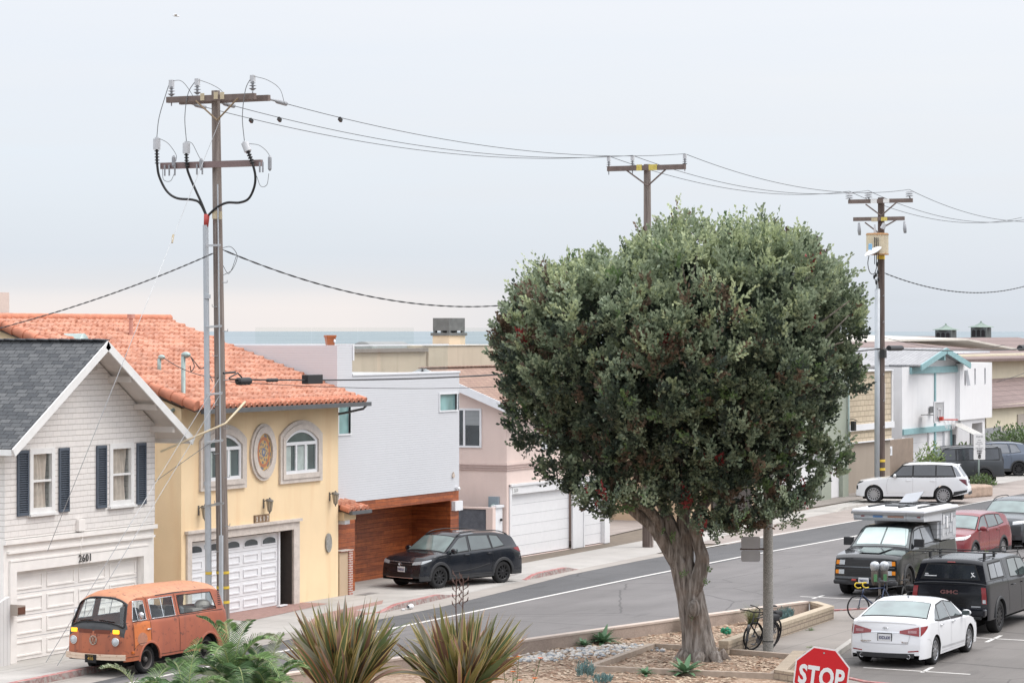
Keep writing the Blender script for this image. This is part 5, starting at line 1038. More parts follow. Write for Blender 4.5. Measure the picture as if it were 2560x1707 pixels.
# --- spans
def span(a, b, sag, r, lab, cat='wire', mt='wire_dark', n=28, twist=False, grp=None, name='wire'):
    P = catenary(a, b, sag, n); mb = MB()
    if twist:
        n = 160; P = catenary(a, b, sag, n)
        for q in (0, PI): mb.tube([p+Vector((0, math.cos(i*.9+q)*r*.8, math.sin(i*.9+q)*r*.8)) for i, p in enumerate(P)], r*.75, 4)
    else: mb.tube(P, r, 5)
    return tag(mb.build(name, mt, smooth=True), lab, cat, grp)
I1 = [(61.75, 39.50, 13.60), (61.75, 38.62, 13.60), (61.75, 37.05, 13.60)]
LB = ['left', 'middle', 'right']
for a, b, l in zip(I1, I2, LB): span(a, b, .52, .009, f'thin power conductor from the riser pole to the {l} insulator of the tree pole')
for a, b, l in zip(I2, I3, LB): span(a, b, .62, .011, f'thin power conductor from the tree pole to the {l} insulator of the transformer pole')
for a, l in zip(I3, LB): span(a, (a[0]+36, a[1]+2, a[2]+.1), .8, .013, f'thin power conductor leaving the {l} insulator of the transformer pole to the right')
def bead(p, lab): o = MB().obox(p, .13, .07, .09, ry=.5).build('spacer_tag', 'black_iron'); tag(o, lab, 'wire tag')
P = catenary(I1[2], I2[2], .52, 60)[6]; bead((P.x, P.y, P.z-.05), 'dark clip on the upper wire far from the riser pole')
P = catenary(I1[1], I2[1], .52, 60)[5]; bead((P.x, P.y, P.z-.05), 'dark clip on the middle wire right of the riser pole')
P = catenary(I1[0], I2[0], .52, 60)[5]; bead((P.x, P.y, P.z-.05), 'dark clip on the lowest wire nearest the riser pole')
span((60.58, 38.27, 9.86), (92.4, 40.3, 10.2), 1.5, .015, 'twisted service cable sagging from the riser pole toward the tree', 'cable', twist=True, name='cable')
span((126.1, 42.9, 10.5), (162, 45, 10.9), .9, .02, 'twisted service cable sagging right of the transformer pole', 'cable', twist=True, name='cable')
span((60.2, 38.3, 9.75), (49.0, 39.6, 7.3), .25, .013, 'service cable running from the riser pole down to the far left', 'cable', twist=True, name='cable')
mb = MB(); mb.tube(smooth_path([(60.6, 38.28, 9.9), (60.9, 38.2, 9.93), (61.2, 38.2, 9.7), (60.95, 38.2, 9.35), (60.62, 38.28, 9.2)]), .008, 5); mb.tube(smooth_path([(60.6, 38.28, 9.5), (60.75, 38.2, 9.25), (60.95, 38.2, 9.38), (61.15, 38.2, 9.7)]), .007, 5)
mb.build('loose_loop', 'cable_black', t1, smooth=True)
# telecom cable with its closures
tag(MB().tube(catenary((60.6, 38.05, 6.56), (92.4, 40.3, 6.75), .25, 40), .024, 6).build('cable', 'cable_black', smooth=True), 'thick black telephone cable crossing in front of the white siding', 'cable')
tag(MB().tube(catenary((60.6, 38.03, 6.50), (92.4, 40.3, 6.3), .35, 40), .009, 5).build('cable', 'wire_dark', smooth=True), 'thin drop wire hanging just under the thick telephone cable', 'cable')
tag(MB().tube(catenary((92.6, 40.4, 6.9), (126, 43, 6.95), .2, 20)+catenary((126, 43, 6.95), (175, 46, 7.0), .25, 20)[1:], .035, 6).build('cable', 'cable_black', smooth=True), 'black telephone cable passing the transformer pole at roof height', 'cable')
tag(MB().tube(catenary((126, 43, 7.5), (170, 50, 6.9), .4, 20), .014, 5).build('cable', 'wire_dark', smooth=True), 'thin wire running right above the teal gable roof', 'cable')
tag(MB().tube(catenary((138, 41, 5.2), (170, 44, 8.2), .5, 20), .014, 5).build('cable', 'wire_dark', smooth=True), 'thin wire rising to the right in front of the cream house', 'cable')
def closure(x, l, r, box, lab):
    y = lerp(38.05, 40.3, (x-60.6)/31.8); z = 6.5; mb = MB()
    if box: mb.box(x-l/2, x+l/2, y-.1, y+.10, z-.14, z+.11)
    else: mb.tube([(x-l/2, y, z), (x-l/2+.06, y, z), (x+l/2-.06, y, z), (x+l/2, y, z)], [r*.5, r, r, r*.5], 10)
    for k in range(3): mb.tube([(x-l*.3+k*l*.3, y-.02, z-r), (x-l*.3+k*l*.3, y-.02, z-r+.3*r)], r*.5, 6)
    tag(mb.build('cable_closure', M('closure_black', (.018, .018, .02), .55), bevel=.03 if box else 0), lab, 'cable box')
closure(61.35, .65, .10, False, 'fat black cable closure next to the riser pole'); closure(62.95, .6, .05, False, 'slim black splice tube between two cable boxes'); closure(65.3, .8, .10, True, 'square black cable box farthest from the riser pole')
tag(MB().tube([(127, 43, 6.96), (129.2, 43.1, 6.95)], .13, 8).build('cable_closure', 'closure_black'), 'black cable closure on the telephone cable right of the transformer pole', 'cable box'); tag(MB().tube([(156, 45, 6.8), (157.6, 45, 6.8)], .17, 8).build('cable_closure', 'closure_black'), 'black cable closure in front of the brown roofs at right', 'cable box')
mb = MB(); mb.tube([(60.5, 38.0, 6.6), (60.9, 38.0, 6.72), (61.1, 38.0, 6.6)], .02, 5); mb.tube([(60.3, 38.05, 6.72), (60.75, 37.98, 6.74)], .03, 5); mb.build('cable_grip', 'cable_black', t1)
# guy wires
G_ = [((60.2, 38.1, 13.1), (52.3, 37.7, 2.8), 'long pale guy wire from the top of the riser pole to the lower left'), ((60.2, 38.1, 6.6), (52.1, 37.6, .3), 'upper of two guy wires crossing the white house front'), ((60.25, 38.1, 6.2), (52.4, 37.5, .2), 'lower of two guy wires crossing the white house front')]
for a, b, l in G_: tag(MB().tube([a, b], .008, 5).build('guy_wire', 'steel_zinc', smooth=True), l, 'guy wire')
tag(MB().tube([(60.3, 38.2, 5.1), (58.3, 41.8, 2.2)], .008, 5).build('guy_wire', 'wire_grey', smooth=True), 'dark wire slanting down beside the yellow house wall', 'guy wire')
tag(MB().tube(catenary((60.5, 38.5, 6.5), (64.25, 41.1, 6.95), .06), .012, 5).build('service_drop', 'wire_dark', smooth=True), 'service wire from the riser pole to the grey roof mast', 'cable'); tag(MB().tube(catenary((60.3, 38.2, 6.6), (65.05, 43, 7.05), .12), .012, 5).build('service_drop', 'wire_dark', smooth=True), 'service wire from the riser pole to the short vent mast', 'cable')
gb = MB(); gb.tube([(57.93, 38.0, 10.15), (57.85, 37.99, 9.95)], .03, 6); tag(gb.build('guy_insulator', 'pale_tag'), 'small pale insulator on the long guy wire', 'insulator')
# street lamp head poking in from the right edge
t_ = thing('street_lamp', 'pale street lamp arm and head at the right edge', 'street lamp', (158.5, 42, 0))
MB().tube([(158.5, 42, 0), (158.5, 42, 9.0)], .1, 10).build('pole', 'conduit_grey', t_, smooth=True); MB().tube([(158.5, 42, 8.9), (155.9, 41.9, 9.06)], .07, 8).build('arm', 'conduit_grey', t_, smooth=True)
hd = MB().grid(lambda u, v: (lerp(155.95, 153.6, u), 41.9+.2*math.cos(2*PI*v)*(.5+.5*math.sin(PI*min(1, .3+u*.7))), 9.1+.08*math.sin(2*PI*v)*math.sin(PI*min(1, .2+u*.8))), 8, 10).build('lamp_head', 'white_gloss', t_, smooth=True); MB().lathe([(.08, 9.16), (.08, 9.4), (.001, 9.42)], 10, (155.0, 41.9, 0)).build('photocell', 'photocell_blue', hd)
# ================================================================ vehicles
M('tyre', (.022, .022, .023), .8, .2, 10, spec=.3); M('black_plastic', (.02, .021, .023), .55, .2, 8); M('seam_black', (.006, .006, .007), .7); M('under_black', (.008, .008, .009), .9)
M('alloy', (.42, .43, .45), .3, .05, 5, metal=.9); M('alloy_dark', (.03, .03, .032), .4, .1, 5, metal=.5); M('chrome', (.66, .67, .69), .2, .04, 5, metal=.75)
M('lamp_clear', (.48, .51, .53), .12, .15, 20, spec=.8); M('lamp_red', (.25, .01, .014), .15, .2, 14, spec=.8); M('lamp_amber', (.75, .25, .02), .2, .1); M('lamp_white', (.85, .87, .88), .12, .1, 25); M('plate_white', (.72, .73, .74), .4, .04)
M('plate_ink', (.06, .07, .16), .5); M('gap_dark', (.01, .01, .01), .8)
glass_dark('car_glass', (.045, .06, .06), .03, .9); glass_dark('screen_glass', (.12, .165, .16), .04, .9); glass_dark('tint_glass', (.018, .021, .026), .04, .8); glass_clear('van_glass', (.90, .94, .94), .07)

class Car:
    """body surface from a side profile, a plan taper and a tumblehome; local +X is forward, +Y the car's left"""
    def __init__(s, sp):
        s.__dict__.update(dict(taper=.10, tdist=.55, rtaper=.07, rdist=.5, bow=.10, rbow=.06, crown=.05, tum=.36, bulge=.03, sill=.24, smoothing=.035, gh_in=.015, hoodz=None, deckz=None))
        s.__dict__.update(sp); s.hw = s.W/2
        P = s.prof; n = int(s.L/.03); xs = set(round(i*s.L/n, 4) for i in range(n+1)) | set(p[0] for p in P)
        for k in range(12): xs.add(round(.004*(k+1)**1.5, 4)); xs.add(round(s.L-.004*(k+1)**1.5, 4))
        for xw in s.wheels:
            for k in range(33): xs.add(round(xw+s.R*math.cos(PI*k/32), 4))
        s.xs = sorted(x for x in xs if 0 <= x <= s.L)
        s.hoodz = s.hoodz or interp(P, s.wheels[0]-.25); s.deckz = s.deckz or max(z for x, z in P)
        s.nose = [(z, x) for x, z in P if x < s.wheels[0]]; s.tail = [(z, x) for x, z in reversed(P) if x > s.wheels[-1]]
    def zt(s, x):
        if x < .09 or x > s.L-.09: return interp(s.prof, x)
        w = s.smoothing; return sum(interp(s.prof, x+d*w)*k for d, k in ((-1, .15), (-.5, .22), (0, .26), (.5, .22), (1, .15)))
    def zb(s, x):
        z = interp(s.sillp, x) if hasattr(s, 'sillp') else s.sill
        for xw in s.wheels:
            d = abs(x-xw)
            if d < s.R: z = max(z, s.wr+math.sqrt(s.R*s.R-d*d))
        return z
    def xn(s, z): return interp(s.nose, min(z, s.hoodz))
    def xr(s, z): return interp(s.tail, min(z, s.deckz))
    def wid(s, x, z):
        zn = interp(s.belt, x); d = max(0, x-s.xn(z)); e = max(0, s.xr(z)-x); w = s.hw
        if d < s.tdist: w -= s.hw*s.taper*(1-d/s.tdist)**2.6
        if e < s.rdist: w -= s.hw*s.rtaper*(1-e/s.rdist)**2.6
        if z > zn: w -= (z-zn)*s.tum+s.gh_in*min(1, (z-zn)/.03)
        k = (z-.62)/.5; w -= s.bulge*k*k if z < zn else s.bulge*((zn-.62)/.5)**2
        return w
    def X(s, x, v):   # plan bow of nose and tail
        return x+s.bow*v*v*math.exp(-x/.35)-s.rbow*v*v*math.exp(-(s.L-x)/.30)
    def out(s, x, y, z): return (s.L/2-x, y, z)
    def side(s, x, z, sg, eps=0):
        w = s.wid(x, z)+eps; return s.out(s.X(x, 1), sg*w, z)
    def top(s, x, v, eps=0, bump_=0):
        zt = s.zt(x); c = s.crown*min(1, max(0, (zt-.5)/.4)); z = zt-c*abs(v)**3.2
        w = s.wid(x, zt-c)
        dz = (s.zt(min(s.L, x+.02))-s.zt(max(0, x-.02))); n = Vector((-dz, 0, .04)).normalized() if True else 0
        return s.out(s.X(x, v)+n.x*eps, v*w, z+n.z*eps)
    def zedge(s, x): zt = s.zt(x); return zt-s.crown*min(1, max(0, (zt-.5)/.4))
    def front(s, z, v, eps=.006):
        x = interp(s.nose, z); return s.out(s.X(x, v)-eps, v*s.wid(x, z), z)
    def rear(s, z, v, eps=.006):
        x = interp(s.tail, z); return s.out(s.X(x, v)+eps, v*s.wid(x, z), z)
    # patches
    def side_patch(s, name, bot, topp, sg, mat_, par, eps=.006, nu=14, nv=6, mb=None):
        own = mb is None; mb = mb or MB()
        def f(u, v):
            b = poly_at(bot, u); t_ = poly_at(topp, u); x, z = lerp(b[0], t_[0], v), lerp(b[1], t_[1], v); return s.side(x, z, sg, eps)
        mb.grid(f, nu, nv)
        return mb.build(name, mat_, par, smooth=True, off=1) if own else mb
    def top_patch(s, name, x0, x1, v0, v1, mat_, par, eps=.006, nu=12, nv=16, inset=0):
        mb = MB(); f = lambda u, v: s.top(lerp(x0, x1, u), lerp(v0, v1, v)*(1-inset*u if inset > 0 else 1+inset*(1-u)), eps)
        mb.grid(f, nu, nv); return mb.build(name, mat_, par, smooth=True, off=1)
    def front_patch(s, name, z0, z1, v0, v1, mat_, par, eps=.006, nu=8, nv=14, fn=None, rear=False, z0b=None, z1b=None):
        g = s.rear if rear else s.front; mb = MB()
        z0b = z0 if z0b is None else z0b; z1b = z1 if z1b is None else z1b
        mb.grid(lambda u, v: g(lerp(lerp(z0, z0b, v), lerp(z1, z1b, v), u), lerp(v0, v1, v), eps), nu, nv); return mb.build(name, mat_, par, smooth=True, off=1)
    def line(s, mb, pts, sg, w=.014, eps=.003, m=0):
        mb.mark()
        P = smooth_path([(x, 0, z) for x, z in pts], 6) if len(pts) > 2 else [Vector((x, 0, z)) for x, z in pts]
        if len(pts) == 2: P = [P[0].lerp(P[1], i/10) for i in range(11)]
        for a, b in zip(P, P[1:]):
            d = (b-a); n = Vector((-d.z, 0, d.x)).normalized()*w/2
            mb.face([s.side(q.x, q.z, sg, eps) for q in (a-n, b-n, b+n, a+n)], m)
    def body(s, par, mat_, clad=None, name='body', lower=None):
        mb = MB(); nv = 30; nt = 16; cols = []
        clad_z = s.__dict__.get('clad_z', 0)
        for x in s.xs:
            zb, ze = s.zb(x), s.zedge(x); ze = max(ze, zb+.01) if ze > zb else zb+.002
            cols.append([(x, zb+(ze-zb)*j/nv) for j in range(nv+1)])
        for sg in (1, -1):
            o = len(mb.v)
            for c_ in cols: mb.v += [s.side(x, z, sg) for x, z in c_]
            for i in range(len(cols)-1):
                for j in range(nv):
                    a = o+i*(nv+1)+j; q = (a, a+nv+1, a+nv+2, a+1); mb.f.append(q if sg < 0 else q[::-1])
                    zc = (cols[i][j][1]+cols[i][j+1][1])/2; xc = cols[i][j][0]; m = 0
                    if clad:
                        if zc < clad_z: m = 1
                        for xw in s.wheels:
                            if math.hypot(xc-xw, zc-s.wr) < s.R+.075 and zc < s.R+s.wr+.075: m = 1
                    mb.m.append(m)
        o = len(mb.v)
        for x in s.xs: mb.v += [s.top(x, -1+2*j/nt) for j in range(nt+1)]
        for i in range(len(s.xs)-1):
            for j in range(nt):
                a = o+i*(nt+1)+j; mb.f.append((a, a+1, a+nt+2, a+nt+1))
                xc = s.xs[i]; zc = s.zt(xc); fr = (xc < .3 and zc < clad_z) or (xc > s.L-.3 and zc < clad_z); mb.m.append(1 if clad and fr else 0)
        o = len(mb.v)     # underside and wheel housings
        for x in s.xs: w = s.wid(x, max(s.zb(x), .2)); z = s.zb(x); X_ = s.X(x, 1); mb.v += [s.out(X_, -w+.004, z), s.out(X_, w-.004, z)]
        for i in range(len(s.xs)-1): a = o+i*2; mb.f.append((a, a+1, a+3, a+2)); mb.m.append(2)
        z0 = s.zt(0); zb0 = s.zb(0)
        mb.box(s.L/2-s.L*.93, s.L/2-s.L*.07, -s.hw*.55, s.hw*.55, .18, .5, 2)
        return mb.build(name, [mat_, clad or mat_, 'under_black'], par, smooth=True, off=1, ang=42)
    def wheelset(s, par, style='alloy', rim='alloy', tw=.225, spokes=10, inset=.02):
        rr = s.rr = s.wr
        proto = None
        for xw in s.wheels:
            for sg in (1, -1):
                yo = s.wid(xw, .62)-inset
                if proto is None:
                    r = rr; mb = MB(); rim_r = r*s.__dict__.get('rimk', .70)
                    mb.lathe([(rim_r*.95, -tw), (rim_r, -tw), (r-.03, -tw), (r-.006, -tw+.025), (r, -tw+.05), (r, -.05), (r-.008, -.022), (r-.035, 0), (rim_r+.02, .004), (rim_r, -.004), (rim_r*.985, -.03)], 36, (0, 0, 0), 'Y')
                    w = mb.build('wheel', 'tyre', par, smooth=True, off=1, ang=35)
                    mb = MB(); mb.lathe([(rim_r, -.012), (rim_r-.012, -.006), (rim_r-.03, -.02), (rim_r-.04, -.12)], 32, (0, 0, 0), 'Y', 0); mb.lathe([(rim_r-.03, -.115), (.001, -.115)], 24, (0, 0, 0), 'Y', 1)
                    mb.lathe([(.001, -.004), (.035, -.006), (.06, -.02), (.065, -.06)], 16, (0, 0, 0), 'Y')
                    for k in range(spokes):
                        a = 2*PI*k/spokes; ca, sa = math.cos(a), math.sin(a); wi, wo_ = (.035, .022) if spokes > 6 else (.06, .045)
                        P = [(.05*ca-wi*sa, -.015, .05*sa+wi*ca), (.05*ca+wi*sa, -.015, .05*sa-wi*ca), (rim_r*.97*ca+wo_*sa, -.012, rim_r*.97*sa-wo_*ca), (rim_r*.97*ca-wo_*sa, -.012, rim_r*.97*sa+wo_*ca)]
                        mb.add(P+[(x, -.06, z) for x, y, z in P], [(0, 1, 2, 3), (0, 3, 7, 4), (1, 5, 6, 2)])
                    mb.build('rim', [rim, 'under_black'], w, smooth=False, off=1); proto = w
                else:
                    w = proto.copy(); COL.objects.link(w); w.parent = par
                    for c_ in list(proto.children): d = c_.copy(); COL.objects.link(d); d.parent = w
                w.location = s.out(xw, sg*yo, rr); w.rotation_euler = (0, R.uniform(0, 6), 0 if sg > 0 else PI)
                # keep the spokes flat: rotate only about the axle
    def lamp(s, name, z0, z1, va, vb, sg, xs_, mat_, par, eps=.008, rear=False, z0b=None, z1b=None, zs=None):
        """lamp that starts on the nose (or tail) at va and wraps round the corner to xs_ along the side"""
        g = s.rear if rear else s.front; mb = MB(); z0b = z0 if z0b is None else z0b; z1b = z1 if z1b is None else z1b
        mb.grid(lambda u, v: g(lerp(lerp(z0, z0b, v), lerp(z1, z1b, v), u), sg*lerp(va, vb, v), eps), 6, 10)
        if xs_:
            zs = zs or (z0b, z1b, z1b-.02)
            def f(u, v):
                z = lerp(lerp(z0b, zs[1]-.03, u), lerp(z1b, zs[1], u), v); xa = interp(s.tail if rear else s.nose, z)
                return s.side(lerp(xa, xs_, u), z, sg, eps*.7)
            mb.grid(f, 10, 6)
        return mb.build(name, mat_, par, smooth=True, off=1)
    def mirror(s, x, z, par, mat_, sz=(.13, .22, .15), box=False):
        for sg in (1, -1):
            p = s.side(x, z, sg, .0); mb = MB(); (mb.obox((p[0]-.01, p[1]+sg*.17, p[2]+.08), *sz) if box else mb.sphere((p[0]-.01, p[1]+sg*.15, p[2]+.05), .5, 12, 8, 0, sz)); mb.tube([p, (p[0], p[1]+sg*.08, p[2]+.01)], .025, 6)
            o = mb.build('mirror', mat_, par, smooth=not box, off=1, bevel=.03 if box else 0); MB().obox((p[0]-sz[0]*.5-.012, p[1]+sg*.15, p[2]+.05), .01, sz[1]*.8, sz[2]*.75).build('mirror_glass', 'car_glass', o, off=1)
    def handle(s, x, z, sg, par, mat_, l=.18):
        a, b = s.side(x-l/2, z, sg, .03), s.side(x+l/2, z, sg, .03); c_, d = s.side(x-l/2, z, sg, 0), s.side(x+l/2, z, sg, 0)
        return MB().tube([c_, a, b, d], .014, 6).build('door_handle', mat_, par, smooth=True, off=1)
def poly_at(P, u):
    L = [0]
    for a, b in zip(P, P[1:]): L.append(L[-1]+math.hypot(b[0]-a[0], b[1]-a[1]))
    t_ = u*L[-1]
    for i in range(len(P)-1):
        if t_ <= L[i+1]+1e-9: k = (t_-L[i])/(L[i+1]-L[i]) if L[i+1] > L[i] else 0; return (lerp(P[i][0], P[i+1][0], k), lerp(P[i][1], P[i+1][1], k))
    return P[-1]
def plate(car, par, z, txt, rear=False, mat_='plate_white', ink='plate_ink', w=.31, h=.16, y=0, dx=.03, frame=True):
    g = car.rear if rear else car.front; p = g(z, y/car.hw, dx); s = -1 if rear else 1; x = p[0]
    pl = MB().box(x-.006, x+.006, y-w/2, y+w/2, z-h/2, z+h/2).build('licence_plate', mat_, par, off=1)
    V, F = text_mesh(txt, h*.62, .002, .003, 1.0); mb = MB(); sx_ = min(1, w*.86/(max(v[0] for v in V)-min(v[0] for v in V)))
    mb.add([(x+s*(.008-yy), s*xx*sx_+y, z+zz-.01) for xx, yy, zz in V], F); mb.build('plate_text', ink, pl, off=1); return pl
def emblem_text(car, par, txt, size, z, v, mat_, rear=True, name='lettering', eps=.012, sx_=1.):
    V, F = text_mesh(txt, size, .004, .004, 1.05); s = -1 if rear else 1; mb = MB(); g = car.rear if rear else car.front
    p = g(z, v, eps); mb.add([(p[0]+s*(-yy), p[1]+s*xx*sx_, z+zz) for xx, yy, zz in V], F); return mb.build(name, mat_, par, off=1)
def std_windows(car, par, wins, glass='car_glass', trim='seam_black', grow=.028):
    for sg in (1, -1):
        for bot, topp in wins:
            cx = sum(p[0] for p in bot+topp)/len(bot+topp); cz = sum(p[1] for p in bot+topp)/len(bot+topp)
            ex = lambda P: [(x+(grow if x > cx else -grow), z+(grow if z > cz else -grow)) for x, z in P]
            w = car.side_patch('side_window', bot, topp, sg, glass, par, .006)
            car.side_patch('window_trim', ex(bot), ex(topp), sg, trim, w, .0035)
def roof_rails(car, par, x0, x1, mat_='black_plastic', h=.05, v=.93):
    for sg in (1, -1):
        P = [car.top(lerp(x0, x1, i/12), sg*v, .01+h*min(1, math.sin(PI*i/12)*2.5)) for i in range(13)]; MB().tube(P, .018, 6).build('roof_rail', mat_, par, smooth=True, off=1)

# ---------- orange bay-window van (faded, primer nose)
def weathered(name, a, b2, rust, k=.5):
    m, t, b = new_mat(name); co = objco(t); f = noisef(t, 1.6, 6); mp = N(t, 'ShaderNodeMapping'); mp.inputs['Scale'].default_value = (3, 3, .4); t.links.new(co, mp.inputs[0])
    c = mixc(t, remap(t, f, .35, .65), a, b2); c = mixc(t, remap(t, noisef(t, 2.2, 6, mp.outputs[0]), .5, .72, 0, k), c, mul(rust, 1.5)); c = mixc(t, remap(t, noisef(t, 9, 7), .60, .68, 0, .8), c, rust)
    t.links.new(c, b.inputs['Base Color']); b.inputs['Roughness'].default_value = .55; MATS[name] = m
weathered('van_orange', (.42, .125, .055), (.34, .105, .055), (.09, .035, .028), .55); weathered('van_side', (.44, .135, .075), (.37, .112, .066), (.16, .065, .05), .42); weathered('van_door', (.60, .175, .05), (.56, .16, .05), (.3, .1, .05), .1); weathered('van_roof', (.56, .26, .14), (.50, .22, .125), (.10, .05, .035), .25)
M('primer_grey', (.045, .047, .05), .6, .25, 4); M('bumper_cream', (.66, .52, .40), .5, .1, 6, stain=((.35, .12, .05), 9, .6)); M('seat_cloth', (.16, .17, .18), .9, .2)
sp = dict(L=4.42, W=1.72, wheels=[1.05, 3.45], R=.40, wr=.33, sill=.36, prof=[(0, .42), (.01, .62), (.02, 1.0), (.05, 1.16), (.10, 1.24), (.36, 1.80), (.46, 1.88), (.75, 1.94), (2.2, 1.96), (3.7, 1.93), (4.1, 1.86), (4.24, 1.76), (4.36, 1.25), (4.40, 1.1), (4.42, .42)],
          belt=[(0, 1.22), (4.42, 1.24)], tum=.26, taper=.08, tdist=.35, rtaper=.10, rdist=.4, bow=.12, rbow=.10, crown=.16, bulge=.03, hoodz=1.24, deckz=1.9, gh_in=.02, smoothing=.05)
v = Car(sp); SC_V = .975
van = thing('camper_van', 'faded orange passenger van with primer grey nose and lit amber indicators', 'van', (54.58, 36.45, 0), RAD(180-2.5)); van.scale = (SC_V,)*3
# body: lower shell + roof, open where the glass is, so one sees through
def van_body():
    mb = MB(); xs = v.xs; nv = 34; nt = 20
    holes = [[(.42, 1.27), (.98, 1.27), (.98, 1.70), (.58, 1.72)], [(1.20, 1.27), (2.14, 1.27), (2.14, 1.71), (1.20, 1.71)], [(2.28, 1.27), (3.22, 1.28), (3.22, 1.70), (2.28, 1.71)], [(3.34, 1.28), (4.00, 1.28), (3.92, 1.67), (3.34, 1.70)]]
    holes = [holes[0], holes[1], [(2.34, 1.28), (3.84, 1.29), (3.72, 1.69), (2.34, 1.71)]]
    def inside(x, z):
        for P in holes:
            if all((P[(i+1) % 4][0]-P[i][0])*(z-P[i][1])-(P[(i+1) % 4][1]-P[i][1])*(x-P[i][0]) > 0 for i in range(4)): return True
        return False
    for sg in (1, -1):
        o = len(mb.v); zz = []
        for x in xs:
            zb, ze = v.zb(x), v.zedge(x); ze = max(ze, zb+.004)
            # levels share fixed heights so window sills are straight
            lv = [zb+(1.27-zb)*j/16 for j in range(17)]+[1.27+(1.72-1.27)*j/14 for j in range(1, 15)]+[1.72+(2.0-1.72)*j/6 for j in range(1, 7)]
            lv = [min(max(z, zb), ze) for z in lv]; zz.append(lv); mb.v += [v.side(x, z, sg) for z in lv]
        n = len(zz[0])
        for i in range(len(xs)-1):
            for j in range(n-1):
                zc = (zz[i][j]+zz[i][j+1])/2; xc = (xs[i]+xs[i+1])/2
                if inside(xc, zc): continue
                a = o+i*n+j; q = (a, a+n, a+n+1, a+1); mb.f.append(q if sg < 0 else q[::-1])
                m = 1 if xc > 1.09 and zc < 1.85 else 0
                if zc > 1.745: m = 3 if (1.5 < xc < 4.2 and zc < 1.86) else 2
                if xc < .16 and 1.10 < zc < 1.30: m = 3
                mb.m.append(m)
    o = len(mb.v)
    for x in xs: mb.v += [v.top(x, -1+2*j/nt) for j in range(nt+1)]
    for i in range(len(xs)-1):
        for j in range(nt):
            xc = (xs[i]+xs[i+1])/2; zc = v.zt(xc); vv = abs(-1+2*(j+.5)/nt)
            if .10 < xc < .37 and vv < .93-.15*(1 if xc < .12 or xc > .35 else 0): continue
            if 4.24 < xc < 4.345 and vv < .75: continue
            a = o+i*(nt+1)+j; mb.f.append((a, a+1, a+nt+2, a+nt+1)); m = 2 if xc > .40 and xc < 4.24 else 0
            if xc <= .40 and (zc > 1.10-.05*(1-vv)): m = 3
            mb.m.append(m)
    o = len(mb.v)
    for x in xs: w = v.wid(x, max(v.zb(x), .2)); mb.v += [v.out(v.X(x, 1), -w+.004, v.zb(x)), v.out(v.X(x, 1), w-.004, v.zb(x))]
    for i in range(len(xs)-1): a = o+i*2; mb.f.append((a, a+1, a+3, a+2)); mb.m.append(4)
    mb.box(-2.0, 1.6, -.5, .5, .2, .5, 4)
    return mb.build('body', ['van_orange', 'van_side', 'van_roof', 'primer_grey', 'under_black'], van, smooth=True, off=1, ang=45)
bd = van_body()
MB().grid(lambda a, b: v.side(.74+.20*a*math.cos(2*PI*b), .84+.15*a*math.sin(2*PI*b), 1, .0065), 4, 20).build('primer_patch', M('patch_pale', (.44, .20, .13), .55, .2, 14), van, smooth=True, off=1)
ws = MB().grid(lambda a, b: v.top(lerp(.105, .365, a), (-1+2*b)*(.94), -.004), 10, 16).build('windshield', 'van_glass', van, smooth=True, off=1)
def tubeloop(P, r, m_, par, nm): return MB().tube(P+[P[0]], r, 6).build(nm, m_, par, smooth=True, off=1)
tubeloop([v.top(.105, -.92+1.84*i/10, .01) for i in range(11)]+[v.top(lerp(.125, .35, i/6), .95, .01) for i in range(7)]+[v.top(.365, .90-1.8*i/10, .01) for i in range(11)]+[v.top(lerp(.35, .125, i/6), -.95, .01) for i in range(7)], .018, 'seam_black', van, 'windshield_seal')
for sg in (1, -1):
    for P, fr in (([(.42, 1.27), (.98, 1.27), (.98, 1.70), (.58, 1.72)], 1), ([(1.20, 1.27), (2.14, 1.27), (2.14, 1.71), (1.20, 1.71)], 1), ([(2.34, 1.28), (3.84, 1.29), (3.72, 1.69), (2.34, 1.71)], 0)):
        w = v.side_patch('side_window', [P[0], P[1]], [P[3], P[2]], sg, 'van_glass', van, -.006)
        loop = []
        for a, b in zip(P, P[1:]+P[:1]): loop += [v.side(lerp(a[0], b[0], k/6), lerp(a[1], b[1], k/6), sg, .004) for k in range(6)]
        tubeloop(loop, .010, 'chrome' if fr else 'seam_black', w, 'window_frame')
        if P[0][0] == .42: MB().tube([v.side(.66, 1.27, sg, .006), v.side(.63, 1.71, sg, .006)], .012, 6).build('vent_bar', 'chrome', w, off=1)
        if P[0][0] == 1.20: MB().tube([v.side(1.67, 1.27, sg, .006), v.side(1.67, 1.71, sg, .006)], .012, 6).build('vent_bar', 'chrome', w, off=1)
rw = MB().grid(lambda a, b: v.top(lerp(4.245, 4.34, a), (-1+2*b)*.74, -.004), 6, 10).build('rear_window', 'van_glass', van, smooth=True, off=1)
d_ = v.side_patch('door', [(.42, .62), (.62, .745), (1.09, .745)], [(.42, 1.235), (.75, 1.24), (1.09, 1.245)], 1, 'van_door', van, .005, 16, 10); v.side_patch('door', [(.42, .62), (.62, .745), (1.09, .745)], [(.42, 1.235), (.75, 1.24), (1.09, 1.245)], -1, 'van_door', van, .005, 16, 10)
v.handle(1.0, 1.05, 1, d_, 'chrome', .14)
mb = MB()
for sg in (1, -1):
    for P in ([(.39, .5), (.38, .9), (.38, 1.24)], [(1.105, .60), (1.105, 1.76)], [(2.24, .40), (2.24, 1.76)], [(.38, .62), (.62, .735), (1.1, .735)], [(.04, 1.245), (1.2, 1.25), (2.5, 1.25), (4.38, 1.25)], [(.10, .46), (.60, .46)], [(1.5, .42), (3.0, .42)]): v.line(mb, P, sg, .012, .007)
mb.build('panel_gaps', 'seam_black', van, off=1)
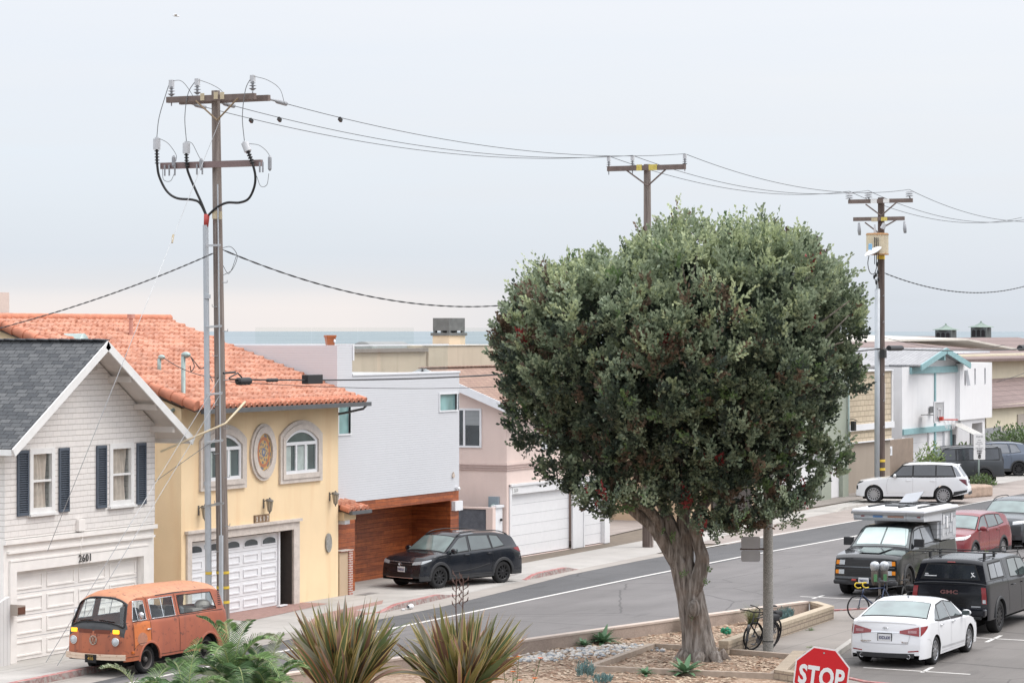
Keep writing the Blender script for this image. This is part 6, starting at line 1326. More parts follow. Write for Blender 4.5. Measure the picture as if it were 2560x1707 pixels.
def arch_lip(car, par, mat_, sg, xw, w=.03, a0=0, a1=PI, eps=.012):
    mb = MB(); n = 24; P = []
    for k in range(n+1):
        a = lerp(a0, a1, k/n); P.append([car.side(xw+(car.R+r)*math.cos(a), car.wr+(car.R+r)*math.sin(a), sg, e) for r, e in ((-.004, -.03), (-.004, eps), (w, eps*.9), (w+.012, .002))])
    for a, b in zip(P, P[1:]):
        for i in range(3): mb.face([a[i], b[i], b[i+1], a[i+1]])
    return mb.build('wheel_arch', mat_, par, smooth=True, off=1, ang=40)
for sg in (1, -1):
    for xw in v.wheels: arch_lip(v, van, 'van_side', sg, xw, .035)
def disc_lamp(x, y, z, r, par, name, rimm, lensm, sgn=1, bulge_=.03):
    o = MB().lathe([(r*1.02, x-.03*sgn), (r*1.18, x), (r*1.15, x+.02*sgn), (r, x+.018*sgn)], 24, (0, y, z), 'X').build(name, rimm, par, smooth=True, off=1); MB().lathe([(r, x+.012*sgn), (r*.6, x+(.012+bulge_*.7)*sgn), (.001, x+(.012+bulge_)*sgn)], 24, (0, y, z), 'X').build('lens', lensm, o, smooth=True, off=1); return o
fx = lambda z, y: v.front(z, y/v.hw, 0)[0]
for y in (.60, -.60): disc_lamp(fx(.82, y)+.01, y, .82, .085, van, 'headlight', 'chrome', 'lamp_clear')
m, t, b = new_mat('lit_amber'); b.inputs['Base Color'].default_value = (.8, .35, .02, 1); b.inputs['Emission Color'].default_value = (1, .42, .02, 1); b.inputs['Emission Strength'].default_value = 1.6; MATS['lit_amber'] = m
for y in (.60, -.60): o = MB().box(fx(1.06, y)-.02, fx(1.06, y)+.03, y-.085, y+.085, 1.0, 1.095).build('indicator', 'lit_amber', van, off=1, bevel=.015)
mb = MB()
for s0, s1 in ((-.50, -.04), (.02, .50)):
    for k in range(8): mb.grid(lambda a, b: v.front(1.0+.010*k+a*.006, lerp(s0, s1, b)/v.hw, .006), 1, 8)
    mb.grid(lambda a, b: v.front(lerp(.995, 1.088, a), lerp(s0, s1, b)/v.hw, .0035), 4, 8, 1)
mb.build('air_grille', [M('rust_dark', (.20, .055, .03), .8, .2, 9), 'rust_deep' if 'rust_deep' in MATS else M('rust_deep', (.10, .03, .02), .8)], van, off=1)
em = MB().lathe([(.105, fx(.84, 0)+.004), (.11, fx(.84, 0)+.016), (.098, fx(.84, 0)+.02), (.09, fx(.84, 0)+.008)], 28, (0, 0, .84), 'X').build('nose_emblem', M('worn_metal', (.40, .33, .27), .5, .2, 20), van, smooth=True, off=1)
mb = MB(); xx = fx(.84, 0)+.014
for P in ([(.045, .93), (0, .85), (-.045, .93)], [(.085, .885), (.042, .755), (0, .835), (-.042, .755), (-.085, .885)]): mb.tube([(xx, y, z) for y, z in P], .010, 6)
mb.build('emblem_letters', 'worn_metal', em, off=1)
mb = MB()
P = [(v.front(.5, k/10, .0)[0]+.09-abs(k/10)**3*.06, v.hw*1.0*k/10, 0) for k in range(-10, 11)]
for a, b in zip(P, P[1:]):
    for z0, z1, e in ((.40, .455, 0), (.475, .53, 0)): mb.add([(a[0], a[1], z0), (b[0], b[1], z0), (b[0], b[1], z1), (a[0], a[1], z1), (a[0]-.05, a[1], z0), (b[0]-.05, b[1], z0), (b[0]-.05, b[1], z1), (a[0]-.05, a[1], z1)], [(0, 1, 2, 3), (3, 2, 6, 7), (0, 4, 5, 1)])
    mb.add([(a[0]-.012, a[1], .453), (b[0]-.012, b[1], .453), (b[0]-.012, b[1], .477), (a[0]-.012, a[1], .477)], [(0, 1, 2, 3)])
mb.build('front_bumper', 'bumper_cream', van, off=1)
MB().grid(lambda a, b: (v.rear(.5, -1+2*b, .08)[0], v.rear(.5, -1+2*b, 0)[1], lerp(.42, .54, a)), 2, 16).build('rear_bumper', 'bumper_cream', van, off=1)
p = P[10]; pl = MB().box(p[0]+.004, p[0]+.014, -.16, .16, .33, .52).build('licence_plate', 'seam_black', van, off=1)
V, F = text_mesh('458', .105, .002, .002, 1.05); MB().add([(p[0]+.018, x, .425+z) for x, y, z in V], F).build('plate_text', M('plate_gold', (.62, .40, .08), .5), pl, off=1)
V, F = text_mesh('CALIFORNIA', .028, .002); MB().add([(p[0]+.018, x, .495+z) for x, y, z in V], F).build('plate_text', 'plate_gold', pl, off=1)
mb = MB()
for y in (.38, -.22): a = v.top(.11, y/.8, .012); b = v.top(.125, (y-.28)/.8, .02); c_ = v.top(.12, (y-.05)/.8, .02); mb.tube([v.top(.09, y/.8, .01), c_], .008, 5); mb.tube([b, v.top(.125, (y+.12)/.8, .02)], .010, 5)
mb.build('wiper', 'seam_black', van, off=1)
for sg in (1, -1):
    p = Vector(v.side(.60, 1.28, sg, 0)); mb = MB(); mb.tube([p, p+Vector((.03, sg*.10, .0)), p+Vector((.03, sg*.14, .06))], .009, 5); mb.lathe([(.001, p.x+.055), (.05, p.x+.05), (.085, p.x+.03), (.085, p.x+.02), (.001, p.x+.018)], 18, (0, p.y+sg*.15, p.z+.12), 'X'); mb.build('mirror', 'chrome', van, smooth=True, off=1)
    mb = MB()
    for k in range(8): mb.grid(lambda a, b: v.side(lerp(3.95, 4.13, b)+(.012*k), 1.36+.045*k+a*.018, sg, .006), 1, 3)
    mb.build('air_intake', 'seam_black', van, off=1)
    MB().obox(Vector(v.side(.33, .56, sg, .01)), .09, .03, .06).build('side_marker', M('amber_dull', (.5, .13, .02), .3), van, off=1, bevel=.01)
    v.lamp('tail_lamp', .72, .98, .74, .90, sg, None, 'lamp_red', van, rear=True)
    for y, xx_ in ((.38*sg, .42), (.38*sg, -.35)):
        mb = MB(); mb.box(xx_-.05, xx_+.42, y-.25, y+.25, .75, .95); mb.box(xx_-.18, xx_-.04, y-.25, y+.25, .80, 1.42); mb.build('seat', 'seat_cloth', van, off=1, bevel=.05)
mb = MB(); mb.box(-1.5, -.9, -.6, .6, .8, 1.32); mb.sphere((-1.45, .5, 1.38), .2, sc=(1.3, .8, .6)); mb.build('bench_seat', M('bench_cream', (.45, .42, .38), .9, .2), van, off=1)
mb = MB(); mb.tube([(1.2+.16*math.sin(a*PI/9)*.4, .38+.19*math.cos(a*PI/9), 1.25+.19*math.sin(a*PI/9)) for a in range(19)], .014, 6); mb.box(1.35, 1.95, -.7, .7, .9, 1.14); mb.build('dashboard', 'primer_grey', van, off=1)
v.wheelset(van, rim='steel_wheel' if 'steel_wheel' in MATS else M('steel_wheel', (.10, .09, .085), .5, .2, 6), tw=.16, spokes=0, inset=.10)

# ---------- black compact crossover
paint('paint_black', (.012, .015, .021), .0, .14, dust=.03, coat_=.6); M('rough_black', (.030, .031, .034), .6, .15, 8)
def suv(name, lab, loc, rz, mat_, L=4.47, W=1.84, H=1.64, scale=1., clad='rough_black', wheels=(.87, 3.55), R_=.385, wr=.345, rim='alloy_dark', spokes=10, glass='screen_glass', side_glass='car_glass', hood=.98, rails=True, cat='car', boxy=0, prof=None, wins=None, kw=None, parts=True):
    h_ = H; hd = hood
    P = prof or [(0, .34), (.015, .52), (.05, .72), (.12, hd-.13), (.30, hd-.02), (.75, hd+.06), (1.08, hd+.10), (1.72, h_-.10), (1.95, h_-.03), (2.5, h_), (3.3, h_-.02), (3.85, h_-.10), (4.05, h_-.18), (4.32, 1.05), (4.40, .92), (4.455, .72), (4.47, .36)]
    if prof is None: k = L/4.47; P = [(x*k, z) for x, z in P]
    k = L/4.47
    d = dict(L=L, W=W, wheels=list(wheels), R=R_, wr=wr, sill=.26, prof=P, belt=[(0, hd-.02), (1.0*k, hd+.02), (L, hd+.13)], tum=.34, clad_z=.40, hoodz=hd, deckz=1.1); d.update(kw or {})
    c = Car(d); t_ = thing(name, lab, cat, loc, rz); t_.scale = (scale,)*3
    c.body(t_, mat_, clad)
    wins = wins or [([(1.22*k, hd+.08), (2.08*k, hd+.10)], [(1.80*k, h_-.17), (2.10*k, h_-.12)]), ([(2.20*k, hd+.11), (3.06*k, hd+.14)], [(2.20*k, h_-.115), (2.98*k, h_-.135)]), ([(3.14*k, hd+.145), (3.62*k, hd+.20)], [(3.08*k, h_-.14), (3.40*k, h_-.17)])]
    std_windows(c, t_, wins, side_glass)
    return c, t_
c, t_ = suv('parked_car', 'black compact crossover parked in front of the wood clad garage', (76.45, 39.95, 0), RAD(161), 'paint_black', scale=1.0)
c.top_patch('windshield', 1.13, 1.69, -.93, .93, 'screen_glass', t_, .008); c.top_patch('rear_window', 4.07, 4.28, -.85, .85, 'tint_glass', t_, .008)
c.top_patch('windshield_seal', 1.10, 1.72, -.97, .97, 'seam_black', t_, .004)
M('grille_black', (.015, .015, .016), .4, .2, 20)
g_ = c.front_patch('grille', .66, .80, -.62, .62, 'grille_black', t_, .008); c.front_patch('grille_bar', .805, .825, -.66, .66, 'chrome', g_, .016); c.front_patch('grille_bar', .735, .745, -.6, .6, 'alloy', g_, .014)
em = MB().lathe([(.055, c.front(.745, 0, .01)[0]), (.058, c.front(.745, 0, .022)[0]), (.047, c.front(.745, 0, .024)[0])], 20, (0, 0, .745), 'X').build('nose_emblem', 'chrome', t_, off=1)
mb = MB(); xx = c.front(.745, 0, .022)[0]
for P in ([(.022, .785), (0, .75), (-.022, .785)], [(.044, .765), (.02, .702), (0, .742), (-.02, .702), (-.044, .765)]): mb.tube([(xx, y, z) for y, z in P], .005, 5)
mb.build('emblem_letters', 'chrome', em, off=1)
c.front_patch('lower_intake', .38, .50, -.6, .6, 'grille_black', t_, .008); c.front_patch('skid_trim', .335, .36, -.72, .72, 'chrome', t_, .02)
for sg in (1, -1):
    c.lamp('headlight', .735, .825, .62, 1.0, sg, .50, 'lamp_clear', t_, .010, z0b=.76, z1b=.86, zs=(.8, .90)); c.lamp('fog_recess', .42, .60, .72, .97, sg, None, 'grille_black', t_); c.lamp('tail_lamp', .92, 1.10, .60, 1.0, sg, 4.02, 'lamp_red', t_, rear=True, zs=(.95, 1.08))
    for xw in c.wheels: arch_lip(c, t_, 'rough_black', sg, xw, .07, eps=.016)
    for x in (1.98, 2.95): c.handle(x, .97, sg, t_, 'paint_black')
mb = MB()
for sg in (1, -1):
    for P in ([(1.26, .42), (1.22, .7), (1.24, 1.0)], [(2.15, .36), (2.15, 1.08)], [(3.02, .44), (3.12, .75), (3.10, 1.1)], [(1.3, .45), (2.2, .50), (3.0, .62)], [(1.3, .35), (3.05, .35)], [(.55, .92), (1.15, 1.02)]): c.line(mb, P, sg, .010, .004)
mb.build('panel_gaps', 'seam_black', t_, off=1); mb = MB()
for sg in (1, -1): c.line(mb, [(1.35, .48), (2.2, .53), (2.95, .66)], sg, .03, .006); c.line(mb, [(.80, .92), (1.12, .95)], sg, .02, .012)
mb.build('side_trim', 'rough_black', t_, off=1)
c.mirror(1.32, 1.06, t_, 'paint_black', (.12, .26, .17)); roof_rails(c, t_, 1.75, 3.9); plate(c, t_, .60, '9ABX261', y=.12); c.wheelset(t_, rim='alloy_dark', spokes=10)
BLACK = (c, t_)

# ---------- white midsize sedan
paint('paint_white', (.74, .75, .77), 0, .22); M('mirror_chrome', (.6, .6, .62), .1, .05, 5, metal=1)
sp = dict(L=4.86, W=1.865, wheels=[.98, 3.78], R=.375, wr=.335, sill=.21, prof=[(0, .30), (.02, .5), (.08, .66), (.30, .76), (.9, .92), (1.35, 1.0), (1.95, 1.36), (2.35, 1.455), (2.8, 1.475), (3.25, 1.43), (3.75, 1.26), (4.15, 1.105), (4.45, 1.075), (4.66, 1.08), (4.72, .98), (4.78, .80), (4.84, .56), (4.86, .30)],
          belt=[(0, .84), (1.3, .90), (3.6, 1.0), (4.86, 1.06)], tum=.48, taper=.13, rtaper=.12, rdist=.6, bow=.14, rbow=.13, hoodz=.76, deckz=1.06, crown=.045, bulge=.035)
c = Car(sp); t_ = thing('parked_car', 'white sedan seen from behind, parked at the kerb near the stop sign', 'car', (64.35, 21.12, 0), RAD(1.0)); c.body(t_, 'paint_white')
std_windows(c, t_, [([(1.52, .955), (2.52, .985)], [(2.02, 1.30), (2.54, 1.375)]), ([(2.62, .99), (3.42, 1.015)], [(2.62, 1.375), (3.20, 1.325)]), ([(3.48, 1.015), (3.78, 1.05)], [(3.26, 1.31), (3.50, 1.20)])], 'car_glass')
c.top_patch('windshield', 1.38, 2.10, -.93, .93, 'screen_glass', t_, .008)
rw = c.top_patch('rear_window', 3.34, 4.08, -.90, .90, 'screen_glass', t_, .008, inset=0); c.top_patch('window_trim', 3.31, 4.12, -.93, .93, 'seam_black', rw, .004)
mb = MB(); mb.grid(lambda a, b: (lambda p: (p[0]-.0, p[1], p[2]+.018+.012*a))(c.top(lerp(4.52, 4.70, a), (-1+2*b)*.86, 0)), 3, 18); mb.grid(lambda a, b: (lambda p: (p[0]-.01*0, p[1], lerp(p[2]+.03, p[2]-.02, a)))(c.top(4.70, (-1+2*b)*.86, 0)), 2, 18); mb.build('spoiler_lip', 'paint_white', t_, smooth=True, off=1)
for sg in (1, -1):
    o = c.lamp('tail_lamp', .80, .86, .42, .97, sg, 4.42, 'lamp_red', t_, .010, rear=True, z0b=.74, z1b=.955, zs=(.90, .965)); MB().grid(lambda a, b: c.rear(lerp(.80, .86, a)+.01, sg*lerp(.66, .90, b), .016), 4, 6).build('lamp_lens', M('lens_pink', (.42, .22, .23), .2, .4, 30), o, off=1)
    MB().grid(lambda a, b: c.rear(lerp(.375, .40, a)+.02*b, sg*lerp(.68, .97, b), .008), 2, 8).build('reflector', 'lamp_red', t_, off=1)
    MB().lathe([(.045, 0), (.052, -.02), (.042, -.02), (.035, .08)], 18, (-2.36, 0, 0), 'X').build('exhaust', 'chrome', t_, smooth=True, off=1).location = (0, sg*.56, .27)
    for x in (2.42, 3.36): c.handle(x, .90, sg, t_, 'chrome')
c.front_patch('rear_diffuser', .24, .345, -.86, .86, 'black_plastic', t_, .010, rear=True)
mb = MB()
for sg in (1, -1):
    for P in ([(1.40, .30), (1.36, .6), (1.45, .93)], [(2.57, .28), (2.57, .98)], [(3.40, .42), (3.60, .75), (3.56, 1.0)], [(1.4, .27), (3.3, .27)], [(4.18, .50), (4.28, .62), (4.5, .66)]): c.line(mb, P, sg, .010, .004)
    c.line(mb, [(1.45, .335), (2.4, .345), (3.3, .36)], sg, .05, .004, 1)
for z, v0, v1 in ((.555, -.66, .66),): mb.grid(lambda a, b: c.rear(z+.012*a, lerp(v0, v1, b), .008), 1, 16)
for sg in (1, -1): mb.grid(lambda a, b: c.rear(lerp(.555, .80, a), sg*(.66+.06*a+.012*b), .008), 8, 1)
mb.build('panel_gaps', ['door_joint', 'door_joint'], t_, off=1)
MB().grid(lambda a, b: c.rear(lerp(.805, .835, a), -.42+.84*b, .012), 2, 10).build('chrome_strip', 'chrome', t_, off=1)
mb = MB(); pc = c.rear(.90, 0, .014); mb.tube([(pc[0], .065*math.cos(a*PI/12), .90+.032*math.sin(a*PI/12)) for a in range(25)], .006, 5); mb.tube([(pc[0], .03, .925), (pc[0], .022, .90), (pc[0], .035, .875)], .006, 5); mb.tube([(pc[0], -.02, .925), (pc[0], -.03, .90), (pc[0], -.015, .875)], .006, 5); mb.tube([(pc[0], .024, .90), (pc[0], -.026, .90)], .006, 5); mb.build('boot_emblem', 'chrome', t_, off=1)
emblem_text(c, t_, 'SONATA', .045, .60, .55, 'chrome', sx_=1.4); emblem_text(c, t_, 'Sport', .045, .60, -.58, 'chrome', sx_=1.4)
pl = plate(c, t_, .70, '8XDL630', rear=True, dx=.02); mb = MB(); px_ = c.rear(.70, 0, .012)[0]; mb.box(px_-.004, px_+.004, -.175, .175, .60, .80); mb.build('plate_frame', 'black_plastic', pl, off=1)
mb = MB(); q = Vector(c.top(2.95, 0, 0)); mb.prism([(q.x+.07, q.z), (q.x-.07, q.z), (q.x-.065, q.z+.055)], 'XZ', -.012, .012); mb.build('roof_fin', 'alloy', t_, off=1)
c.mirror(1.62, .98, t_, 'paint_white', (.12, .24, .15)); c.rimk = .70; c.wheelset(t_, rim='alloy', spokes=10)
for sg in (1, -1): c.lamp('headlight', .60, .74, .55, 1.0, sg, .55, 'lamp_clear', t_)

# ---------- pickups
def pickup(lab, loc, rz, mat_, L=5.89, W=2.06, shell_=False, scale=1.):
    if shell_: P = [(0, .5), (.02, .8), (.08, 1.08), (.25, 1.17), (1.35, 1.24), (2.05, 1.80), (2.35, 1.88), (3.0, 1.91), (3.9, 1.90), (4.4, 1.93), (5.55, 1.93), (5.66, 1.86), (5.78, 1.40), (5.82, 1.34), (5.86, 1.1), (5.89, .60)]
    else: P = [(0, .5), (.02, .8), (.08, 1.14), (.25, 1.24), (1.35, 1.36), (2.05, 1.90), (2.35, 1.98), (3.0, 2.0), (3.80, 1.96), (3.92, 1.78), (4.02, 1.46), (4.12, 1.42), (5.80, 1.44), (5.85, 1.2), (5.89, .60)]
    d = dict(L=L, W=W, wheels=[1.0, 4.75], R=.47, wr=.42, sill=.40, prof=P, belt=[(0, 1.22), (1.4, 1.24), (5.89, 1.36)] if shell_ else [(0, 1.26), (1.4, 1.33), (5.89, 1.42)], tum=.30, taper=.08, tdist=.4, rtaper=.03, rdist=.3, bow=.08, rbow=.03, hoodz=1.15 if shell_ else 1.2, deckz=1.3, crown=.05, bulge=.03)
    c = Car(d); t_ = thing('pickup_truck', lab, 'pickup truck', loc, rz); t_.scale = (scale,)*3; c.body(t_, mat_)
    return c, t_
paint('gloss_edge', (.09, .10, .11), 0, .2); paint('paint_navy', (.005, .006, .010), 0, .2, dust=.01, spec=.4, coat_=.35); paint('paint_charcoal', (.008, .010, .012), 0, .22, dust=.015, coat_=.8)
c, t_ = pickup('black pickup truck with a matching canopy and roof bars, seen from behind', (72.25, 21.9, 0), RAD(1.0), 'paint_navy', shell_=True, W=2.08)
std_windows(c, t_, [([(1.62, 1.30), (2.62, 1.33)], [(2.12, 1.73), (2.64, 1.78)]), ([(2.72, 1.33), (3.50, 1.36)], [(2.72, 1.78), (3.42, 1.79)])], 'car_glass')
for sg in (1, -1):
    w = c.side_patch('side_window', [(4.12, 1.42), (5.32, 1.44)], [(4.10, 1.78), (5.22, 1.78)], sg, 'canopy_glass' if 'canopy_glass' in MATS else glass_dark('canopy_glass', (.10, .11, .125), .1, .8), t_, .010)
    c.side_patch('window_trim', [(4.07, 1.38), (5.38, 1.40)], [(4.05, 1.82), (5.26, 1.82)], sg, 'seam_black', w, .006); mb = MB(); c.line(mb, [(4.72, 1.42), (4.68, 1.79)], sg, .03, .014); mb.build('window_bar', 'seam_black', w, off=1)
    o = MB().grid(lambda a, b: c.rear(lerp(.82, 1.24, a), sg*lerp(.86, .985, b), .02), 8, 4).build('tail_lamp', 'lamp_red', t_, smooth=True, off=1); MB().grid(lambda a, b: c.rear(lerp(.84, .93, a), sg*lerp(.88, .96, b), .026), 3, 3).build('lamp_lens', 'lamp_clear', o, off=1)
    for x in (2.52, 3.42): c.handle(x, 1.15, sg, t_, 'paint_navy')
    for xw in c.wheels: arch_lip(c, t_, 'rough_black', sg, xw, .05, eps=.03)
mb = MB()
for sg in (1, -1):
    for P in ([(1.52, .5), (1.50, .9), (1.55, 1.28)], [(2.67, .46), (2.67, 1.32)], [(3.86, .46), (3.86, 1.2), (3.90, 1.86)], [(3.95, 1.36), (4.9, 1.37), (5.8, 1.385)]): c.line(mb, P, sg, .014, .005)
mb.build('panel_gaps', 'seam_black', t_, off=1)
w = MB().grid(lambda a, b: (lambda z: c.rear(z, lerp(-.80, .80, b)*(1.02-.10*a), .012))(lerp(1.44, 1.78, a)), 8, 16).build('rear_window', 'tint_glass', t_, smooth=True, off=1)
MB().grid(lambda a, b: c.rear(lerp(1.41, 1.81, a), lerp(-.84, .84, b)*(1.02-.10*a), .007), 8, 16).build('window_trim', 'seam_black', w, smooth=True, off=1)
M('sticker_white', (.75, .76, .78), .5, .15, 30); mb = MB(); mb.grid(lambda a, b: c.rear(lerp(1.49, 1.51, a), lerp(.40, .76, b), .020), 2, 8)
for k in range(9): mb.grid(lambda a, b: c.rear(lerp(1.52+.008*(k % 3), 1.56, a), lerp(.66+.011*k, .668+.011*k, b), .020), 1, 1)
for P in ([(-.70, 1.60), (-.64, 1.57), (-.66, 1.52), (-.72, 1.50)], [(-.62, 1.60), (-.68, 1.53), (-.60, 1.49)]): mb.tube([c.rear(z, y, .02) for y, z in P], .012, 5)
mb.build('window_sticker', 'sticker_white', w, off=1)
MB().grid(lambda a, b: c.rear(lerp(1.845, 1.87, a), lerp(-.13, .13, b), .02), 1, 4).build('brake_lamp', M('lamp_red_dull', (.22, .03, .03), .3), t_, off=1)
emblem_text(c, t_, 'GMC', .13, 1.10, 0, M('emblem_red', (.22, .10, .10), .35, .2, 30, metal=.3), sx_=1.6, eps=.03); emblem_text(c, t_, 'ELEVATION', .06, .84, .30, 'alloy', sx_=1.4, eps=.02)
MB().grid(lambda a, b: c.rear(lerp(.735, .765, a), lerp(-.82, -.58, b), .02), 1, 4).build('step_badge', 'alloy', t_, off=1)
mb = MB()
for z in (1.30, .78): mb.grid(lambda a, b: c.rear(z+.014*a, -.84+1.68*b, .010), 1, 10)
mb.build('tailgate_gap', 'seam_black', t_, off=1)
mb = MB(); mb.add([], []); xr_ = c.rear(.6, 0, 0)[0]
for y0, y1 in ((-1.0, -.45), (.45, 1.0), (-.45, .45)): mb.box(xr_-.22 if abs(y0+y1) > .1 else xr_-.14, xr_+.1, y0, y1, .50, .72)
mb.build('rear_bumper', 'paint_navy', t_, off=1, bevel=.05); MB().box(xr_-.225, xr_-.1, -.9, .9, .44, .52).build('bumper_pad', 'black_plastic', t_, off=1, bevel=.02)
for i, x in enumerate((4.25, 5.15)):
    q = c.top(x, 0, 0); mb = MB(); mb.tube([(q[0], -1.05, q[2]+.14), (q[0], 1.30, q[2]+.14)], .015, 8)
    for sg in (1, -1): mb.obox((q[0], sg*.72, q[2]+.06), .10, .05, .16)
    mb.build('roof_bar', 'black_plastic', t_, off=1)
for sg in (1, -1): MB().tube([c.top(x, sg*.8, .03) for x in (4.1, 4.7, 5.4)], .016, 6).build('roof_track', 'black_plastic', t_, off=1)
c.top_patch('windshield', 1.42, 2.10, -.92, .92, 'screen_glass', t_, .008); c.mirror(1.75, 1.36, t_, 'paint_navy', (.10, .26, .2), box=True); c.rimk = .66; c.wheelset(t_, rim='alloy_dark', spokes=12, tw=.28)

c, t_ = pickup('dark grey pickup truck carrying a white camper, sun shade in its windshield', (80.95, 27.15, 0), RAD(180), 'paint_charcoal')
std_windows(c, t_, [([(1.62, 1.40), (2.62, 1.42)], [(2.12, 1.82), (2.64, 1.88)]), ([(2.72, 1.42), (3.66, 1.44)], [(2.72, 1.88), (3.56, 1.87)])], 'canopy_glass')
w = c.top_patch('windshield', 1.40, 2.12, -.93, .93, 'car_glass', t_, .008); c.top_patch('windshield_seal', 1.37, 2.15, -.97, .97, 'seam_black', w, .004)
M('sun_shade', (.55, .66, .64), .35, .08, 3)
for v0, v1 in ((.03, .84), (-.84, -.03)): MB().grid(lambda a, b: c.top(lerp(1.47, 2.06, a)+.01*math.sin(a*20), lerp(v0, v1, b)*(1 if .05 < a < .95 else .96), .013), 14, 8).build('sun_shade', 'sun_shade', w, smooth=True, off=1)
g_ = c.front_patch('grille', .58, 1.09, -.68, .68, 'grille_black', t_, .006); mb = MB()
for z in (.64, .69, .74, .79, .96, 1.0): mb.grid(lambda a, b: c.front(z+.01*a, -.62+1.24*b, .014), 1, 16)
mb.build('grille_mesh', 'rough_black', g_, off=1); c.front_patch('nose_bar', .86, .895, -.95, .95, 'gloss_edge', t_, .03); c.front_patch('black_nose', .36, .60, -.99, .99, 'rough_black', t_, .012); c.front_patch('bumper', .535, .60, -.98, .98, 'gloss_edge', t_, .06)
em = MB().grid(lambda a, b: c.front(lerp(.765, .79, a), .55+.10*b, .02), 1, 2).build('side_badge', 'emblem_red', t_, off=1)
for sg in (1, -1):
    for z0, z1 in ((.93, 1.07), (.66, .79)):
        o = MB().grid(lambda a, b: c.front(lerp(z0, z1, a), sg*lerp(.68, .86, b), .014), 5, 6).build('headlight', 'lamp_clear', t_, smooth=True, off=1); MB().grid(lambda a, b: c.front(lerp(z0+.01, z1-.01, a), sg*lerp(.86, .97, b), .015), 5, 4).build('indicator', 'lamp_amber', o, smooth=True, off=1)
    MB().grid(lambda a, b: c.front(lerp(.40+.04, .52, a), sg*lerp(.18, .75, b), .004), 3, 6)
    hk = MB(); p = c.front(.52, sg*.34, .02); hk.obox((p[0]+.02, p[1], .60-.1), .06, .14, .06); hk.build('tow_hook', 'red_cap', t_, off=1, bevel=.02)
    for x in (2.52, 3.52): c.handle(x, 1.17, sg, t_, 'paint_charcoal')
    for xw in c.wheels: arch_lip(c, t_, 'rough_black', sg, xw, .05, eps=.03)
mb = MB(); x0_ = c.front(.7, 0, 0)[0]-.02; mb.box(x0_-.25, x0_+.03, -.98, .98, .36, .50); mb.build('lower_bumper', 'rough_black', t_, off=1, bevel=.05)
mb = MB()
for sg in (1, -1):
    for P in ([(1.52, .5), (1.50, .9), (1.55, 1.30)], [(2.67, .46), (2.67, 1.36)], [(3.80, .46), (3.80, 1.2), (3.84, 1.4)], [(4.05, .5), (4.05, 1.36)]): c.line(mb, P, sg, .014, .005)
mb.build('panel_gaps', 'seam_black', t_, off=1)
mb = MB()   # raised bonnet panel
mb.grid(lambda a, b: c.top(lerp(.35, 1.30, a), (-1+2*b)*lerp(.32, .48, a), .03), 4, 8); mb.build('bonnet_scoop', 'paint_charcoal', t_, smooth=True, off=1)
plate(c, t_, .50, '7M83321', dx=.09, y=0); c.mirror(1.72, 1.42, t_, 'black_plastic', (.10, .30, .24), box=True); c.rimk = .62; c.wheelset(t_, rim='alloy_dark', spokes=6, tw=.28)
MB().tube([(2.05, .95, 1.15), (2.05, .97, 2.45)], .004, 4).build('aerial', 'wire_dark', t_, off=1)
# camper box on the bed, with its cab-over
cp = thing('truck_camper', 'white pop-up camper box carried on the dark grey pickup', 'camper', (80.95, 27.15, 0), RAD(180))
lined('camper_side', (.44, .46, .49), .16, 'Z', .02, .62, .12, .4, .1, False)
mb = MB(); mb.prism([(-1.02, 1.44), (-2.50, 1.42), (-2.50, 2.32), (-1.02, 2.32)], 'XZ', -1.06, 1.06); mb.build('side_wall', 'camper_side', cp, off=1)
mb = MB(); mb.prism([(.74, 2.10), (.80, 2.18), (.80, 2.32), (-1.0, 2.32), (-1.0, 2.04)], 'XZ', -1.10, 1.10); mb.build('cab_over', M('camper_grey', (.50, .52, .55), .35, .1, 4), cp, off=1)
mb = MB(); mb.box(-2.55, .86, -1.13, 1.13, 2.322, 2.44); mb.build('roof', 'white_gloss', cp, off=1, bevel=.03)
mb = MB(); mb.box(-2.57, .88, -1.15, -1.132, 2.30, 2.37); mb.box(-2.57, .88, 1.132, 1.15, 2.30, 2.37); mb.box(.862, .88, -1.13, 1.13, 2.30, 2.37); mb.build('roof_trim', 'alloy', cp, off=1)
mb = MB(); mb.box(-2.4, .6, -.95, .95, 2.442, 2.47); mb.build('roof_deck', M('camper_roof', (.72, .73, .74), .5, .08, 2), cp, off=1)
M('solar', (.05, .055, .06), .25, .1, 8)
mb = MB(); mb.obox((-1.7, -.1, 2.66), .75, .60, .03, ry=RAD(20), rx=RAD(10)); mb.build('open_vent', 'alloy', cp, off=1); MB().box(-.8, -.2, -.45, .35, 2.472, 2.52).build('solar_panel', 'solar', cp, off=1)
for y in (-.75, .2, .8): MB().box(-2.3, .4, y-.03, y+.03, 2.475, 2.52).build('roof_rack', 'black_plastic', cp, off=1)
MB().box(-.95, -.88, -.7, .95, 2.522, 2.56).build('roof_rack', 'black_plastic', cp, off=1)
for y0, y1, mt in ((-.02, .48, 'lens_tan' if 'lens_tan' in MATS else M('lens_tan', (.38, .22, .17), .6, .2, 30)), (-.48, -.18, M('decal_blue', (.10, .22, .45), .5, .3, 30))): MB().box(.802, .812, y0, y1, 2.20, 2.26).build('decal', mt, cp, off=1)
for y in (.95, -.80): MB().box(.802, .82, y-.05, y+.05, 2.22, 2.25).build('marker_lamp', 'lamp_red', cp, off=1)
for x, z, w_, h_ in ((-1.2, 2.06, .12, .30), (-1.55, 1.96, .14, .36), (-2.0, 2.08, .09, .26)): MB().box(x-w_/2, x+w_/2, 1.062, 1.10, z-h_/2, z+h_/2).build('utility_hatch', 'white_gloss', cp, off=1, bevel=.02)
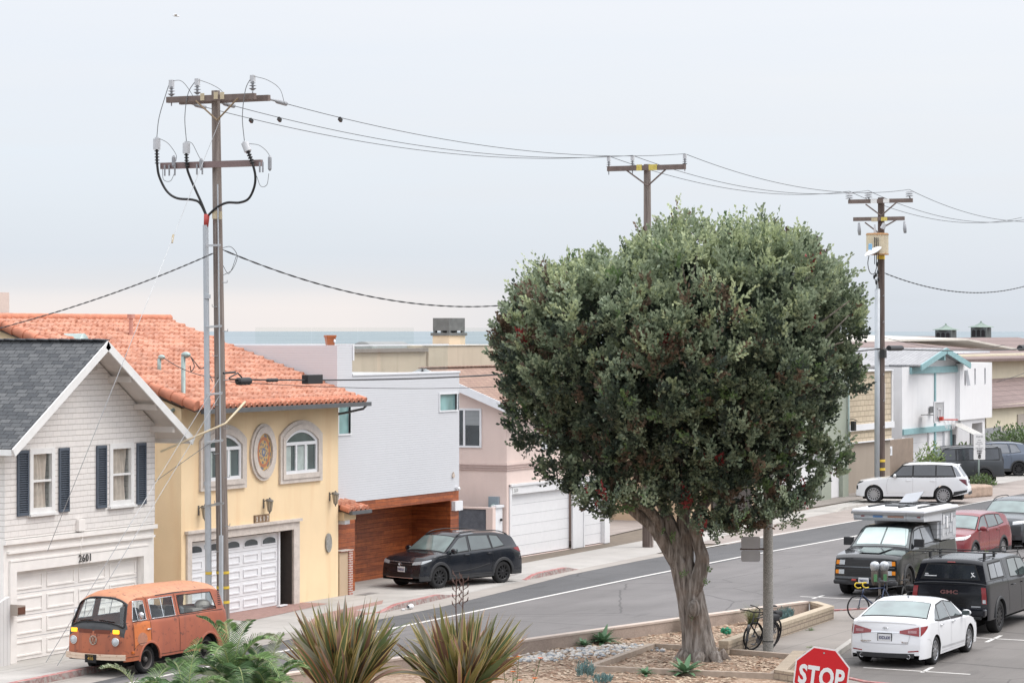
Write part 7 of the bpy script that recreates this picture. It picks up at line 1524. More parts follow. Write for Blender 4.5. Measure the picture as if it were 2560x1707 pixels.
for x, z, w_, h_ in ((-1.2, 1.66, .2, .22), (-1.95, 1.74, .16, .22), (-2.3, 1.78, .34, .5), (-1.6, 1.62, .1, .12)): MB().box(x-w_/2, x+w_/2, 1.062, 1.075, z-h_/2, z+h_/2).build('access_panel', 'camper_grey', cp, off=1)
MB().box(-1.15, -.82, .70, 1.0, 1.5, 2.0).build('front_step', 'camper_side', cp, off=1)

# ---------- the others: red, graphite, big white, dark boxy and blue grey
paint('paint_red', (.20, .028, .036), .1, .2, dust=.05); paint('paint_graphite', (.075, .08, .088), .3, .22); paint('paint_gunmetal', (.055, .06, .066), .3, .3); paint('paint_bluegrey', (.13, .155, .20), .3, .25); paint('paint_range', (.72, .73, .75), 0, .2)
def dress(c, t_, mat_, hd, H, glass='screen_glass', tail=True, chrome_lamp=True, L=4.47, grille=True, handle=None):
    k = L/4.47
    c.top_patch('windshield', 1.13*k, 1.69*k, -.93, .93, glass, t_, .008); c.top_patch('windshield_seal', 1.10*k, 1.72*k, -.97, .97, 'seam_black', t_, .004); c.top_patch('rear_window', 4.07*k, 4.28*k, -.85, .85, 'tint_glass', t_, .008)
    if grille: c.front_patch('grille', .60, .78, -.60, .60, 'grille_black', t_, .008); c.front_patch('lower_intake', .36, .50, -.7, .7, 'grille_black', t_, .008)
    for sg in (1, -1):
        c.lamp('headlight', hd-.24, hd-.13, .58, 1.0, sg, .52, 'lamp_white' if chrome_lamp else 'lamp_clear', t_, .012, z0b=hd-.20, z1b=hd-.09, zs=(.8, hd-.04)); c.lamp('tail_lamp', .95, 1.10, .60, 1.0, sg, c.L-.4, 'lamp_red', t_, rear=True, zs=(.95, 1.08))
        for x in (1.98*k, 2.95*k): c.handle(x, hd, sg, t_, handle or mat_)
        for xw in c.wheels: arch_lip(c, t_, 'rough_black', sg, xw, .05, eps=.014)
    mb = MB()
    for sg in (1, -1):
        for P in ([(1.26*k, .42), (1.22*k, .7), (1.24*k, 1.0)], [(2.15*k, .36), (2.15*k, hd+.08)], [(3.02*k, .44), (3.12*k, .75), (3.10*k, hd+.1)]): c.line(mb, P, sg, .010, .004)
    mb.build('panel_gaps', 'seam_black', t_, off=1)
c, t_ = suv('parked_car', 'dark red crossover parked between the camper pickup and the graphite one', (92.3, 28.55, 0), RAD(176), 'paint_red', L=4.6, W=1.86, H=1.66, hood=1.04, wheels=(.92, 3.6), scale=1.0)
dress(c, t_, 'paint_red', 1.04, 1.66, L=4.6); c.mirror(1.36, 1.10, t_, 'paint_red', (.13, .27, .17)); c.wheelset(t_, rim='alloy', spokes=10)
c, t_ = suv('parked_car', 'graphite crossover with roof rails at the right edge behind the red one', (99.6, 28.85, 0), RAD(180), 'paint_graphite', L=4.62, W=1.92, H=1.74, hood=1.12, wheels=(.92, 3.6), kw=dict(clad_z=.45))
dress(c, t_, 'paint_graphite', 1.12, 1.74, L=4.62); c.mirror(1.36, 1.16, t_, 'black_plastic', (.13, .27, .18)); roof_rails(c, t_, 1.75, 3.95); c.wheelset(t_, rim='alloy_dark', spokes=10)
c.front_patch('black_nose', .50, .84, -.92, .92, 'black_plastic', t_, .012)
# big white luxury SUV, side on
P = [(0, .42), (.03, .62), (.08, .86), (.22, 1.0), (.7, 1.09), (1.45, 1.16), (1.60, 1.20), (2.18, 1.72), (2.45, 1.80), (3.2, 1.84), (4.3, 1.80), (4.62, 1.74), (4.66, 1.68), (4.98, 1.22), (5.04, 1.12), (5.10, .9), (5.19, .72), (5.20, .42)]
WN = [([(1.72, 1.20), (2.62, 1.21)], [(2.20, 1.66), (2.64, 1.71)]), ([(2.70, 1.21), (3.66, 1.22)], [(2.70, 1.71), (3.66, 1.73)]), ([(3.72, 1.22), (4.55, 1.24)], [(3.72, 1.73), (4.36, 1.70)])]
c, t_ = suv('parked_car', 'white luxury SUV with black pillars parked across the far apron', (122.05, 40.15, 0), RAD(103), 'paint_range', L=5.2, W=2.0, H=1.84, hood=1.08, wheels=(.90, 4.02), R_=.44, wr=.40, prof=P, wins=WN, clad='paint_range', side_glass='tint_glass', kw=dict(belt=[(0, 1.0), (1.5, 1.17), (5.2, 1.2)], sillp=[(0, .34), (.5, .30), (4.4, .34), (5.2, .50)], tum=.28, taper=.12, rtaper=.06, hoodz=1.05, deckz=1.7, clad_z=0))
for sg in (1, -1):
    c.side_patch('black_pillars', [(1.60, 1.185), (4.62, 1.215)], [(2.16, 1.72), (4.42, 1.745)], sg, 'black_plastic', t_, .002, 30, 4)
    c.side_patch('side_window', [(4.64, 1.24), (4.84, 1.26)], [(4.44, 1.70), (4.60, 1.62)], sg, 'canopy_glass', t_, .008)
    c.lamp('tail_lamp', .84, 1.12, .72, 1.0, sg, 4.74, 'lamp_dark_red' if 'lamp_dark_red' in MATS else M('lamp_dark_red', (.12, .02, .03), .15, .2, 14), t_, rear=True, zs=(.90, 1.13)); c.lamp('headlight', .86, .98, .70, 1.0, sg, .40, 'tint_glass', t_, zs=(.9, 1.0)); c.side_patch('side_vent', [(.03, .62), (.12, .62)], [(.03, .80), (.12, .80)], sg, 'black_plastic', t_, .01)
    for x in (2.45, 3.55): c.handle(x, 1.04, sg, t_, 'paint_range', .22)
    c.side_patch('rear_valance', [(4.45, .36), (5.12, .55)], [(4.50, .56), (5.14, .66)], sg, 'black_plastic', t_, .006)
mb = MB()
for sg in (1, -1):
    for Q in ([(1.52, .42), (1.48, .8), (1.56, 1.15)], [(2.66, .40), (2.66, 1.2)], [(3.60, .55), (3.70, .85), (3.69, 1.2)]): c.line(mb, Q, sg, .012, .004)
    c.line(mb, [(1.45, .50), (2.4, .50), (3.4, .54)], sg, .03, .006, 1)
mb.build('panel_gaps', ['door_joint', 'white_trim'], t_, off=1); c.top_patch('windshield', 1.64, 2.16, -.93, .93, 'screen_glass', t_, .008); c.top_patch('rear_window', 4.68, 4.96, -.85, .85, 'canopy_glass', t_, .008)
mb = MB(); mb.grid(lambda a, b: (lambda p: (p[0]-.10*a, p[1], p[2]-.02*a))(c.top(4.60, (-1+2*b)*.95, .03)), 2, 12); mb.build('roof_spoiler', 'paint_range', t_, smooth=True, off=1)
mb = MB(); mb.grid(lambda a, b: c.rear(lerp(.44, .56, a), -1+2*b, .02), 3, 14); mb.build('rear_valance', 'black_plastic', t_, off=1); plate(c, t_, .98, '8LRV204', rear=True)
c.mirror(1.86, 1.20, t_, 'paint_range', (.16, .28, .18)); c.rimk = .74; c.wheelset(t_, rim='alloy', spokes=14, tw=.27)
# dark boxy off-roader with a spare wheel
P = [(0, .5), (.02, .8), (.06, 1.02), (.2, 1.12), (1.2, 1.20), (1.38, 1.24), (1.75, 1.80), (1.95, 1.90), (3.2, 1.97), (4.75, 1.96), (4.86, 1.90), (4.93, 1.3), (4.97, .8), (5.0, .5)]
WN = [([(1.50, 1.26), (2.40, 1.26)], [(1.82, 1.78), (2.40, 1.80)]), ([(2.48, 1.26), (3.36, 1.26)], [(2.48, 1.81), (3.36, 1.83)]), ([(3.46, 1.28), (4.70, 1.28)], [(3.46, 1.83), (4.68, 1.82)])]
c, t_ = suv('parked_car', 'dark grey boxy off-roader with a spare wheel behind the parking sign', (137.2, 43.1, 0), RAD(125), 'paint_gunmetal', L=5.0, W=2.0, H=1.97, hood=1.12, wheels=(.86, 3.88), R_=.45, wr=.41, prof=P, wins=WN, side_glass='tint_glass', kw=dict(belt=[(0, 1.16), (5, 1.24)], tum=.16, rtaper=.05, rbow=.04, crown=.07, hoodz=1.1, deckz=1.9, clad_z=.5, sill=.42))
c.top_patch('windshield', 1.42, 1.74, -.92, .92, 'screen_glass', t_, .008)
mb = MB(); mb.lathe([(.001, -2.74), (.16, -2.74), (.22, -2.70), (.36, -2.70), (.40, -2.66), (.41, -2.52), (.38, -2.48), (.001, -2.48)], 28, (0, -.25, 1.10), 'X'); mb.build('spare_wheel', 'tyre', t_, smooth=True, off=1, ang=35)
for sg in (1, -1): c.lamp('tail_lamp', .95, 1.3, .86, .98, sg, None, 'lamp_red', t_, rear=True); [arch_lip(c, t_, 'rough_black', sg, xw, .10, eps=.02) for xw in c.wheels]; c.lamp('headlight', .86, 1.02, .70, .95, sg, None, 'lamp_clear', t_)
mb = MB()
for sg in (1, -1):
    for Q in ([(1.42, .5), (1.42, 1.24)], [(2.44, .5), (2.44, 1.24)], [(3.36, .6), (3.42, 1.24)]): c.line(mb, Q, sg, .014, .004)
mb.build('panel_gaps', 'seam_black', t_, off=1); roof_rails(c, t_, 1.9, 4.7, h=.04); MB().box(-2.62, -2.48, -.45, .45, .48, .72).build('rear_bumper', 'alloy', t_, off=1, bevel=.03); c.mirror(1.66, 1.32, t_, 'black_plastic', (.14, .28, .22)); c.rimk = .66; c.wheelset(t_, rim='alloy_dark', spokes=6, tw=.26)
c, t_ = suv('parked_car', 'blue grey SUV half hidden behind the dark boxy off-roader', (146.5, 44.0, 0), RAD(125), 'paint_bluegrey', L=4.9, W=1.95, H=1.84, hood=1.1, wheels=(.95, 3.85), side_glass='canopy_glass', R_=.42, wr=.38)
dress(c, t_, 'paint_bluegrey', 1.10, 1.84, L=4.9); roof_rails(c, t_, 1.9, 4.3); c.mirror(1.45, 1.16, t_, 'paint_bluegrey'); c.wheelset(t_, rim='alloy_dark', spokes=10)
# ================================================================ street furniture
cq = lambda n: None
t_ = thing('lamp_post', 'round concrete lamp post with grey sign backs beside the locked bicycle', 'lamp post', (62.45, 24.15, .1))
m, t, b = new_mat('speckled_concrete'); c_ = mixc(t, remap(t, noisef(t, 55, 3), .4, .62), (.17, .165, .15), (.36, .345, .32)); t.links.new(c_, b.inputs['Base Color']); b.inputs['Roughness'].default_value = .9; bump(t, b, noisef(t, 70, 3), .006); MATS['speckled_concrete'] = m
MB().tube([(0, 0, 0), (0, 0, 3), (0, 0, 8.6)], [.125, .115, .09], 20).build('pole', 'speckled_concrete', t_, smooth=True, off=1, ang=60)
MB().tube([(0, 0, .30), (0, 0, .325)], .128, 20).build('lock_cable', 'black_iron', t_, off=1)
MB().tube([(0, 0, 8.4), (.7, .9, 8.9), (1.6, 2.1, 9.0)], .05, 8).build('arm', 'conduit_grey', t_, smooth=True, off=1); MB().obox((1.85, 2.4, 9.0), .8, .28, .12, rz=RAD(52)).build('lamp_head', 'conduit_grey', t_, off=1, bevel=.04)
M('sign_back', (.37, .37, .38), .5, .08, 4, metal=.2)
def board(par, c, w, h, rz, mat_, th=.012, name='sign_panel', rad=.05):
    n = 5; P = []
    for cx, cz, a0 in ((w/2-rad, h/2-rad, 0), (-w/2+rad, h/2-rad, 90), (-w/2+rad, -h/2+rad, 180), (w/2-rad, -h/2+rad, 270)): P += [(cx+rad*math.cos(RAD(a0+90*k/n)), cz+rad*math.sin(RAD(a0+90*k/n))) for k in range(n+1)]
    mb = MB(); mb.prism(P, 'XZ', -th/2, th/2); ca, sa = math.cos(rz), math.sin(rz); mb.v = [(c[0]+x*ca-y*sa, c[1]+x*sa+y*ca, c[2]+z) for x, y, z in mb.v]; return mb.build(name, mat_, par, off=1)
rz = RAD(-63.6)     # panels square to the line of sight
def rel(r_, f_, z): return (r_*math.sin(TH)+f_*math.cos(TH), -r_*math.cos(TH)+f_*math.sin(TH), z)
board(t_, rel(-.42, -.06, 2.66), .455, .285, rz, 'sign_back'); board(t_, rel(-.42, -.06, 2.34), .455, .27, rz, 'sign_back'); MB().obox(rel(-.38, -.04, 2.505), .58, .04, .045, rz=rz).build('sign_bracket', 'pole_wood_dark', t_, off=1)
board(t_, rel(.05, .10, 3.37), .29, .36, rz, 'sign_back')
# stop sign
t_ = thing('stop_sign', 'red octagonal stop sign on a post at the bottom edge', 'stop sign', (36.75, 13.42, 0))
M('sign_red', (.58, .012, .02), .35, .05, 20); M('sign_white', (.78, .78, .78), .4, .03)
a8 = lambda r: [(r*math.cos(RAD(22.5+45*k)), r*math.sin(RAD(22.5+45*k))) for k in range(8)]
def face(mb_, poly, y, m_, nm, par, rz_, zc, tilt):
    mb = MB(); mb.prism(poly, 'XZ', y, y+.004); return xf(mb, rz_, zc, tilt).build(nm, m_, par, off=1)
def xf(mb, rz_, zc, tilt):
    M_ = Matrix.Translation((0, 0, zc)) @ Matrix.Rotation(rz_, 4, 'Z') @ Matrix.Rotation(tilt, 4, 'Y'); mb.v = [tuple(M_ @ Vector(p)) for p in mb.v]; return mb
srz, szc, stl = RAD(-63.6-14), 3.02, RAD(7.0)
sb = face(None, a8(.412), 0, 'sign_white', 'sign_panel', t_, srz, szc, stl); face(None, a8(.390), -.006, 'sign_red', 'red_face', sb, srz, szc, stl)
V, F = text_mesh('STOP', .36, .002, .013, 1.06); V = [(x, y, z-.035) for x, y, z in V]; w_ = max(v_[0] for v_ in V)-min(v_[0] for v_ in V); kx = .64/w_; mb = MB(); mb.add([(x*kx, y-.011, z*1.0) for x, y, z in V], F); xf(mb, srz, szc, stl).build('lettering', 'sign_white', sb, off=1)
mb = MB(); mb.lathe([(.012, -.012), (.001, -.014)], 8, (0, 0, .31), 'Y'); mb.lathe([(.012, -.012), (.001, -.014)], 8, (0, 0, -.31), 'Y'); xf(mb, srz, szc, stl).build('bolt', 'galvanised', sb, off=1)
MB().obox((.10, .05, 1.68), .06, .06, 3.36, rz=srz).build('post', 'galvanised', t_, off=1)
# parking sign
t_ = thing('parking_sign', 'tall white parking sign ending in a big 8, on a pole in the far planter', 'street sign', (135.9, 41.3, 0))
MB().tube([(0, 0, 0), (0, 0, 2.6)], .045, 8).build('pole', 'galvanised', t_, smooth=True, off=1)
prz = RAD(-55)
p_ = board(t_, (-.05, -.05, 2.25), .60, .78, prz, 'sign_white', rad=.04); q_ = board(t_, (-.05, -.05, 1.60), .60, .50, prz, 'sign_white', rad=.04)
def txt_on(par, s_, size, c, rz_, m_, th=.03, sx_=1., bold=.004):
    V, F = text_mesh(s_, size, .002, bold); mb = MB(); ca, sa = math.cos(rz_), math.sin(rz_); mb.add([(c[0]+x*sx_*ca-(y-th)*sa*1+0, c[1]+x*sx_*sa+(y-th)*ca, c[2]+z) for x, y, z in V], F); return mb.build('lettering', m_, par, off=1)
M('ink_grey', (.10, .10, .11), .5)
mb = MB(); cz_, sz_ = math.cos(prz), math.sin(prz)
for z, ws_ in ((2.53, (.11, .06, .12)), (2.47, (.08, .13, .09)), (2.33, (.16,)), (2.22, (.10, .12)), (2.14, (.12, .07, .14)), (2.05, (.09,)), (1.94, (.14, .1, .12)), (1.89, (.1, .15))):
    x = -sum(ws_)/2-.01*len(ws_)
    for w_ in ws_: mb.obox((-.05+(x+w_/2)*cz_+.012*sz_, -.05+(x+w_/2)*sz_-.012*cz_, z), w_, .006, .028, rz=prz); x += w_+.025
mb.build('small_print', 'sign_back', p_, off=1)
for z, s_ in ((1.78, 'SPEED'), (1.67, 'LIMIT')): txt_on(q_, s_, .10, (-.05, -.05, z), prz, 'ink_grey')
txt_on(q_, '8', .28, (-.05, -.05, 1.50), prz, 'black_iron', bold=.012)
# parking meters
M('meter_silver', (.52, .54, .56), .35, .1, 10, metal=.4); M('meter_yellow', (.80, .56, .02), .4, .08); M('meter_brown', (.12, .10, .085), .6, .2, 10); M('sticker_green', (.12, .30, .14), .5, .3, 40)
def meter(lab, x, y, caps, rz_=RAD(-60)):
    t_ = thing('parking_meter', lab, 'parking meter', (x, y, .11)); MB().tube([(0, 0, 0), (0, 0, .92)], .035, 10).build('post', 'meter_brown', t_, smooth=True, off=1)
    for i, (dx, c_) in enumerate(caps):
        p = Vector((dx*math.cos(rz_), dx*math.sin(rz_), 0)); mb = MB(); mb.tube([p+Vector((0, 0, .86)), p+Vector((0, 0, .95)), p+Vector((0, 0, 1.22)), p+Vector((0, 0, 1.25))], [.05, .095, .10, .08], 12); hb = mb.build('meter_body', 'meter_brown', t_, smooth=True, off=1, ang=40)
        mb = MB(); mb.tube([p+Vector((0, 0, 1.25)), p+Vector((0, 0, 1.33)), p+Vector((0, 0, 1.42)), p+Vector((0, 0, 1.48)), p+Vector((0, 0, 1.50))], [.09, .125, .13, .085, .02], 14); mb.build('meter_head', c_, hb, smooth=True, off=1)
        q = p+Vector((-.09, -.05, 1.06)); MB().obox(q, .02, .09, .20, rz=RAD(28)).build('sticker', 'sticker_green', hb, off=1)
    return t_
meter('twin silver parking meters above the bicycles by the camper pickup', 71.75, 24.55, [(-.13, 'meter_silver'), (.13, 'meter_silver')])
meter('parking meter with a yellow dome beside the red car', 84.9, 24.15, [(0, 'meter_yellow')]); meter('silver parking meter right of the yellow domed one', 85.3, 23.35, [(-.08, 'meter_silver'), (.12, 'meter_silver')])
meter('silver parking meter at the right edge past the canopy pickup', 83.3, 21.85, [(0, 'meter_silver')])
# bicycles
M('bike_black', (.012, .012, .014), .4, .1); M('bike_grey', (.10, .10, .11), .4); M('bar_yellow', (.75, .55, .03), .5); M('bike_blue', (.03, .05, .11), .35); M('bag_black', (.02, .02, .022), .8, .2); M('spoke_grey', (.25, .25, .26), .4)
def bicycle(lab, loc, rz_, lean, frame='bike_black', tape='bike_black', drop=False, bags=True, steer=0, fender=False):
    t_ = thing('bicycle', lab, 'bicycle', loc, rz_); t_.rotation_euler = (RAD(lean), 0, rz_)
    r = .345; A, B = Vector((-.52, 0, r)), Vector((.52, 0, r)); bb_ = Vector((-.07, 0, .29)); seat = Vector((-.22, 0, .86)); hd = Vector((.36, 0, .84)); hl = Vector((.40, 0, .68)); st = Vector((-.24, 0, .98))
    mb = MB()
    for a, b_, q in ((bb_, seat, .018), (seat, hd, .016), (bb_, hl, .02), (hd, hl, .022), (seat, A, .010), (bb_, A, .012), (seat, st, .014)): mb.tube([a, b_], q, 8)
    mb.tube([hl, Vector((.47, 0, .55)), B], .014, 8); mb.build('frame', frame, t_, smooth=True, off=1)
    for c_, nm in ((A, 0), (B, 1)):
        w = MB().lathe([(r-.035, -.018), (r-.008, -.02), (r, 0), (r-.008, .02), (r-.035, .018), (r-.035, -.018)], 36, (0, 0, 0), 'Y').build('wheel', 'tyre', t_, smooth=True, off=1); w.location = c_
        if nm: w.rotation_euler = (0, 0, RAD(steer))
        mb = MB()
        for k in range(18): a = k*2*PI/18; mb.tube([(0.02*math.cos(a+1), (.02 if k % 2 else -.02), .02*math.sin(a+1)), ((r-.03)*math.cos(a), 0, (r-.03)*math.sin(a))], .0022, 3)
        mb.lathe([(.022, -.045), (.022, .045)], 8, (0, 0, 0), 'Y'); mb.build('spokes', 'spoke_grey', w, off=1)
        if fender: MB().grid(lambda u, v: ((r+.02)*math.cos(lerp(.1, 2.9, u)), lerp(-.03, .03, v), (r+.02)*math.sin(lerp(.1, 2.9, u))), 16, 2).build('mudguard', frame, w, smooth=True, off=1)
    mb = MB(); mb.lathe([(.10, -.05), (.10, -.042), (.001, -.042)], 20, tuple(bb_), 'Y')
    for s_ in (1, -1): e = bb_+Vector((.12*s_, -.07*s_, -.12*s_)); mb.tube([bb_+Vector((0, -.06*s_, 0)), e], .010, 6); mb.obox(e+Vector((0, -.04*s_, 0)), .09, .07, .02)
    mb.build('crankset', 'bike_grey', t_, off=1)
    mb = MB(); mb.grid(lambda u, v: (lerp(-.38, -.10, u), (.075-.06*u)*math.cos(PI*v), 1.0+.035*math.sin(PI*v)), 8, 8); mb.build('saddle', 'bag_black', t_, smooth=True, off=1)
    mb = MB(); top = Vector((.38, 0, 1.0)); mb.tube([hd, Vector((.35, 0, .94)), top], .014, 8); mb.build('stem', 'bike_grey', t_, off=1)
    c2, s2 = math.cos(RAD(steer)), math.sin(RAD(steer)); ro = lambda x, y, z: (top.x+x*c2-y*s2, x*s2+y*c2, top.z+z)
    mb = MB()
    if drop:
        for s_ in (1, -1): mb.tube(smooth_path([ro(0, 0, 0), ro(0, .2*s_, 0), ro(.09, .21*s_, 0), ro(.12, .21*s_, -.07), ro(.04, .21*s_, -.13), ro(-.06, .21*s_, -.12)]), .017, 7)
    else:
        for s_ in (1, -1): mb.tube(smooth_path([ro(0, 0, 0), ro(.02, .12*s_, .03), ro(-.03, .33*s_, .02)]), .016, 7); mb.tube([ro(.03, .2*s_, .0), ro(.05, .30*s_, -.02)], .008, 5)
    mb.build('handlebar', tape, t_, smooth=True, off=1)
    if bags: o = MB().obox((-.52, 0, .80), .34, .20, .16).build('rear_bag', 'bag_black', t_, off=1, bevel=.05); MB().tube([(-.30, 0, .72), (-.75, 0, .72), A], .008, 5).build('rack', 'bike_grey', t_, off=1); MB().obox((-.62, -.13, .55), .28, .10, .30).build('pannier', 'bag_black', t_, off=1, bevel=.04)
    return t_
bicycle('black bicycle locked to the concrete lamp post, front wheel turned', (62.75, 24.55, .10), RAD(168), -9, steer=32, fender=True)
bicycle('black bicycle with bags leaning behind the lamp post', (63.6, 24.75, .10), RAD(172), -8, steer=-14)
bicycle('road bicycle with yellow drop bars by the twin parking meters', (71.0, 24.35, .10), RAD(128), 6, 'bike_blue', 'bar_yellow', True, False, steer=10)
bicycle('dark bicycle standing behind the yellow barred one', (71.7, 24.0, .10), RAD(150), 4, 'bike_black', 'bike_grey', False, True, steer=5)
bicycle('black bicycle beside the yellow domed meter', (84.2, 24.5, .13), RAD(140), 5, 'bike_black', 'bike_black', False, False)
mb = MB()
for k in range(14): a = k*.9; mb.sphere((.1*math.cos(a), .1*math.sin(a), .08+.03*(k % 4)), .045, 6, 4)
t_ = thing('litter', 'crumpled green bag lying on the mulch right of the trunk', 'litter', (65.6, 26.5, .12)); mb.build('crumpled_bag', M('bag_green', (.02, .26, .14), .6, .3, 12), t_, smooth=True, off=1)
t_ = thing('litter', 'white paper cup and wrapper in the gutter by the red kerb', 'litter', (68.9, 37.35, .01)); MB().lathe([(.05, -.1), (.075, .12), (.001, .12)], 14, (0, 0, .075), 'X').build('cup', 'sticker_white', t_, smooth=True, off=1); MB().obox((-.28, .05, .02), .22, .08, .03, rz=.6).build('wrapper', 'sticker_white', t_, off=1)
t_ = thing('litter', 'flattened white carton on the paving before the white garage door', 'litter', (67.9, 40.9, .02)); MB().obox((0, 0, .03), .5, .12, .03, rz=.1).build('carton', 'sticker_white', t_, off=1)
t_ = thing('stone', 'white stone on the mulch right of the trunk', 'stone', (64.9, 26.9, .12)); MB().sphere((0, 0, .05), .16, 8, 6, sc=(1.3, .8, .5)).build('stone_body', 'pebble_white', t_, off=1)
t_ = thing('boulder', 'pale boulder behind the roof of the white sedan', 'boulder', (78.6, 24.9, .1)); MB().sphere((0, 0, .2), .5, 10, 7, sc=(1.2, 1, .6)).build('stone_body', M('boulder_tan', (.48, .40, .33), .9, .15, 3, .02, 8), t_, off=1)
# ================================================================ planting
def wp(lat, f, z): return Vector((lat*math.sin(TH)+f*math.cos(TH), -lat*math.cos(TH)+f*math.sin(TH), z))
def leafmat(name, a, var=.35, trans=.25, rough=.5):
    m, t, b = new_mat(name); g = N(t, 'ShaderNodeNewGeometry'); c = mixc(t, g.outputs['Random Per Island'], mul(a, 1-var), mul(a, 1+var)); t.links.new(c, b.inputs['Base Color'])
    b.inputs['Roughness'].default_value = rough; b.inputs['Specular IOR Level'].default_value = .4
    tr = N(t, 'ShaderNodeBsdfTranslucent'); t.links.new(c, tr.inputs[0]); mx = N(t, 'ShaderNodeMixShader'); mx.inputs[0].default_value = trans; t.links.new(b.outputs[0], mx.inputs[1]); t.links.new(tr.outputs[0], mx.inputs[2]); t.links.new(mx.outputs[0], t.nodes['Material Output'].inputs[0]); MATS[name] = m
leafmat('leaf_mid', (.145, .185, .118)); leafmat('leaf_tip', (.42, .475, .275), .2); leafmat('leaf_silver', (.275, .33, .215), .2); leafmat('leaf_dark', (.052, .072, .052)); leafmat('leaf_brown', (.135, .095, .065), .4); leafmat('flower_red', (.24, .035, .035), .3); leafmat('leaf_fresh', (.13, .20, .08), .3)
m, t, b = new_mat('tree_bark'); mp = N(t, 'ShaderNodeMapping'); mp.inputs['Scale'].default_value = (9, 9, 1.1); t.links.new(objco(t), mp.inputs[0]); nf = noisef(t, 1.3, 7, mp.outputs[0], .65)
c = ramp(t, nf, [(.3, (.055, .045, .04)), (.46, (.17, .145, .125)), (.58, (.29, .26, .235)), (.75, (.40, .37, .345))]).outputs[0]; c = mixc(t, remap(t, noisef(t, 2.0, 5), .5, .7, 0, .5), c, (.20, .13, .09)); t.links.new(c, b.inputs['Base Color']); b.inputs['Roughness'].default_value = .95; bump(t, b, nf, .06); MATS['tree_bark'] = m
tree = thing('pohutukawa_tree', 'big round dense grey green tree on a thick forked trunk in the planter', 'tree', tuple(wp(4.35, 65.3, .1)))
def limb(name, pts, rad, par, n=18, rough=.10, seed=0):
    P = smooth_path([wp(*p) for p in pts], 7); k = len(P); mb = MB(); o = 0; up = None
    for i, p in enumerate(P):
        d = (P[min(i+1, k-1)]-P[max(i-1, 0)]).normalized(); a = d.cross(Vector((0, 1, .2))).normalized(); b_ = d.cross(a).normalized()
        rr = lerp(0, 1, i/(k-1)); r0 = interp([(j/(len(rad)-1), q) for j, q in enumerate(rad)], rr)
        for j in range(n):
            th = 2*PI*j/n; v3 = Vector((math.cos(th)*1.6, math.sin(th)*1.6, p.z*.55+seed)); f = 1+rough*noise.noise(v3)*2+rough*.7*math.sin(th*5+noise.noise(Vector((0, seed, p.z*.8)))*5)*.5+rough*.4*noise.noise(v3*4)
            mb.v.append(tuple(p+(a*math.cos(th)+b_*math.sin(th))*r0*f))
    for i in range(k-1):
        for j in range(n): mb.f.append((i*n+j, i*n+(j+1) % n, (i+1)*n+(j+1) % n, (i+1)*n+j)); mb.m.append(0)
    mb.f.append(tuple((k-1)*n+j for j in range(n))); mb.m.append(0)
    return mb.build(name, 'tree_bark', par, smooth=True)
tk = limb('trunk', [(4.42, 65.3, -.1), (4.38, 65.3, .3), (4.28, 65.3, 1.0), (4.12, 65.3, 1.7), (3.98, 65.3, 2.3), (3.80, 65.3, 2.9), (3.55, 65.3, 3.5)], [.50, .41, .345, .31, .30, .27, .20, .15], tree, 28, .08, 1)
limb('limb', [(3.9, 65.25, 2.3), (3.55, 65.15, 2.85), (3.25, 65.1, 3.25), (2.7, 65, 3.75), (2.2, 64.9, 4.6), (1.7, 64.8, 5.8)], [.17, .15, .135, .12, .10, .06], tree, 14, .1, 3)
limb('limb', [(3.85, 65.4, 2.6), (3.75, 65.5, 3.2), (3.4, 65.6, 4.0), (3.1, 65.8, 5.2), (2.9, 66, 7)], [.17, .15, .13, .11, .08], tree, 14, .1, 5)
limb('limb', [(4.02, 65.3, 2.2), (4.05, 65.3, 2.9), (4.0, 65.4, 3.5), (4.4, 65.4, 4.6), (4.9, 65.3, 6.5)], [.20, .17, .15, .13, .08], tree, 14, .1, 7)
limb('limb', [(4.12, 65.2, 1.6), (4.32, 65.1, 2.05), (4.42, 65.1, 2.5), (4.30, 65.1, 2.95), (4.30, 65.0, 3.5), (5.2, 65, 4.8), (6.3, 65.2, 6)], [.20, .19, .165, .145, .13, .11, .07], tree, 14, .12, 9)
limb('limb', [(3.45, 65.2, 2.95), (3.3, 65, 3.5), (2.4, 64.9, 4.3), (1.2, 64.8, 5.3)], [.15, .13, .10, .05], tree, 12, .1, 11)
for q in range(7):   # roots and burls
    a = q*.9; c0 = wp(4.42+.40*math.cos(a), 65.3+.40*math.sin(a), .28); c1 = wp(4.42+.72*math.cos(a), 65.3+.72*math.sin(a), .06); MB().tube(smooth_path([c0, c0.lerp(c1, .5)-Vector((0, 0, .04)), c1], 5), [.16, .16, .15, .14, .13, .12, .11, .10, .08, .06, .04], 8).build('root', 'tree_bark', tree, smooth=True)
MB().sphere(wp(4.22, 64.93, 1.35), .22, 12, 8, sc=(1, .6, 1)).build('burl', 'tree_bark', tree, smooth=True)
OUT = [(-.55, 7.8), (-.35, 8.3), (.3, 8.75), (.7, 8.95), (1.58, 9.15), (2.71, 9.35), (3.32, 9.75), (3.99, 10.0), (4.76, 9.95), (5.58, 9.95), (6.4, 10.05), (7.2, 9.95), (7.8, 9.4), (8.1, 8.8), (8.15, 8.2), (8.1, 7.38), (7.85, 6.35), (7.5, 5.63), (7.1, 4.8), (6.7, 4.3), (6.1, 4.0), (5.17, 3.55), (4.56, 3.6), (3.73, 3.85), (2.81, 4.1), (1.68, 4.2), (.66, 5.0), (.14, 5.74), (-.3, 6.45), (-.5, 7.07)]
CL, CZ = 4.0, 7.1
pol = sorted((math.atan2(z-CZ, l-CL), math.hypot(l-CL, z-CZ)) for l, z in OUT); pol = [(pol[-1][0]-2*PI, pol[-1][1])]+pol+[(pol[0][0]+2*PI, pol[0][1])]
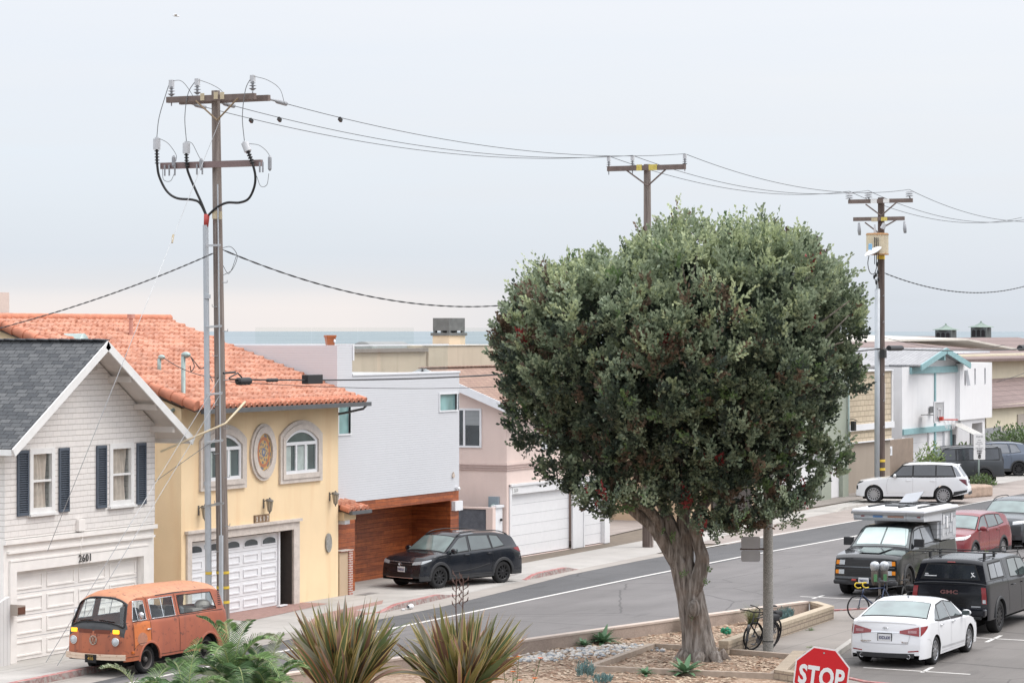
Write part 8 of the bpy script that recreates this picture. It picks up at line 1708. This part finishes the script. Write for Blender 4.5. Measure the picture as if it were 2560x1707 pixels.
rt = random.Random(21)
leaf_mb = {k: MB() for k in ('leaf_mid', 'leaf_tip', 'leaf_silver', 'leaf_dark', 'leaf_brown', 'flower_red', 'leaf_fresh')}
def add_leaf(mb, p, d, l, w, up):
    s_ = d.cross(up)
    s_ = s_.normalized()*w if s_.length > 1e-4 else Vector((w, 0, 0))
    q = p+d*l; m_ = p+d*l*.5; o = len(mb.v)
    mb.v += [tuple(p), tuple(m_+s_), tuple(q), tuple(m_-s_)]; mb.f.append((o, o+1, o+2, o+3)); mb.m.append(0)
def tuft(p, nrm, size, kinds, ntw, nl, lf=.07):
    """one upright spray: twigs fanning from a point, leaves packed toward their tips"""
    ax_ = (nrm*.6+Vector((rt.gauss(0, .22), rt.gauss(0, .22), .75))).normalized(); k0 = rt.choices(list(kinds), list(kinds.values()))[0]
    for _ in range(ntw):
        d = (ax_+Vector((rt.gauss(0, .36), rt.gauss(0, .36), rt.gauss(0, .24)))).normalized(); L = size*rt.uniform(.6, 1.15); k = k0 if rt.random() < .7 else rt.choices(list(kinds), list(kinds.values()))[0]
        base = p+Vector((rt.gauss(0, .10), rt.gauss(0, .10), rt.gauss(0, .10)))*size
        for j in range(nl):
            u = ((j+.5)/nl)**.75; q = base+d*L*u
            r_ = Vector((rt.gauss(0, 1), rt.gauss(0, 1), rt.gauss(0, 1))).normalized(); ld = (r_*.8+d*(.35+.8*u)).normalized(); kk = k
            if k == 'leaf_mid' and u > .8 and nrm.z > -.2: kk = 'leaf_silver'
            add_leaf(leaf_mb[kk], q, ld, lf*rt.uniform(.7, 1.2), lf*rt.uniform(.26, .38), r_.cross(d))
def crown_pt(u3, k): return (CL+interp(pol, math.atan2(u3.z, u3.x))*u3.x*k, 65.6+4.1*u3.y*k, CZ+interp(pol, math.atan2(u3.z, u3.x))*u3.z*k)
def rdir():
    z_ = rt.uniform(-1, 1); a = rt.uniform(0, 2*PI); return Vector((math.sqrt(1-z_*z_)*math.cos(a), math.sqrt(1-z_*z_)*math.sin(a), z_))
puffs = []; tries = 0
while len(puffs) < 250 and tries < 20000:
    tries += 1; u3 = rdir()
    if u3.y > .6 and rt.random() < .6: continue
    rp_ = rt.uniform(.45, 1.0); c_ = Vector(crown_pt(u3, rt.uniform(.72, .88)*(1+.10*noise.noise(Vector(u3)*2.2)-.02)))
    if any((c_-q).length < .60*(rp_+r2) for q, r2, _ in puffs): continue
    puffs.append((c_, rp_, u3))
for l_, f_, z_, r_ in ((1.2, 64.8, 4.7, .7), (2.0, 64.6, 4.3, .7), (2.8, 64.4, 4.35, .65), (3.5, 64.3, 4.35, .6), (4.2, 64.2, 4.1, .6), (4.7, 64.2, 3.8, .55), (5.3, 64.2, 3.5, .5), (4.8, 64.1, 3.5, .45), (5.8, 64.3, 3.8, .5), (3.6, 64.1, 3.9, .5), (2.3, 64.3, 3.95, .5), (6.0, 64.5, 4.1, .65), (6.6, 64.6, 4.3, .6), (7.2, 64.8, 4.9, .6), (.6, 65, 5.4, .7), (3.2, 63.9, 5.1, .8), (5, 63.8, 4.7, .8), (7.5, 65, 6.6, .6), (7.7, 65, 7.8, .6), (.2, 65, 7.6, .6), (.5, 64.7, 6.6, .6), (1.4, 65, 8.5, .5)):
    puffs.append((Vector((l_, f_, z_)), r_, Vector(((l_-CL)/5, -.4, (z_-CZ)/4)).normalized()))
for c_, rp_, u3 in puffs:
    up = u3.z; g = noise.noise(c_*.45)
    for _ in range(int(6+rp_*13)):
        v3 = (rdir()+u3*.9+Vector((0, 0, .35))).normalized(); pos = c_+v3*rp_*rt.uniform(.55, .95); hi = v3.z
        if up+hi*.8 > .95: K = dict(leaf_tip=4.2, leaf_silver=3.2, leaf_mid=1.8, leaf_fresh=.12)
        elif up+hi*.8 > .1: K = dict(leaf_tip=1.3, leaf_silver=3.2, leaf_mid=3.6, leaf_dark=.5)
        else: K = dict(leaf_mid=3.4, leaf_dark=2.6, leaf_fresh=.4, leaf_brown=.5, leaf_silver=.5)  # darker leaves weighted to the underside of the crown
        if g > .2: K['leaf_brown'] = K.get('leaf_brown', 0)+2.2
        if rt.random() < .010 and up < .5: K = dict(flower_red=2, leaf_dark=2, leaf_brown=1)
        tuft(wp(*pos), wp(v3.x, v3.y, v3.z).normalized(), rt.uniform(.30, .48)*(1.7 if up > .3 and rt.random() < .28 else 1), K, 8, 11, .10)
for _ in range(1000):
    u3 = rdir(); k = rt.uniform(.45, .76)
    tuft(wp(*crown_pt(u3, k)), wp(u3.x, u3.y, u3.z).normalized(), .55, dict(leaf_dark=3, leaf_mid=1), 5, 8, .17)  # inner tufts mostly dark leaves, crown shade put into the leaf colour
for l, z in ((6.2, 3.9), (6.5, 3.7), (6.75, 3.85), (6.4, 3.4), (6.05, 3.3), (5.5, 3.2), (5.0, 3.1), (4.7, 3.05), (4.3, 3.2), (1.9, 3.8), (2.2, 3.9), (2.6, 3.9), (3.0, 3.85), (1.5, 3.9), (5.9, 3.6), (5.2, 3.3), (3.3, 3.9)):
    for _ in range(3): tuft(wp(l+rt.gauss(0, .12), 64+rt.gauss(0, .5), z+rt.gauss(0, .1)), Vector((0, 0, -.3)), .40, dict(leaf_mid=3, leaf_dark=2, leaf_fresh=1, flower_red=.25, leaf_silver=1), 7, 8, .08)
for l, z in ((3.7, 3.0), (3.75, 2.9), (4.55, 2.2), (4.5, 1.9), (3.95, 2.1), (3.45, 3.1), (4.15, 1.1)): tuft(wp(l, 64.85, z), Vector((0, 0, .2)), .16, dict(leaf_fresh=3, leaf_mid=1), 5, 6, .05)
MBL = MB(); names = list(leaf_mb)
for i, k in enumerate(names): MBL.add(leaf_mb[k].v, leaf_mb[k].f, i)
MBL.build('crown', names, tree)
for _ in range(46):    # branches inside the crown
    a = rt.uniform(0, 2*PI); u3 = Vector((math.cos(a), rt.uniform(-.8, .8), math.sin(a)*.8+.2)); rr = interp(pol, math.atan2(u3.z, u3.x))*.85; p0 = Vector((3.8+rt.uniform(-1, 1), 65.4, rt.uniform(4, 5.6))); p1 = Vector((CL+rr*u3.x, 65.6+3*u3.y, CZ+rr*u3.z)); mid = p0.lerp(p1, .5)+Vector((0, 0, .3))
    MB().tube(smooth_path([wp(*p0), wp(*mid), wp(*p1)], 4), [.07, .06, .055, .05, .04, .035, .03, .02, .012], 5).build('branch', 'tree_bark', tree, smooth=True)

# New Zealand flax clumps
for nm, a in (('flax_green', (.12, .16, .07)), ('flax_olive', (.21, .20, .07)), ('flax_grey', (.27, .27, .21)), ('flax_bronze', (.16, .09, .065)), ('flax_pink', (.40, .26, .22)), ('flax_edge', (.56, .44, .20)), ('flax_orange', (.42, .20, .08)), ('flax_dark', (.045, .045, .03))): leafmat(nm, a, .2, .25, .45)
FM = ['flax_green', 'flax_olive', 'flax_grey', 'flax_bronze', 'flax_pink', 'flax_edge', 'flax_orange', 'flax_dark']
def flax(lab, base, nleaf, hgt, spread, seed, lean=(0, 0)):
    r = random.Random(seed); t_ = thing('flax_plant', lab, 'plant', tuple(base)); mb = MB()
    for i in range(nleaf):
        a = r.uniform(0, 2*PI); q = r.random()**.62; L = hgt*r.uniform(.72, 1.08)*(1.0 if q < .7 else .95); tilt = q*spread; w = r.uniform(.026, .044)
        d0 = Vector((math.cos(a)*math.sin(tilt), math.sin(a)*math.sin(tilt), math.cos(tilt)))+Vector((lean[0], lean[1], 0)); d0.normalize(); droop = r.uniform(.0, .35)*q+(.9 if r.random() < .07 else 0)
        tw = r.uniform(-.6, .6); ctr = r.choices([0, 1, 2, 3, 4, 7], [2.6, 2.4, 2.6, 1.6, 1.2, .6])[0]; edge = r.choices([5, 6, ctr, 1], [3.2, 1, 1.6, 1])[0]; n = 11; p = Vector((r.gauss(0, .10), r.gauss(0, .10), 0)); d = d0.copy(); o = len(mb.v); side0 = d.cross(Vector((0, 0, 1))); side0 = side0.normalized() if side0.length > .01 else Vector((1, 0, 0)); side0 = Matrix.Rotation(tw+r.uniform(-1.2, 1.2), 3, d)@side0
        for k in range(n+1):
            u = k/n; wd = w*(.55+1.1*math.sin(PI*min(1, u*.62+.12)))*(1 if u < .7 else max(0.02, (1-u)/.3)**.8); s_ = (side0-d*side0.dot(d)).normalized(); nn = d.cross(s_)*wd*.35
            for x in (-1, -.68, 0, .68, 1): mb.v.append(tuple(p+s_*wd*x+nn*abs(x)))
            d = (d+Vector((math.cos(a), math.sin(a), -1.1))*droop*u*.16).normalized(); p = p+d*L/n
        for k in range(n):
            for j in range(4): c0 = o+k*5+j; mb.f.append((c0, c0+1, c0+6, c0+5)); mb.m.append(edge if j in (0, 3) else ctr)
    mb.build('leaves', FM, t_, smooth=False, off=1)
    return t_
flax('left flax clump with upright striped bronze and green blades', wp(-3.45, 57.2, .12), 270, 2.15, .72, 5)
f2 = flax('right flax clump with arching striped blades and dry flower stalks', wp(-1.05, 57.8, .12), 280, 2.0, .86, 8, (.04, -.03))
mb = MB()
for dx, top in ((-.28, 2.62), (.02, 2.55)):
    P = smooth_path([Vector((dx*.4, 0, .9)), Vector((dx+.05, 0, 1.9)), Vector((dx-.02, -.05, top))], 6); mb.tube(P, .013, 5)
    for k in range(9): q = P[-1].lerp(P[len(P)//2], k/9); sd = 1 if k % 2 else -1; e = q+Vector((.03, -.09*sd, .06)); mb.tube([q, e], .008, 4); mb.tube([e, e+Vector((.0, -.02*sd, .08))], [.018, .006], 5)
mb.build('flower_stalk', M('stalk_brown', (.10, .055, .045), .8, .3, 10), f2, off=1)
# feather palms at the bottom left
leafmat('palm_green', (.19, .30, .11), .35); leafmat('palm_deep', (.10, .18, .075), .3); leafmat('palm_pale', (.34, .37, .24), .25); M('palm_rib', (.28, .32, .12), .5)
def palm(lab, base, crown_z, nfr, L, seed, arch=1.):
    r = random.Random(seed); t_ = thing('feather_palm', lab, 'palm', tuple(base)); MB().tube([(0, 0, 0), (0, 0, crown_z*.6), (0, 0, crown_z)], [.14, .12, .13], 12).build('trunk', 'tree_bark', t_, smooth=True, off=1)
    for i in range(nfr):
        a = i*2.4+r.uniform(-.2, .2); el = lerp(1.45, .1, (i/nfr)**.9)+r.uniform(-.1, .1); d = Vector((math.cos(a)*math.cos(el), math.sin(a)*math.cos(el), math.sin(el))); p = Vector((0, 0, crown_z)); n = 44; l = L*r.uniform(.8, 1.1); mb = MB(); pts = []; mt = r.choices([0, 1, 2], [3, 2, 1.2])[0]
        for k in range(n+1):
            pts.append(p.copy()); d = (d+Vector((0, 0, -1))*arch*(.035+.05*k/n)).normalized(); p = p+d*l/n
            if k < 2: continue
            sd = d.cross(Vector((0, 0, 1))); sd = sd.normalized() if sd.length > .05 else Vector((1, 0, 0)); up = sd.cross(d); ll = .30*l/1.7*math.sin(PI*min(1, .18+.80*k/n))**.7+.05
            for s_ in (1, -1):
                ld = (sd*s_*.85+d*.62+up*r.uniform(.15, .5)).normalized(); e = p+ld*ll+Vector((0, 0, -.16*ll)); m_ = p+ld*ll*.55+up*.02; wv = d*.0085
                mb.add([p-wv, p+wv, m_+wv*1.1, e, m_-wv*1.1], [(0, 1, 2, 3, 4)], mt if r.random() < .8 else r.choice([0, 1, 2]))
        fr = mb.build('frond', ['palm_green', 'palm_deep', 'palm_pale'], t_, off=1); MB().tube(pts, [lerp(.016, .004, k/n) for k in range(n+1)], 5).build('midrib', 'palm_rib', fr, smooth=True, off=1)
palm('larger feather palm in front of the orange van', wp(-5.25, 52.5, .12), .95, 44, 1.6, 3); palm('lower feather palm at the bottom left edge of the planting', wp(-6.75, 51.5, .12), .30, 40, 1.8, 7, 1.1); palm('small feather palm between the larger palm and the left flax', wp(-4.55, 52.2, .12), .70, 34, 1.35, 13, .9); palm('low feather palm between the two bigger ones at the frame edge', wp(-5.95, 51.2, .12), .42, 40, 1.5, 17, 1.0)
# succulents, grasses and flowers
leafmat('agave_green', (.13, .24, .13), .2, .15); leafmat('senecio_blue', (.13, .23, .23), .2, .1); leafmat('grass_green', (.13, .17, .07), .3); leafmat('grass_dry', (.33, .28, .15), .3); leafmat('shrub_leaf', (.12, .19, .06), .35); leafmat('shrub_light', (.22, .30, .09), .3); leafmat('poppy', (.85, .20, .02), .15)
def rosette(lab, x, y, r0, n, mt, w=.06, seed=1, up=.8, z=.125, cat='succulent', name='agave'):
    r = random.Random(seed); t_ = thing(name, lab, cat, (x, y, z)); mb = MB()
    for i in range(n):
        a = i*2.4; el = lerp(1.3, .15, i/n)*up+r.uniform(-.1, .1); L = r0*r.uniform(.8, 1.1); d = Vector((math.cos(a)*math.cos(el), math.sin(a)*math.cos(el), math.sin(el))); sd = Vector((-math.sin(a), math.cos(a), 0)); p = Vector((0, 0, .03)); o = len(mb.v)
        for k in range(6): u = k/5; ww = w*math.sin(PI*min(.97, .22+.76*u)); mb.v += [tuple(p-sd*ww+Vector((0, 0, ww*.4))), tuple(p), tuple(p+sd*ww+Vector((0, 0, ww*.4)))]; d = (d+Vector((0, 0, -.10))).normalized(); p = p+d*L/5
        for k in range(5):
            for j in (0, 1): c0 = o+k*3+j; mb.f.append((c0, c0+1, c0+4, c0+3)); mb.m.append(0)
    mb.build('leaves', mt, t_, smooth=True, off=1); return t_
rosette('large green agave rosette by the stucco planter wall', 62.5, 28.5, .48, 26, 'agave_green', .065, 2); rosette('small pale agave rosette left of the larger one by the wall', 61.7, 28.65, .26, 16, 'agave_green', .05, 4); rosette('green agave rosette in front of the tree edging', 57.6, 24.25, .50, 24, 'agave_green', .07, 6); rosette('small green agave left of the one before the edging', 57.1, 25.0, .25, 14, 'agave_green', .05, 9)
def fingers(lab, x, y, r0, h, n, seed, z=.12, mt='senecio_blue'):
    r = random.Random(seed); t_ = thing('blue_succulent', lab, 'succulent', (x, y, z)); mb = MB()
    for i in range(n):
        a = r.uniform(0, 2*PI); q = math.sqrt(r.random())*r0; b_ = Vector((q*math.cos(a), q*math.sin(a), 0)); tp = b_*1.35+Vector((r.gauss(0, .02), r.gauss(0, .02), h*r.uniform(.6, 1.05)*(1-.3*q/r0)))
        for k in range(5): c0 = b_.lerp(tp, .35+.65*k/5); aa = r.uniform(0, 6.3); mb.tube([c0, c0+Vector((math.cos(aa)*.04, math.sin(aa)*.04, .07))], [.011, .004], 4)
    mb.build('leaves', mt, t_, off=1)
fingers('blue green succulent clump at the lower left of the tree edging', 55.9, 25.9, .17, .50, 46, 1); fingers('low blue succulent just right of the taller blue clump', 55.4, 25.25, .18, .26, 40, 2); fingers('round blue succulent near the right end of the planter', 70.0, 26.55, .17, .40, 46, 3); fingers('small blue succulent hidden behind the lamp post', 69.0, 26.2, .12, .32, 30, 4)
def grass(lab, x, y, h, n, seed, z=.12, sp=.5, mts=('grass_green', 'grass_dry')):
    r = random.Random(seed); t_ = thing('grass_tuft', lab, 'grass', (x, y, z)); mb = MB()
    for i in range(n):
        a = r.uniform(0, 2*PI); L = h*r.uniform(.6, 1.2); tl = r.random()*sp; d = Vector((math.cos(a)*math.sin(tl), math.sin(a)*math.sin(tl), math.cos(tl))); p = Vector((r.gauss(0, .05), r.gauss(0, .05), 0)); sd = Vector((-math.sin(a), math.cos(a), 0))*.005; o = len(mb.v)
        for k in range(5): q = 1-k/4.6; mb.v += [tuple(p-sd*q), tuple(p+sd*q)]; d = (d+Vector((math.cos(a)*.12, math.sin(a)*.12, -.16))).normalized(); p = p+d*L/4
        for k in range(4): mb.f.append((o+2*k, o+2*k+1, o+2*k+3, o+2*k+2)); mb.m.append(0 if (i % 4) else 1)
    mb.build('blades', list(mts), t_, off=1)
grass('fine green grass tuft just left of the trunk by the wall', 65.9, 27.55, .62, 420, 1); grass('grass tuft behind the handlebars of the locked bicycle', 68.3, 26.85, .60, 360, 2); grass('small dry grass tuft directly left of the trunk', 63.0, 26.2, .34, 160, 3)
grass('tiny weed tuft at the foot of the block wall', 67.9, 25.1, .12, 70, 4, .10, 1.2, ('leaf_fresh', 'grass_green')); grass('tiny weed tuft in the walk above the stop sign', 64.2, 23.7, .08, 60, 5, .10, 1.3, ('shrub_light', 'grass_green')); grass('small yellow green weed near the road bicycle wheel', 69.6, 24.3, .12, 60, 6, .10, 1.2, ('shrub_light', 'shrub_light'))
def flowers(lab, x, y, blooms, seed):
    r = random.Random(seed); t_ = thing('flowering_weed', lab, 'flower', (x, y, .12)); mb = MB(); fb = MB()
    for dx, dy, h in blooms:
        P = smooth_path([(dx*.3, dy*.3, 0), (dx*.8, dy*.8, h*.5), (dx, dy, h)], 4); mb.tube(P, .007, 4)
        for k in range(8): q = P[0].lerp(P[-1], r.random()*.8); aa = r.uniform(0, 6.3); add_leaf(mb, q, Vector((math.cos(aa), math.sin(aa), .5)).normalized(), .12, .014, Vector((0, 0, 1)))
        for k in range(9): aa = k*.7; add_leaf(fb, Vector((dx, dy, h)), Vector((math.cos(aa), math.sin(aa), .25)).normalized(), .075, .03, Vector((0, 0, 1)))
    mb.build('stems', 'leaf_fresh', t_, off=1); fb.build('blooms', 'poppy', t_, off=1)
flowers('tall weeds with bright orange flowers right of the right flax', *tuple(wp(-.02, 57.8, 0))[:2], [(.05, -.15, .95), (-.1, .12, .80), (.25, -.55, .92), (.1, -.5, .52), (.3, .1, .6), (-.2, -.3, .5)], 3)
grass('loose green weeds under the orange flowers', *tuple(wp(.25, 57.4, 0))[:2], .62, 150, 12, .12, .9, ('grass_green', 'leaf_fresh'))
def shrub(lab, c, r0, n, mts, seed, sq=(1, 1, .9), lf=.09, name='shrub'):
    r = random.Random(seed); t_ = thing(name, lab, 'shrub', c); mb = MB()
    for i in range(n):
        v3 = Vector((r.gauss(0, 1), r.gauss(0, 1), r.gauss(0, 1))).normalized()*r0*r.uniform(.45, 1.0)*(1+.4*noise.noise(Vector((i*.37, seed, 2)))); p = Vector((v3.x*sq[0], v3.y*sq[1], abs(v3.z)*sq[2]+.05))
        d = (v3.normalized()+Vector((r.gauss(0, .5), r.gauss(0, .5), .5+r.gauss(0, .3)))).normalized(); add_leaf(mb, p, d, lf*r.uniform(.7, 1.4), lf*.28, Vector((r.gauss(0, 1), r.gauss(0, 1), 1))); mb.m[-1] = r.randrange(len(mts))
    mb.build('foliage', mts, t_, off=1)
    mb = MB()
    for k in range(6): a = k*1.05; mb.tube([(0, 0, 0), (r0*.5*math.cos(a)*sq[0], r0*.5*math.sin(a)*sq[1], r0*.6*sq[2])], .02, 5)
    mb.build('stem', 'tree_bark', t_, off=1)
shrub('bright green shrub showing above the roof of the white luxury SUV', (129.9, 41.9, .5), .9, 1300, ['shrub_leaf', 'shrub_light'], 1, (1, 1, 2.1), .13); shrub('low green planting around the parking sign pole', (136.0, 41.2, 0.0), .75, 700, ['shrub_leaf', 'grass_green', 'leaf_mid'], 2, (1, 1, .8), .13)
shrub('green shrub in the stone planter behind the white SUV tail', (126.8, 39.6, .45), .55, 500, ['shrub_leaf', 'grass_green'], 3, (1.3, .9, .8), .12); shrub('rounded green shrub by the grey fence at the right edge', (170, 49.3, 0), 2.4, 2600, ['shrub_leaf', 'leaf_mid'], 4, (1.1, 1, .8), .22); shrub('small clipped shrub before the grey fence gate', (160, 50.0, 0), 1.3, 1200, ['grass_green', 'shrub_leaf'], 5, (1.2, 1, .8), .2)
shrub('green weeds between the two pickup trucks', (79.0, 24.6, .13), .65, 900, ['shrub_leaf', 'shrub_light', 'grass_green'], 6, (1.6, .8, 1.1), .10); shrub('green shrub behind the canopy pickup on the parking island', (84.0, 25.3, .13), .8, 900, ['shrub_leaf', 'shrub_light'], 7, (1.8, .6, .9), .12)
# gull far out in the sky at the upper left
t_ = thing('gull', 'tiny pale bird gliding at the upper left of the sky', 'bird', tuple(wp(-18.6, 155, 25.2)))
mb = MB(); mb.grid(lambda u, v: ((u-.5)*.15, (v-.5)*1.1, .08*math.sin(PI*abs(v-.5)*1.6)-.02+(u-.5)*.0), 2, 10); o = mb.build('wings', 'white_gloss', t_, off=1, smooth=True); MB().sphere((0, 0, 0), .2, 10, 6, sc=(1, .28, .25)).build('bird_body', 'white_gloss', t_, off=1, smooth=True); t_.rotation_euler = (0, .1, -1.1)
